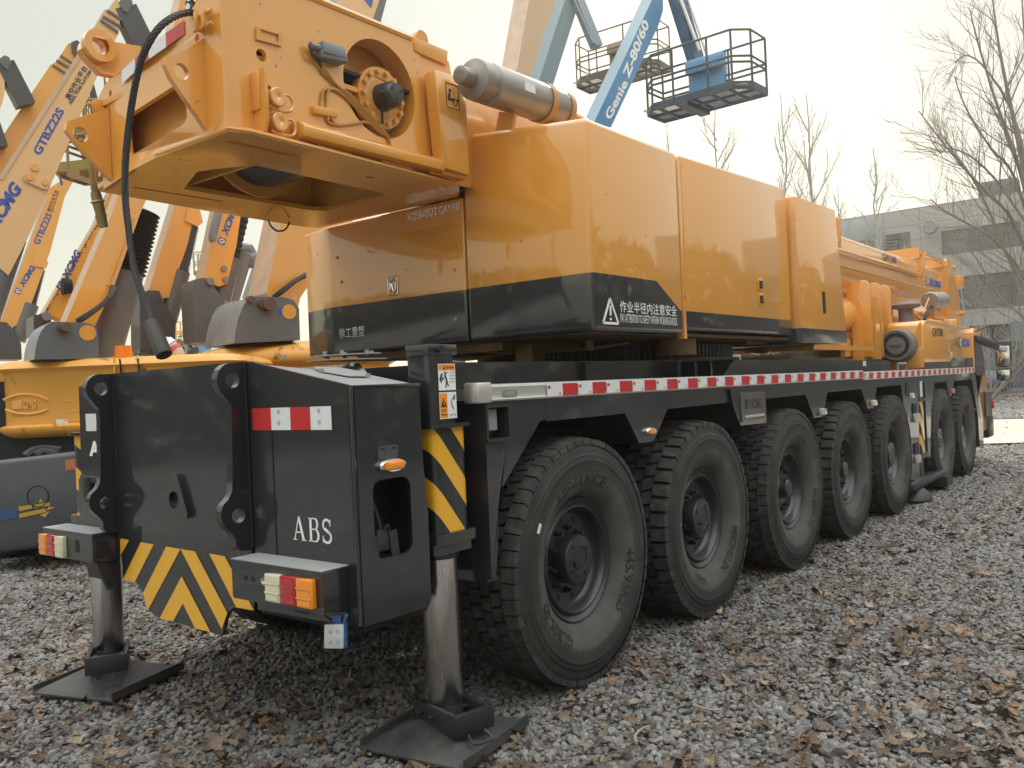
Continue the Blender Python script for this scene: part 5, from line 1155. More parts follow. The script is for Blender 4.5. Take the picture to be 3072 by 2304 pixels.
s0, z0_ = bs(537, 278); b = MB(); b.lathe([(0, .0), (0, .42), (.25, .5), (.5, .3)], wp(s0, z0_, .9), -BN, 20, caps=False); b.lathe([(-.01, 0), (-.01, .38)], wp(s0, z0_, .9), -BN, 20); b.cyl(wp(s0, z0_, 0), wp(s0, z0_, .6), .06); b.build('flood_lamp', GYL, BLD)
s0, z0_ = bs(835, 30); bbox(s0, TOP-.1, s0+2.2, TOP+1.0, -1.5, -.2, 'roof_vent', GYD)
b = MB()
for s_, z in ((bs(725, 650)[0]-1.0, 0),): b.tube([wp(s_, 0, .35), wp(s_, bs(740, 900)[1], .35), wp(s_+.0, bs(740, 790)[1], .35), wp(s_-.3, bs(740, 770)[1], .2), wp(s_-.3, bs(740, 760)[1], 0)], .42, 12)
b.build('vent_duct', GYL, BLD)
# outside stair with railing
b = MB(); sa, za = bs(760, 960); sb_, zb_ = bs(1010, 1180)
b.beam(wp(sa, za-.9, 2.2), wp(sb_+1, .4, 2.2), .3, .9, ez)
for k in range(26):
    t = k/25; s = sa+(sb_+1-sa)*t; z = (za-.8)*(1-t)+.5*t; b.tube([wp(s, z, 2.6), wp(s, z+1.0, 2.6)], .03, 4)
b.tube([wp(sa, za+.2, 2.6), wp(sb_+1, 1.5, 2.6)], .04, 5)
b.beam(wp(sa+3, za-.4, 2.2), wp(sa+14, za-.4, 2.2), .25, 1.2, ez)
for k in range(36): s = sa+3+11*k/35; b.tube([wp(s, za-.3, 2.7), wp(s, za+.9, 2.7)], .03, 4)
b.tube([wp(sa+3, za+.9, 2.7), wp(sa+14, za+.9, 2.7)], .04, 5); 
for s in (sa+4, sa+8.5, sa+13): b.tube([wp(s, 0, 2.4), wp(s, za-.4, 2.4)], .12, 8)
b.build('outside_stair', mat('steel_stair_paint', (.16, .17, .18), .6), BLD)
# fence
F0 = at(2110, 853, 47.5); F1 = at(2212, 849, 47); FD = (V((F1.x, F1.y, 0))-V((F0.x, F0.y, 0))).normalized(); f0 = V((F0.x, F0.y, 0))-FD*6
FE = thing('metal_fence', 'grey steel picket fence running in front of the parked car', 'fence', f0)
b = MB()
for k in range(150): p = f0+FD*(k*.16); b.box(p+V((-.014, -.014, .05)), p+V((.014, .014, 2.05)))
b.build('pickets', mat('grey_fence_steel', (.13, .15, .165), .5), FE, smooth=0)
b = MB()
for z in (.25, 1.85): b.beam(f0+ez*z, f0+FD*24+ez*z, .05, .05, ez)
b.build('rail', MATS['grey_fence_steel'], FE)
for k in range(9): b = MB(); p = f0+FD*(k*3); b.box(p+V((-.05, -.05, 0)), p+V((.05, .05, 2.2))); b.build('post', MATS['grey_fence_steel'], FE)
# verge of fallen leaves below the fence
VG = []
for i in range(2600):
    p = f0+FD*rg_.uniform(-4, 24)+V((-.4, -.1, 0)); p = p-fh*rg_.random()**1.5*7
    VG.append(((p.x, p.y, .02+rg_.uniform(0, .05)), (rg_.uniform(-.5, .5), rg_.uniform(-.5, .5), rg_.uniform(0, 6.3)), (.12,)*3, rg_.randrange(12)))
points_stuff('leaf_verge', VG, lobs)
# car behind the fence, seen from the rear
C0 = at(2160, 845, 52); CA = thing('parked_car', 'dark sedan parked behind the grey picket fence, rear facing the yard', 'car', (C0.x, C0.y, 0))
cm = Mx.Translation((C0.x, C0.y, 0)) @ Mx([(*rh, 0), (*fh, 0), (*ez, 0), (0, 0, 0, 1)]).transposed() @ Mx.Rotation(R(6), 4, 'Z')
CARP = mat('dark_car_paint', (.018, .02, .026), .3, 0, 1)
b = MB(); bd = [(0, .32), (-.02, .62), (.05, .98), (.5, 1.02), (3.6, .95), (4.5, .75), (4.6, .4), (4.55, .28)]
b.prism(bd, lambda u, v: cm @ V((-.9, u, v)), cm.to_3x3() @ V((1.8, 0, 0)), bev=.06); body = b.build('body', CARP, CA)
b = MB(); b.loft([[cm @ V((x, y, .99)) for x, y in ((-.85, .45), (.85, .45), (.85, 3.3), (-.85, 3.3))], [cm @ V((x, y, 1.42)) for x, y in ((-.62, 1.1), (.62, 1.1), (.62, 2.4), (-.62, 2.4))]]); b.build('cabin_glass', mat('car_glass', (.16, .18, .18), .05, 0, 1), body, smooth=0)
b = MB(); b.box((-.60, 1.12, 1.415), (.60, 2.38, 1.45), .02, M=cm); b.build('roof', CARP, body)
for s in (-1, 1):
    b = MB(); b.box((s*.72-.17, -.04, .70), (s*.72+.17, .05, .86), .02, M=cm); b.build('tail_lamp', mat('pale_red_lens', (.55, .12, .12), .3), body)
    for y in (.85, 3.6): b = MB(); b.cyl(cm @ V((s*.72, y, .31)), cm @ V((s*.9, y, .31)), .31, n=20); b.build('wheel', RUB, CA)
b = MB(); b.box((-.26, -.05, .66), (.26, -.03, .80), M=cm); b.build('number_plate', mat('blue_number_plate', (.05, .12, .38), .4), body)
# ---- bare trees
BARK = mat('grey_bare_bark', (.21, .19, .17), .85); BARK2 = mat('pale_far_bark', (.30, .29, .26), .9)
def grow(b, p, d, ln, r, lv, rnd, spread=.55, kids=4, upb=.25, minr=.004, ns=4):
    pts = [p]; q_ = p.copy(); dd = d.copy(); n_ = 5
    for i in range(n_):
        dd = (dd+V((rnd.gauss(0, .07), rnd.gauss(0, .07), upb*.16))).normalized(); q_ = q_+dd*(ln/n_); pts.append(q_.copy())
    b.tube(pts, r, 5 if lv > 1 else ns, r1=max(minr*.6, r*.42))
    if lv <= 0: return
    for k in range(kids+(1 if lv == 1 else 0)):
        t = .22+.75*(k+rnd.random()*.7)/(kids+.4); i = min(int(t*n_), n_-1); o = pts[i].lerp(pts[i+1], t*n_-i) if t < 1 else pts[-1]
        ax = V((rnd.gauss(0, 1), rnd.gauss(0, 1), rnd.gauss(0, .5))); a = (pts[i+1]-pts[i]).normalized(); ax = (ax-a*ax.dot(a)).normalized()
        nd = (a*cos(spread)+ax*sin(spread)).normalized()
        grow(b, o, nd, ln*rnd.uniform(.38, .62), max(minr, r*(1-.5*t)*.5), lv-1, rnd, spread*rnd.uniform(.8, 1.15), kids, upb, minr, ns)
def px_limb(pts, d, jit=.0): return [at(x, y, d+(jit*i)) for i, (x, y) in enumerate(pts)]
TD = 19
BT = thing('bare_tree', 'large leafless tree with many fine twigs, trunk just past the right edge', 'tree', V((at(2262, 900, TD).x, at(2262, 900, TD).y, 0)))
rt_ = random.Random(5)
b = MB(); base = V((at(2262, 900, TD).x, at(2262, 900, TD).y, -.05))
b.tube(smoothpath([base]+px_limb([(2258, 760), (2245, 600), (2232, 470)], TD), 4), .17, 9, r1=.11); b.build('trunk', BARK, BT)
b = MB()
limbs = [([(2236, 500), (2205, 330), (2175, 190), (2155, 80), (2140, -40)], .085, 0), ([(2240, 560), (2212, 400), (2180, 300), (2150, 215), (2112, 90), (2095, 20)], .07, -.25),
         ([(2250, 640), (2190, 480), (2130, 415), (2080, 360), (2030, 300), (1985, 240)], .06, -.3), ([(2254, 690), (2180, 560), (2120, 420), (2060, 330), (2000, 300), (1968, 330)][:5], .055, .1),
         ([(2236, 480), (2222, 300), (2215, 120), (2205, -40)], .08, .3), ([(2230, 420), (2190, 250), (2130, 150), (2090, 120), (2062, 135)], .045, .3),
         ([(2256, 720), (2212, 600), (2150, 520), (2085, 480), (2040, 455), (2010, 430)], .05, -.4), ([(2240, 520), (2160, 400), (2100, 340), (2050, 320), (2030, 330), (2005, 290)], .04, .4),
         ([(2258, 760), (2215, 690), (2160, 640), (2110, 560), (2088, 530)], .045, .2), ([(2245, 560), (2190, 380), (2140, 320), (2085, 230), (2062, 165)], .045, -.1)]
for pts, r, j in limbs:
    q_ = smoothpath(px_limb(pts, TD, j*.5), 4); b.tube(q_, r*.75, 6, r1=.010)
    n_ = len(q_)
    for k in range(3, n_-1):
        for rep in range(2):
            if rt_.random() < .42: continue
            a = (q_[k+1]-q_[k]).normalized(); ax = V((rt_.gauss(0, 1), rt_.gauss(0, 1), rt_.gauss(0, .8))); ax = (ax-a*ax.dot(a)).normalized()
            t = k/n_; grow(b, q_[k], (a*.78+ax*.6).normalized(), rt_.uniform(.7, 1.5)*(1.25-.6*t), max(.006, r*.75*(1-.7*t)*.42), 2 if rt_.random() < .6 else 1, rt_, .5, 3, .35, .0042, 3)
b.build('branches', BARK, BT)
# low scrub branches in front of the building
for i, (x, y, d, lb) in enumerate(((2140, 850, 40, 'leafless scrub tree growing along the fence below the building windows'),)):
    p = at(x, y, d); p.z = 0; T = thing('scrub_tree', lb, 'tree', p); rs = random.Random(20+i); b = MB()
    for k in range(5): grow(b, p+V((rs.uniform(-.5, .5), rs.uniform(-.5, .5), 0)), V((rs.gauss(0, .35), rs.gauss(0, .35), 1)).normalized(), rs.uniform(4, 6.5), .06, 3, rs, .6, 4, .2, .010, 3)
    b.build('branches', BARK, T)
for (tx, ty, by, d, lb, sd_, wd) in ((1545, 228, 350, 38, 'slim leafless sapling below the hanging blue basket', 1, .9), (1686, 205, 400, 40, 'left of two tall slim leafless saplings above the crane housings', 2, .8), (1742, 205, 425, 36, 'right of two tall slim leafless saplings above the crane housings', 3, 1.0), (1886, 320, 460, 42, 'short slim leafless sapling standing before the office building roof', 4, .75), (1440, 268, 330, 44, 'thin leafless sapling tip just right of the blue boom', 5, .6), (1810, 400, 430, 48, 'small faint leafless sapling left of the office building edge', 6, .7)):
    top = at(tx, ty, d); bot = V((at(tx+8, by, d).x, at(tx+8, by, d).y, 0)); rs = random.Random(sd_)
    T = thing('sapling', lb, 'tree', bot); b = MB(); pts = [bot.lerp(top, t)+V((rs.gauss(0, .05), rs.gauss(0, .05), 0))*(t < .99) for t in [i/9 for i in range(10)]]
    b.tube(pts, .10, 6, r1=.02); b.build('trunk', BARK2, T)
    b = MB(); h = top.z-bot.z
    for k in range(15):
        t = .42+.5*k/15; o = bot.lerp(top, t); a = rs.uniform(0, 2*pi); dr = V((cos(a)*.75, sin(a)*.75, 1)).normalized(); grow(b, o, dr, h*.26*wd*(1.25-t), .035, 2, rs, .4, 3, .5, .011, 3)
    b.build('branches', BARK2, T)

# unseen belts of dark cards, added to be mirrored in the glossy paint
b = MB(); rs = random.Random(3)
for k in range(7000):
    x = -24+86*rs.random(); y = -13.5-rs.random()*3; hh = 5.8+1.6*noise.noise(V((x*.16, 2, 0)))+.9*noise.noise(V((x*.7, 5, 0))); z = hh*rs.random()
    s = .28*rs.uniform(.7, 1.5); u = V((rs.gauss(0, 1), rs.gauss(0, 1), rs.gauss(0, 1))).normalized()*s; v_ = u.orthogonal().normalized()*s*.8; c = V((x, y, z+.1)); b.poly([c-u, c+v_, c+u, c-v_])
for k in range(4200):
    x = -44+42*rs.random(); y = 19+rs.random()*3; hh = 4.2+1.2*noise.noise(V((x*.16, 9, 0)))+.7*noise.noise(V((x*.7, 5, 4))); z = hh*rs.random()
    s = .28*rs.uniform(.7, 1.5); u = V((rs.gauss(0, 1), rs.gauss(0, 1), rs.gauss(0, 1))).normalized()*s; v_ = u.orthogonal().normalized()*s*.8; c = V((x, y, z+.1)); b.poly([c-u, c+v_, c+u, c-v_])
tb = b.build('reflection_belt', mat('reflection_belt_brown', (.05, .036, .022), .8), None, smooth=0); tag(tb, kind='stuff')
# ================================================================== boom lifts parked behind the crane
TH = R(38)
HD = rh*cos(TH)+fh*sin(TH); HN = rh*sin(TH)-fh*cos(TH)       # heading of the rows, and the side facing the yard
z1 = lambda a, b: (a*.3038, b*.3038)
z2 = lambda a, b: (a*.3255, 432+b*.3255)
z3 = lambda a, b: (432+a*.3038, b*.3038)
z6 = lambda a, b: (1188+a*.2181, b*.2181)
class Lift:
    def __init__(s, name, label, cat, ref, d, base, group='boom lifts parked in rows behind the crane', n=None):
        s.n = n or HN; s.p0 = at(*ref, d); b = onp(*base, s.p0, s.n); s.base = V((b.x, b.y, 0))-s.n*.0
        s.t = thing(name, label, cat, s.base, group)
    def P(s, x, y, off=0): return onp(x, y, s.p0, s.n)+s.n*off
    def slab(s, name, m, pts, off, th, parent=None, pale=None, bev=.0, holes=()):
        b = MB(); ps = [s.P(x, y, off) for x, y in pts]
        # plane coordinates
        ux = s.n.cross(ez).normalized()*-1; o = ps[0]
        to2 = lambda p: ((p-o).dot(ux), (p-o).dot(ez))
        hs = [[to2(s.P(x, y, off)) for x, y in h] for h in holes]
        b.prism([to2(p) for p in ps], lambda u, v: o+ux*u+ez*v, -s.n*th, hs, bev=bev)
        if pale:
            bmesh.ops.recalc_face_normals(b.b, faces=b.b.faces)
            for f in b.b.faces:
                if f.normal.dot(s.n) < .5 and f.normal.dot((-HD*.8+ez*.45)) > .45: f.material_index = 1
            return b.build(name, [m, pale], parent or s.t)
        return b.build(name, m, parent or s.t)
    def rod(s, name, m, a, c, r, off, parent=None, n=14):
        b = MB(); b.cyl(s.P(*a, off), s.P(*c, off), r, n=n); return b.build(name, m, parent or s.t)
    def bellows(s, name, m, a, c, r, off, k, parent=None, coarse=.35):
        b = MB(); A = s.P(*a, off); C = s.P(*c, off); L_ = (C-A).length; pr = [(0, 0)]
        for i in range(k): pr += [(L_*i/k, r*(1-coarse)), (L_*(i+.5)/k, r)]
        pr += [(L_, r*(1-coarse)), (L_, 0)]; b.lathe(pr, A, (C-A), 18); return b.build(name, m, parent or s.t, smooth=20)
    def word(s, name, w, a, c, hpx, m, parent, off=.004, bold=.03, shear=0, below=True):
        A = s.P(*a, off); C = s.P(*c, off); xd = (C-A); yd = s.n.cross(xd).normalized()
        if below: yd = -yd if yd.dot(-HD) < 0 else yd
        h = hpx/1878*(A-CP).dot(fw); b = MB(); put_text(b, w, A, xd, yd, xd.length, h, bold, shear); return b.build(name, m, parent, smooth=0)
    def logo(s, a, c, parent, off=.004):           # emblem square then italic letters along a->c
        A = s.P(*a, off); C = s.P(*c, off); xd = (C-A).normalized(); L_ = (C-A).length; yd = s.n.cross(xd).normalized()
        yd = -yd if yd.dot(-HD) < 0 else yd
        b = MB(); q_ = L_*.17; emblem(b, A, xd, yd, q_, s.n, 0, 1); put_text(b, 'XCMG', A+xd*L_*.24, xd, yd, L_*.76, q_, .05, .3, 0); return b.build('brand_lettering', [BLU, WH], parent, smooth=0)
    def undercarriage(s, w=2.3, l=4.2, dep=2.2, top=2.3, cw=True):
        c = s.base-s.n*dep*.5
        M = Mx.Translation(c) @ Mx([(*HD, 0), (*(-s.n), 0), (*ez, 0), (0, 0, 0, 1)]).transposed()
        b = MB(); b.box((-l/2, -w*.32, .45), (l/2, w*.32, .95), .06, M=M); b.cyl(M @ V((0, 0, .95)), M @ V((0, 0, 1.35)), .6, n=20); b.build('chassis', GYD, s.t)
        for u in (-1, 1):
            for v in (-1, 1): b = MB(); a = M @ V((u*l*.36, v*w*.36, .5)); b.lathe([(-.2, .2), (-.2, .42), (-.14, .5), (.14, .5), (.2, .42), (.2, .2)], a, s.n, 22, caps=True); b.build('wheel', RUB, s.t)
        if cw: b = MB(); b.loft([[M @ V((x, y, z)) for x, y in rrect(-1.3, -1.0, 1.3, 1.0, .35)] for z in (1.3, top)]); b._bev(list(b.b.faces)[:0], .1); b.build('turntable', OR2, s.t)
        return M
def basket(parent, name, o, ex_, ey_, w, dp, h, m, mesh=True, r=.022, panel=None):
    ex_ = V(ex_).normalized(); ey_ = V(ey_).normalized(); o = V(o); Q = lambda u, v, z: o+ex_*u+ey_*v+ez*z
    b = MB(); c = .12*w; ol = [(c, 0), (w-c, 0), (w, dp*.3), (w, dp), (0, dp), (0, dp*.3)]
    def loop(z, rr): 
        for (u, v), (u2, v2) in zip(ol, ol[1:]+ol[:1]): b.tube([Q(u, v, z), Q(u2, v2, z)], rr, 6)
    for z in (0, h*.45, h*.55, h): loop(z, r)
    for u, v in ol+[(w*.33, 0), (w*.66, 0), (w*.33, dp), (w*.66, dp)]: b.tube([Q(u, v, 0), Q(u, v, h)], r, 6)
    rail_ = b.build(name, m, parent)
    b = MB()
    for (u, v), (u2, v2) in zip(ol, ol[1:]+ol[:1]): b.beam(Q(u, v, .07), Q(u2, v2, .07), .14, .02, (Q(u2, v2, 0)-Q(u, v, 0)).cross(ez))
    for k in range(1, 6): b.beam(Q(w*k/6, 0.02, .02), Q(w*k/6, dp-.02, .02), .03, .06, ey_.cross(ez).cross(ey_))
    b.beam(Q(.02, dp*.5, .02), Q(w-.02, dp*.5, .02), .03, .06, ez); b.beam(Q(w*.42, -.02, -.04), Q(w*.42, dp, -.04), .22, .1, ez)
    b.build('floor_frame', m, rail_)
    b = MB()
    for k in range(int(w/.06)): u = .03+k*.06; b.tube([Q(u, .03, .05), Q(u, dp-.03, .05)], .008, 3)
    for k in range(int(dp/.06)): v = .03+k*.06; b.tube([Q(.03, v, .05), Q(w-.03, v, .05)], .008, 3)
    b.build('floor_mesh', MESH if m is OLIVE else GYL, rail_)
    if panel: b = MB(); b.beam(Q(w*.45, dp+.03, .0), Q(w*.45, dp+.03, h*1.02), w*.36, .14, ey_, bev=.03); b.beam(Q(w*.45, dp-.1, h*.72), Q(w*.45, dp-.1, h*.95), w*.34, .22, ey_, bev=.03); b.build('control_panel', panel, rail_)
    return rail_
# --- the near lift: yellow counterweight, grey boom mount, long orange boom
A = Lift('boom_lift', 'near boom lift with scratched yellow counterweight and wide orange boom, behind the crane tail', 'boom lift', (100, 860), 10.2, (150, 1190), n=HN)
cN = (HN*.6-fh*.6).normalized(); cT = ez.cross(cN)*1
a0 = at(2, 860, 10.2); 
cwc = on(95, 865, 'z', 2.0); 
CX = V((rh.x, rh.y, 0)); CX = (rh*cos(R(4))+fh*sin(R(4))); CY = ez.cross(CX)       # width along CX, depth along CY
pL = at(-24, 860, 10.3); o_ = V((pL.x, pL.y, 0))
b = MB()
def zpx(y, x=95, d=10.2): return at(x, y, d).z
zs = [(zpx(947), -.10), (zpx(940), -.02), (zpx(930), .03), (zpx(922), .03), (zpx(917), -.03), (zpx(806), -.03), (zpx(800), .0), (zpx(793), .03), (zpx(782), .0), (zpx(776), -.10), (zpx(774), -.28)]
Wd, Dp = 2.9, 2.3
rings = []
for z, k in zs: rings.append([o_+CX*u+CY*v+ez*z for u, v in rrect(-k, -k, Wd+k, Dp+k, .38+min(k, 0), 8)])
b.loft(rings); cwt = b.build('counterweight', YED, A.t, smooth=50)
q_ = lambda x, y: onp(x, y, o_-CY*-.028+CY*-.0, CY)      # front face of the counterweight body
fp_ = o_+CY*.03; 
def fq(x, y, k=0): return onp(x, y, fp_, CY)-CY*k
b = MB()
for (sx_, y0_, amp) in (((8, 104), 858, -18), ((12, 104), 890, 14)):
    pts = [fq(sx_[0]+(sx_[1]-sx_[0])*i/10, y0_+(amp*.0)+( (i-5)**2/25-.5)*(-amp if amp < 0 else -amp)*.7) for i in range(11)]; b.tube(pts, .018, 6)
b.build('moulded_border', YED, cwt)
b = MB(); xd = (fq(80, 872)-fq(28, 872)); put_text(b, 'XCMG', fq(40, 884), xd, ez, (fq(80, 872)-fq(40, 872)).length, .12, .05, .25); emblem(b, fq(28, 884, .002), xd, ez, .10, -CY, 0, 0)
eb = b.build('embossed_lettering', YE, cwt, smooth=0)
so_ = eb.modifiers.new('depth', 'SOLIDIFY'); so_.thickness = .03; so_.offset = 0
b = MB()
for y in (865, 888, 909): b.beam(fq(137, y, .002), fq(172, y, .002), .012, .006, CY)
for x, y in ((190, 800),): b.beam(fq(250, 775, .04), fq(250, 805, .04), .02, .02, CY)
b.build('moulded_grooves', YED, cwt)
b = MB(); b.poly([fq(122, 938-18, .004), fq(148, 938-18, .004), fq(148, 920-14, .004), fq(122, 920-14, .004)]); b.build('small_white_sticker', WHR, cwt, smooth=0)
for x in (261, 300): b = MB(); b.tube([fq(x, 776, .035), fq(x+4, 790, .06), fq(x+2, 806, .02)], .012, 5); b.build('hood_seam', DK, cwt)
b = MB(); c = at(267, 770, 10.6); b.cyl(c+ez*-.05, c, .14, n=16); b.cyl(c, c+ez*.13, .10, .095, 16); b.build('orange_beacon', mat('orange_beacon_glass', (.85, .22, .01), .3), A.t)
# chassis and arrow decal
b = MB(); fz = lambda x, y: onp(x, y, at(60, 1080, 9.6), (HN*.3-fh).normalized()); nn_ = (fh-HN*.3).normalized()
pr = [fz(-60, 1205), fz(255, 1160), fz(255, 985), fz(160, 976), fz(-60, 1002)]
b.loft([[p for p in pr], [p+nn_*1.4+ez*(-.02) for p in pr]]); b._bev(list(b.b.faces), .05, 3); ch = b.build('chassis', GYD, A.t)
b = MB(); k = nn_*-.004
def fa(x, y, kk=1): return fz(x, y)-nn_*(.006*kk)
b.poly([fa(-5, 1125), fa(38, 1119), fa(38, 1098), fa(-5, 1103)], 0)
for pts in (((42, 1119), (100, 1106), (98, 1098), (42, 1110)), ((42, 1104), (70, 1098), (70, 1090), (40, 1094)), ((74, 1098), (108, 1092), (108, 1085), (76, 1090)), ((84, 1085), (94, 1085), (88, 1076)), ((86, 1112), (108, 1104), (98, 1118)), ((100, 1103), (120, 1096), (106, 1094))): b.poly([fa(*p) for p in pts], 1)
b.build('worn_arrow_decal', [mat('worn_blue_decal', (.03, .075, .19), .6), mat('worn_yellow_decal', (.45, .27, .03), .6)], ch, smooth=0)
b = MB(); b.tube([fz(82+23*cos(t), 1072+23*sin(t))-nn_*.004 for t in [2*pi*i/24 for i in range(25)]], .006, 5); b.build('round_cover_plate', DK, ch)
b = MB(); b.poly([fa(142, 1017), fa(172, 1012), fa(172, 990), fa(141, 994)]); b.build('orange_reflector', mat('faded_orange_reflector', (.45, .13, .05), .5), ch, smooth=0)
b = MB(); c = at(85, 960, 10.6); b.beam(at(0, 965, 10.7), at(260, 965, 10.7), .45, 1.6, ez); b.beam(at(10, 970, 10.9), at(260, 968, 10.9), .4, .4, fh); b.build('turntable_base', DK, A.t)
for x, dd in ((5, 10.6), (200, 10.6)):
    c = at(x, 1150, dd); c.z = .5; b = MB(); b.lathe([(-.2, .2), (-.2, .42), (-.14, .5), (.14, .5), (.2, .42), (.2, .2)], c, HN*.3-fh, 22, caps=True); b.build('wheel', RUB, A.t)
b = MB(); b.tube(smoothpath([at(53, 988, 10), at(70, 975, 10.1), at(100, 970, 10.2), at(135, 974, 10.1)]), .05, 8); b.tube(smoothpath([at(75, 985, 10), at(95, 976, 10.1), at(128, 982, 10.1)]), .045, 8); b.build('coiled_hose', RUBH, ch)
# boom mount with rounded back
def mount(Lf, pts, off, th, m1=GY, m2=GYL, name='boom_mount'):
    o = Lf.slab(name, m1, pts, off, th, pale=m2); return o  # rounded back takes a lighter grey, standing for light from above
mt_ = mount(A, [z2(228, 1058)]+[z2(*p) for p in ((234, 1000), (246, 940), (268, 880), (300, 835), (345, 806), (560, 814), (610, 825), (640, 850), (652, 890), (658, 1055))], 0, .75)
b = MB(); b.cyl(A.P(*z2(430, 848), .0), A.P(*z2(430, 848), .10), .055, n=10); b.cyl(A.P(*z2(400, 845), .0), A.P(*z2(400, 845), .05), .04, n=10); b.build('mount_bolt', mat('rusty_bolt', (.12, .06, .04), .7), mt_)
b = MB(); b.cyl(A.P(*z2(582, 882), .004), A.P(*z2(582, 882), .006), .095, n=24); b.build('mount_port', OR2, mt_)
b = MB(); P_ = [A.P(*z2(*p), .006) for p in ((618, 898), (648, 898), (648, 866), (618, 866))]; b.poly(P_); b.build('blue_sticker', BLU, mt_, smooth=0)
bA = A.slab('boom', OR, [z2(455, 800), z2(770, 60), (378, 70), (396, 0), (406, -40), (600, -40), (480, 60), (322, 430), z2(960, 60), z2(775, 570), z2(640, 850), z2(630, 1000), z2(420, 900)], -.16, .44, pale=PALE)
b = MB(); b.tube([A.P(*z2(900, 100), -.15), A.P(*z2(735, 560), -.15)], .02, 6); b.build('boom_rib', OR2, bA)
b = MB()
for k in range(3): b.tube(smoothpath([A.P(*z2(515+k*4, 800), -.05), A.P(*z2(560, 770+k*8), 0), A.P(*z2(660+k*5, 705), 0), A.P(*z2(725+k*5, 640), -.02), A.P(*z2(755+k*6, 565), -.08)]), .025, 6)
b.build('boom_hoses', RUBH, bA)
A.rod('lift_cylinder', GY, z2(760, 1060), z2(935, 430), .235, -.75)
A.bellows('cylinder_bellows', mat('dark_bellows_rubber', (.03, .028, .025), .6), z2(935, 435), z2(1040, 0), .26, -.75, 15, coarse=.32)
A.slab('grey_bracket', GYD, [z2(655, 1060), z2(660, 960), z2(700, 830), z2(810, 620), z2(830, 640), z2(760, 900), z2(760, 1060)], -.9, .1)
# --- generic lifts
def lift(label, ref, d, base, boom, th, bm, pl, logo=None, model=None, sub=None, name='boom_lift', und=True):
    f = Lift(name, label, 'boom lift', ref, d, base)
    o = f.slab('boom', bm, boom, 0, th, pale=pl)
    if und: f.undercarriage()
    return f, o
# lift with the large blue lettering
B, bo = lift('pale boom lift whose raised boom carries large blue model lettering, highest at the far left', (150, 300), 11.5, (-60, 1100),
    [z1(-230, 1700), z1(0, 1262), z1(580, 345), z1(745, 65), z1(780, 75), z1(805, 12), z1(835, -15), z1(862, 60), z1(855, 130), z1(845, 235), z1(700, 520), z1(215, 1659), z1(60, 1960)], .22, YEP, GYL)
b = MB(); b.beam(B.P(*z1(0, 1275), -.0), B.P(*z1(605, 330), 0), .05, .03, HN); b.build('boom_edge_strip', PALE, bo)
for a, c in ((z1(715, 145), z1(838, 232)), (z1(730, 118), z1(855, 190)), (z1(760, 75), z1(862, 140))): 
    b = MB(); b.beam(B.P(*a, .01), B.P(*c, .01), .03, .03, HN); b.build('section_collar', GY, bo)
B.word('model_lettering', 'GTBZ22S', z1(300, 1110), z1(450, 810), 20, BLU, bo, bold=.04) if 0 else None
B.word('model_lettering', 'GTBZ22S', (87, 337), (140, 240), 17, BLU, bo, bold=.035)
B.word('chinese_lettering', '高空作业平台', (151, 217), (190, 148), 12.5, NAVY, bo, bold=.02)
B.word('english_lettering', 'AERIAL WORK PLATFORM', (154, 227), (198, 156), 7, NAVY, bo, bold=.02)
B.logo((-30, 535), (52, 405), bo)
b = MB(); b.poly([B.P(*z1(*p), .005) for p in ((625, 440), (665, 465), (640, 500))]); b.build('blue_arrow', BLU, bo, smooth=0)
pl_ = B.slab('cylinder_bracket', YEP, [z1(*p) for p in ((215, 1140), (268, 1150), (350, 1270), (365, 1310), (335, 1350), (300, 1345), (175, 1290), (160, 1260))], .03, .06, bo)
b = MB()
for p, r_ in ((z1(243, 1195), .05), (z1(207, 1260), .05), (z1(318, 1302), .04)): b.cyl(B.P(*p, .03), B.P(*p, .05), r_, n=12)
b.build('bracket_pin', YE, pl_)
B.bellows('cylinder_bellows', GYD, (79, 405), (33, 521), .095, -.15, 34, coarse=.14)
B.rod('lift_cylinder', GY, (38, 512), (-40, 740), .13, -.15)
el = B.slab('jib_elbow', GY, [z1(*p) for p in ((845, 15), (870, -20), (930, -10), (940, 30), (905, 95), (870, 80))], .03, .25)
b = MB(); b.beam(B.P(*z1(895, 45), -.1), B.P(*z1(1045, 350), -.1), .30, .22, HN); b.build('jib_arm', GYD, el)
# lift standing behind it
C, co = lift('yellow boom lift half hidden behind the lettered boom, with dark boom elbow', (90, 220), 13.5, (-120, 1050),
    [z1(-250, 1420), z1(0, 995), z1(360, 460), z1(400, 440), z1(470, 330), z1(490, 305), z1(530, 320), z1(600, 380), z1(560, 560), z1(120, 1400)], .2, YE, GYL)
for a, c in ((z1(375, 465), z1(500, 545)), (z1(400, 430), z1(520, 500)), (z1(430, 395), z1(540, 470))): b = MB(); b.beam(C.P(*a, .01), C.P(*c, .01), .03, .03, HN); b.build('section_collar', GY, co)
ce = C.slab('jib_elbow', GYD, [z1(*p) for p in ((505, 305), (545, 292), (572, 320), (560, 360), (530, 410), (512, 370))], .05, .25)
b = MB(); b.beam(C.P(170, 100, -.2), C.P(205, 235, -.2), .22, .22, HN); b.build('jib_arm', GYD, ce)
pb = C.P(146, 300, .3); basket(C.t, 'work_basket', C.P(134, 316, .7), rh*.9+fh*.3, fh*.9-rh*.3, .75, 1.4, 1.0, OLIVE)
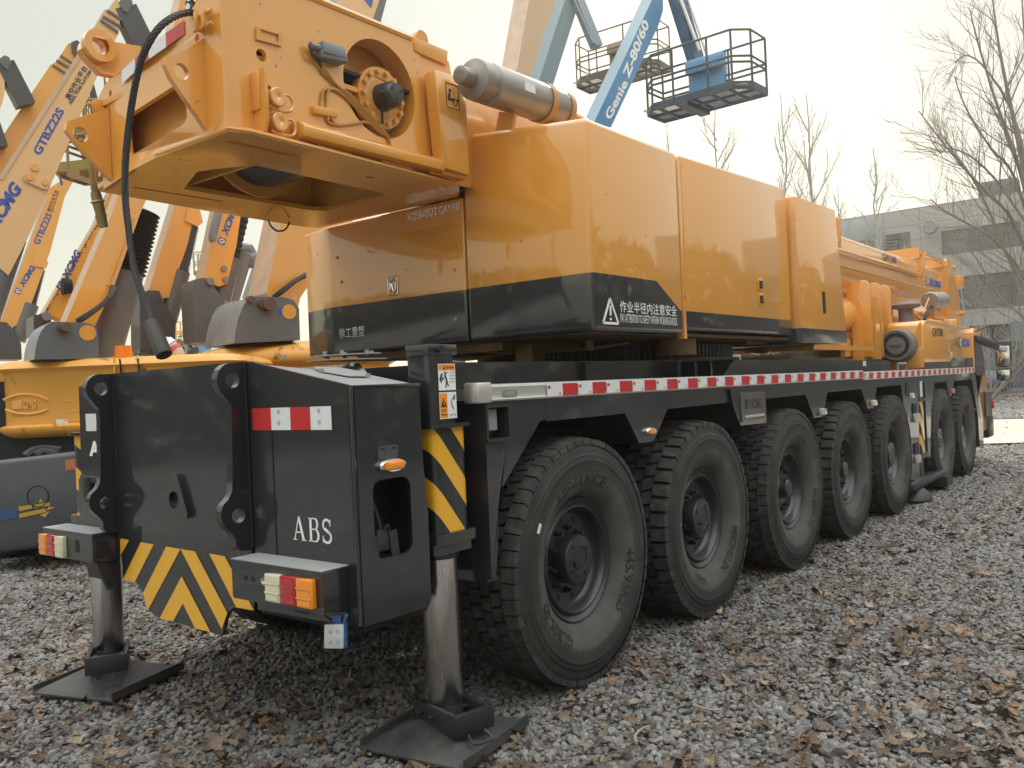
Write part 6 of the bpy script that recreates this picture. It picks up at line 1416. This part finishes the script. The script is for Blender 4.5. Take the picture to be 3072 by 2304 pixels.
# third lift: only its jib and boom head at the left edge
D, do = lift('boom lift at the left frame edge, only its boom head and dark jib showing', (10, 170), 13, (-200, 1000),
    [(-90, 420), (-60, 350), (-12, 170), (2, 128), (10, 150), (10, 205), (-30, 330)], .36, YEP, GYL)
de = D.slab('jib_elbow', GY, [z1(*p) for p in ((-10, 425), (30, 397), (62, 410), (80, 450), (50, 500), (20, 480))], .03, .25)
b = MB(); b.beam(D.P(*z1(35, 440), -.1), D.P(*z1(190, 740), -.1), .26, .22, HN); b.beam(D.P(*z1(-60, 850), -.1), D.P(*z1(5, 1040), -.1), .2, .2, HN); b.build('jib_arm', GYD, de)
basket(D.t, 'work_basket', D.P(96, 383, .3), rh*.95-fh*.2, fh*.95+rh*.2, 1.05, .8, .95, OLIVE)
# smaller lift further back
E_, eo = lift('slender far boom lift with blue lettering, between the lettered boom and the wide orange boom', (90, 560), 18, (20, 950),
    [z2(-5, 800), z2(15, 780), z2(330, -80), (140, 385), (157, 350), (163, 362), (172, 366), (140, 425), (108, 545), (68, 655), z2(150, 800), z2(80, 850)], .3, YE, GYL)
E_.word('model_lettering', 'GTBZ22S', (85, 530), (113, 464), 13, BLU, eo); E_.logo((42, 637), (78, 578), eo); E_.word('chinese_lettering', '高空作业平台', (108, 458), (125, 412), 7, NAVY, eo, bold=.01); E_.word('english_lettering', 'AERIAL WORK PLATFORM', (113, 460), (129, 414), 4, NAVY, eo, bold=0)
b = MB(); b.poly([E_.P(*p, .006) for p in ((125, 378), (131, 376), (136, 398), (132, 402))]); b.build('blue_arrow', BLU, eo, smooth=0)
E_.slab('cylinder_bracket', YE, [z2(*p) for p in ((230, 350), (280, 380), (320, 415), (305, 455), (215, 435))], .03, .06, eo)
E_.bellows('cylinder_bellows', GYD, z2(275, 455), z2(215, 690), .10, -.1, 26, coarse=.15); E_.rod('lift_cylinder', GY, z2(210, 690), z2(120, 930), .16, -.1)
E_.slab('boom_mount', GYD, [z2(-40, 810), z2(40, 815), z2(100, 880), z2(135, 960), z2(140, 1060), z2(-40, 1060)], .1, .7)
# chipped lift behind the wide orange boom
F, fo = lift('chipped yellow boom lift leaning close behind the wide orange boom', (160, 620), 12.5, (100, 1000), [z2(290, 745), z2(640, 150), z2(760, -120), z2(860, -120), z2(600, 420), z2(420, 800)], .35, YED, PALE)
F.logo((137, 628), (178, 545), fo)
b = MB()
for i in range(34):
    t = i/34; x = 290+350*t+rg_.uniform(0, 8); y = 745-595*t; b.poly([F.P(*z2(x+2, y), .004), F.P(*z2(x+rg_.uniform(8, 22), y+rg_.uniform(-4, 6)), .004), F.P(*z2(x+6, y+rg_.uniform(10, 17)), .004)])
b.build('chipped_edge', DK, fo, smooth=0)
F.slab('boom_mount', GYD, [z2(215, 770), z2(300, 752), z2(330, 800), z2(330, 900), z2(215, 900)], .1, .6); b = MB(); b.cyl(F.P(*z2(298, 778), .1), F.P(*z2(298, 778), .16), .06, n=10); b.build('mount_pin', GYL, fo)
b = MB(); c = F.P(*z2(465, 580), .1); b.lathe([(0, 0), (0, .10), (.12, .12), (.12, 0)], c, -HD, 14); b.build('boom_lamp', DK, fo)
# middle lifts
G, go_ = lift('yellow boom lift with dark triangular mount, seen just right of the hanging rope', (360, 560), 14.5, (330, 950), [z2(965, 640), z2(990, 590), z2(1165, 20), z2(1200, -90), z2(1330, -90), z2(1290, 170), z2(1140, 590), z2(1130, 650)], .42, YE, PALE)
G.slab('cylinder_bracket', YE, [z2(*p) for p in ((1245, 40), (1320, 60), (1342, 150), (1310, 180), (1225, 140))], .04, .07, go_)
G.slab('boom_mount', GYD, [z2(*p) for p in ((920, 640), (975, 602), (1050, 605), (1085, 690), (1160, 800), (1160, 960), (1130, 1000), (925, 990))], .05, .55); G.slab('mount_post', GYD, [z2(985, 980), z2(1150, 980), z2(1150, 1200), z2(985, 1200)], 0, .5)
G.bellows('cylinder_bellows', GYD, z2(1290, 165), z2(1220, 480), .115, -.1, 28, coarse=.1); G.rod('lift_cylinder', GY, z2(1215, 470), z2(1125, 800), .15, -.1)
H, ho_ = lift('orange boom lift with blue emblem lettering and tall grey mount, under the crane tail', (470, 540), 14, (470, 900), [z2(1350, 520), z2(1440, 90), z2(1470, -60), z2(1620, -60), z2(1570, 300), z2(1520, 500), z2(1510, 555), z2(1450, 575)], .42, YE, PALE)
H.logo(z2(1490, 300), z2(1560, 90), ho_) if 0 else H.logo((484, 531), (513, 452), ho_)
b = MB()
for p in (z2(1485, 457), z2(1495, 528)): b.cyl(H.P(*p, .0), H.P(*p, .03), .05, n=12)
b.build('boom_pin', GYL, ho_)
H.slab('boom_mount', GY, [z2(*p) for p in ((1270, 535), (1330, 520), (1395, 525), (1420, 590), (1480, 670), (1500, 750), (1440, 955), (1300, 945), (1285, 900))], .06, .6)
b = MB(); b.cyl(H.P(*z2(1382, 545), .06), H.P(*z2(1382, 545), .12), .06, n=10); b.build('mount_pin', GYL, ho_)
H.bellows('cylinder_bellows', DK, z2(1640, 60), z2(1560, 380), .13, -.2, 8, coarse=.12); H.rod('lift_cylinder', GY, z2(1560, 375), z2(1490, 660), .17, -.2)
b = MB(); b.tube(smoothpath([H.P(*z2(1430, 60), .2), H.P(*z2(1385, 240), .2), H.P(*z2(1395, 290), .2)]), .07, 8); b.build('hydraulic_pipe', GYL, H.t)
b = MB(); b.tube([H.P(*z2(1595, 650), -.5), H.P(*z2(1690, 330), -.5), H.P(*z2(1740, 350), -.5), H.P(*z2(1750, 420), -.5)], .16, 12); b.tube([H.P(*z2(1660, 295), -.5), H.P(*z2(1720, 300), -.5), H.P(*z2(1760, 380), -.5)], .12, 10); b.build('folding_arm', mat('blue_grey_paint', (.17, .20, .23), .5), H.t)
I = Lift('boom_lift', 'boom lift with long yellow hood and grey port-holed mount', 'boom lift', (530, 760), 12.5, (560, 1000)); I.undercarriage(cw=False)
dI = 12.5; o_ = V((at(405, 760, dI).x, at(405, 760, dI).y, 0)); b = MB(); rings = []
CX2 = (rh*cos(R(8))+fh*sin(R(8))); CY2 = ez.cross(CX2)
for y, k in ((795, -.14), (785, -.03), (778, 0), (762, -.02), (752, -.12), (744, -.30), (735, -.55)): rings.append([o_+CX2*u+CY2*v+ez*at(520, y, dI).z for u, v in rrect(-k, -k, 3.0+k, 2.2+k, .45, 8)])
rings.insert(0, [p-ez*.9 for p in rings[0]]); b.loft(rings); b.build('hood', YED, I.t, smooth=50)
im = mount(I, [z2(*p) for p in ((1556, 950), (1562, 880), (1580, 790), (1610, 710), (1640, 660), (1670, 642), (1880, 645), (1950, 665), (1985, 720), (1992, 930))], .0, 1.25)
b = MB(); b.cyl(I.P(*z2(1918, 742), .004), I.P(*z2(1918, 742), .008), .11, n=24); b.build('mount_port', OR2, im)
b = MB(); b.cyl(I.P(*z2(1770, 693), 0), I.P(*z2(1770, 693), .12), .10, n=10); b.cyl(I.P(*z2(1735, 690), 0), I.P(*z2(1735, 690), .08), .07, n=10); b.cyl(I.P(*z2(1660, 660), -.1), I.P(*z2(1660, 660), .05), .05, n=10); b.build('mount_bolt', MATS['rusty_bolt'], im)
b = MB(); b.poly([I.P(*z2(*p), .006) for p in ((1848, 760), (1876, 762), (1876, 718), (1848, 716))]); b.build('blue_sticker', BLU, im, smooth=0)
ib = I.slab('boom', OR, [z2(1805, 605), z2(1900, 130), z2(1940, -50), z2(2500, -50), z2(2030, 640), z2(2000, 780), z2(1880, 760)], -.2, .75, pale=PALE)
b = MB()
for k in range(3): b.tube(smoothpath([I.P(*z2(1830+k*4, 640), -.1), I.P(*z2(1880, 590+k*8), 0), I.P(*z2(1950+k*5, 540), 0), I.P(*z2(2040, 490+k*6), -.05)]), .03, 6)
b.build('boom_hoses', RUBH, ib)
# lifts above and behind the crane
J = Lift('boom_lift', 'boom lift whose emblem-marked boom rises above the crane tail at the top edge', 'boom lift', (775, 30), 17, (560, 700))
jb = J.slab('boom', YEP, [z3(990, -60), z3(1330, -60), z3(1270, 190), z3(960, 200), (640, 470), (560, 640), (540, 640), (700, 150)], 0, .4, pale=GYL)
J.slab('boom_edge_strip', GY, [z3(1215, 180), z3(1290, -40), z3(1335, -40), z3(1272, 195)], .02, .5, jb)
b = MB(); b.poly([J.P(*z3(*p), .006) for p in ((1150, -20), (1235, -20), (1220, 55), (1210, 55))]); b.build('blue_emblem', BLU, jb, smooth=0)
J.undercarriage(cw=False)
Kk = Lift('boom_lift', 'pale tan crane boom rising behind the silver muffler, washed out by the sun', 'boom lift', (1160, 80), 25, (1010, 900))
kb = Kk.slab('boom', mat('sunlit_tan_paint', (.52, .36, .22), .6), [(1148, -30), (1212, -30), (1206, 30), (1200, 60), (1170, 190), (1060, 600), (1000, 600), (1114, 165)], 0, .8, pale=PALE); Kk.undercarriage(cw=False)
# blue articulated lift with hanging basket
S1 = Lift('articulated_lift', 'blue articulated lift with white lettering and a railed basket hanging at the right', 'boom lift', (1330, 150), 19.5, (1200, 900), 'articulated lifts above the crane')
b1 = S1.slab('boom', BLUM, [z6(470, 1140), z6(470, 1700), z6(340, 1900), z6(280, 1880), z6(470, 1500), z6(625, 1220), z6(1080, 240), z6(1120, 100), z6(1120, -80), z6(1010, -80), z6(1000, 20)][0:0] or [z6(300, 1480), z6(460, 1560), z6(625, 1220), z6(1080, 240), z6(1120, 100), z6(1120, -80), z6(1040, -80), z6(1000, 20), z6(470, 1140)], 0, .42, pale=mat('pale_blue_paint', (.26, .36, .42), .5))
S1.word('brand_lettering', 'Genie', (1318, 262), (1357, 181), 20, WH, b1, bold=.03, shear=-.1); S1.word('model_lettering', 'Z-80/60', (1358, 172), (1403, 53), 22, WH, b1, bold=.035)
b = MB(); b.beam(S1.P(*z6(1140, -40), .3), S1.P(*z6(1330, 930), .6), .36, .25, HN, w1=.34); j1 = b.build('jib_arm', BLUD, S1.t)
b = MB(); b.tube([S1.P(*z6(1130, 60), .48), S1.P(*z6(1250, 600), .7)], .05, 8); b.tube([S1.P(*z6(1200, 0), .45), S1.P(*z6(1395, 900), .75)], .03, 6); b.build('jib_cylinder', STEEL, j1)
zb = 7.45; p1 = on(1385, 245, 'z', zb); p2 = on(1612, 182, 'z', zb); exb = p2-p1; wB = exb.length; exb = exb.normalized(); eyb = ez.cross(exb)
basket(S1.t, 'work_basket', p1, exb, eyb, wB, .95, 1.15, mat('blue_black_basket', (.03, .05, .075), .5), panel=BLUM, r=.024)
S1.undercarriage(cw=False)
b = MB(); b.beam(S1.base+ez*1.2, S1.P(*z6(380, 1520)), .5, .5, HN); b.build('lower_arm', BLUM, S1.t)
S2 = Lift('articulated_lift', 'sun-glared articulated lift whose olive basket hangs left of the blue boom', 'boom lift', (1290, 80), 21.5, (1100, 900), 'articulated lifts above the crane')
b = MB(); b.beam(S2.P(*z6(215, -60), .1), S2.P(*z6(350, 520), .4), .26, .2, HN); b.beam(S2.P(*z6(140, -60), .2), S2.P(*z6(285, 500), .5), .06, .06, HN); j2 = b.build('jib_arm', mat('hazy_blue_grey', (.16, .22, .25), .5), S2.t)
zb = 9.6; p1 = on(1188+245*.2181, 832*.2181, 'z', zb); p2 = on(1188+1062*.2181, 600*.2181, 'z', zb); exb = (p2-p1); wB = exb.length; exb = exb.normalized(); eyb = ez.cross(exb)
basket(S2.t, 'work_basket', p1-exb*.1, exb, eyb, wB, .95, 1.15, mat('olive_grey_basket', (.12, .10, .055), .5), panel=mat('tan_control_box', (.30, .22, .14), .5), r=.02)
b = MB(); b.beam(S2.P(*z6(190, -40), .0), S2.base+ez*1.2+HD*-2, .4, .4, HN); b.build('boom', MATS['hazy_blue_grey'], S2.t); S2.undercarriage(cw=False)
# small far lifts between the mounts
for (x, y, w_, d, lb, m_) in ((415, 592, 1.9, 40, 'tiny far work basket on a lift between the two grey mounts', OLIVE), (378, 742, 1.9, 40, 'small far yellow basket lift low above the distant shrubs', YE)):
    p = at(x, y, d); g = thing('far_lift', lb, 'boom lift', (p.x, p.y, 0)); basket(g, 'work_basket', p, rh, fh, 1.0 if x > 400 else .8, .8, 1.0, m_)
    b = MB(); b.tube([V((p.x, p.y, 0))+rh*.4+fh*.6, p+rh*.4+fh*.6], .12, 8); b.beam(p+rh*.5+fh*1.0+ez*-1.5, p+rh*.5+fh*1.0+ez*.3, .3, .3, fh); b.build('mast', GYL, g)
p = at(398, 660, 38); g = thing('far_lift', 'distant blue boom lift arm showing between the grey mounts', 'boom lift', (p.x, p.y, 0)); b = MB(); b.beam(at(390, 640, 38), at(425, 690, 38), .5, .4, HN); b.beam(at(425, 690, 38), V((p.x, p.y, 1))+rh*1.5, .4, .4, HN); b.build('boom', BLUM, g); b = MB(); b.box(V((p.x, p.y, 0))+V((-1, -1, .3)), V((p.x, p.y, 0))+V((2, 1.5, 1.2)), .1); b.build('chassis', GYD, g)
p = at(395, 700, 30); g = thing('lamp_post', 'thin pale lamp post standing between the grey lift mounts', 'lamp post', (p.x, p.y, 0)); b = MB(); b.cyl((p.x, p.y, 0), at(397, 560, 30), .06, .04, 8); b.build('post', GYL, g)
# pale pipe elbow and shrubs
p = at(385, 770, 10.8); g = thing('pipe_elbow', 'white and red wrapped pipe elbow behind the rope socket', 'pipe', (p.x, p.y, 0)); b = MB(); b.tube(smoothpath([at(352, 742, 10.8), at(368, 752, 10.8), at(381, 764, 10.8), at(385, 785, 10.8)]), .10, 12); b.build('pipe', mat('cream_pipe', (.55, .40, .26), .6), g)
b = MB(); b.tube([at(357, 743, 10.8), at(368, 751, 10.8)], .112, 12); b.build('white_wrap', WHR, g); b = MB(); b.tube([at(372, 754, 10.8), at(378, 760, 10.8)], .112, 12); b.build('red_wrap', RDR, g)
b = MB(); b.tube([V((p.x, p.y, 0)), at(385, 785, 10.8)], .10, 12); b.build('lower_pipe', GYD, g)
for i, (x, y, d, lb) in enumerate(((318, 770, 42, 'left of the far green shrubs behind the grey mounts'), (352, 765, 45, 'middle of the far green shrubs behind the grey mounts'), (400, 768, 40, 'right of the far green shrubs behind the grey mounts'))):
    p = at(x, y, d); g = thing('shrub', lb, 'shrub', (p.x, p.y, 0)); b = MB(); h_ = at(x, 736, d).z; rs = random.Random(i)
    for k in range(1600):
        a = rs.uniform(0, 6.3); zz = rs.random(); rr = 1.5*(1-.55*zz)*rs.random()**.5*(1+.3*noise.noise(V((a*2, zz*4, i)))); c = V((p.x+cos(a)*rr, p.y+sin(a)*rr, h_*(.1+.9*zz)*(1+.12*noise.noise(V((cos(a)*2, sin(a)*2, i))))))
        u = V((rs.gauss(0, 1), rs.gauss(0, 1), rs.gauss(0, 1))).normalized()*.13; v_ = u.orthogonal().normalized()*.10; b.poly([c-u, c+v_, c+u, c-v_])
    b.build('foliage', GREEN, g, smooth=0); b = MB(); b.cyl((p.x, p.y, 0), (p.x, p.y, h_*.5), .12, n=6); b.build('stem', BARK, g)

# ================================================================== parts that were shaped together become objects of their own
def split_parts(names):
    for o in [x for x in COL.objects if x.type == 'MESH' and x.name.split('.')[0] in names]:
        me = o.data; n = len(me.vertices); par = list(range(n))
        def find(i):
            while par[i] != i: par[i] = par[par[i]]; i = par[i]
            return i
        for e_ in me.edges: par[find(e_.vertices[0])] = find(e_.vertices[1])
        isl = {}
        for i in range(n): isl.setdefault(find(i), []).append(i)
        bx = [[vs, [min(me.vertices[i].co[k] for i in vs)-.004 for k in range(3)], [max(me.vertices[i].co[k] for i in vs)+.004 for k in range(3)]] for vs in isl.values()]
        merged = True
        while merged:
            merged = False
            for i in range(len(bx)):
                for j in range(i+1, len(bx)):
                    A_, B_ = bx[i], bx[j]
                    if all(A_[1][k] <= B_[2][k] and B_[1][k] <= A_[2][k] for k in range(3)):
                        bx[i] = [A_[0]+B_[0], [min(A_[1][k], B_[1][k]) for k in range(3)], [max(A_[2][k], B_[2][k]) for k in range(3)]]; del bx[j]; merged = True; break
                if merged: break
        nm = names[o.name.split('.')[0]] or o.name.split('.')[0]
        if len(bx) > 1:
            for q_ in bx[1:]+bx[:1]:
                b = bmesh.new(); b.from_mesh(me); keep = set(q_[0]); b.verts.ensure_lookup_table()
                bmesh.ops.delete(b, geom=[v for v in b.verts if v.index not in keep], context='VERTS')
                if q_ is bx[0]: b.to_mesh(me); b.free(); continue
                m2 = me.copy(); b.to_mesh(m2); b.free(); c_ = o.copy(); c_.data = m2; COL.objects.link(c_); c_.name = nm
        o.name = nm
split_parts({'panel_bolts': 'panel_bolt', 'latch_recess': '', 'door_latch': '', 'muffler_strap': '', 'drum_flange': '', 'panel_gap_filler': '', 'hinge_bracket': '', 'weld_seam': '', 'connector_cables': 'connector_cable', 'screw_holes': 'screw_hole', 'lamp_box_holes': 'lamp_box_hole', 'bracket_pin': '', 'boom_pin': '', 'step_plate': '', 'step_recess': '', 'mount_bolt': '', 'muffler_bracket': '', 'mirror_glass': '', 'mirror_housing': '', 'warning_sticker': '', 'sticker_orange_field': '', 'boom_sheaves': 'sheave', 'axles': 'axle', 'cable_guide': '', 'lamp_wires': 'lamp_wire', 'winch_housing_interior': '', 'boom_rest_frame': '', 'jack_collar': '', 'moulded_grooves': 'moulded_groove', 'moulded_border': '', 'weld_bead': '', 'lamp_box_bracket': '', 'front_outrigger_pad': '', 'coiled_hose': '', 'tail_bulkhead': '', 'front_bumper': '', 'air_intake': ''})
split_parts({'silencer_mount': '', 'tape_print': '', 'top_access_plate': 'plate_bolt', 'sticker_print': ''})
# ================================================================== thin hazy air
mb = MB(); mb.box((-95, -115, -1.2), (175, 155, 24))
hz = bpy.data.materials.new('haze_air'); hz.use_nodes = True; t_ = hz.node_tree; t_.nodes.remove(t_.nodes['Principled BSDF'])
pv = t_.nodes.new('ShaderNodeVolumePrincipled'); pv.inputs['Color'].default_value = (.93, .93, .90, 1); pv.inputs['Density'].default_value = .0010; pv.inputs['Anisotropy'].default_value = .6
t_.links.new(pv.outputs[0], t_.nodes['Material Output'].inputs['Volume'])
tag(mb.build('haze', hz, None, smooth=0), kind='stuff')
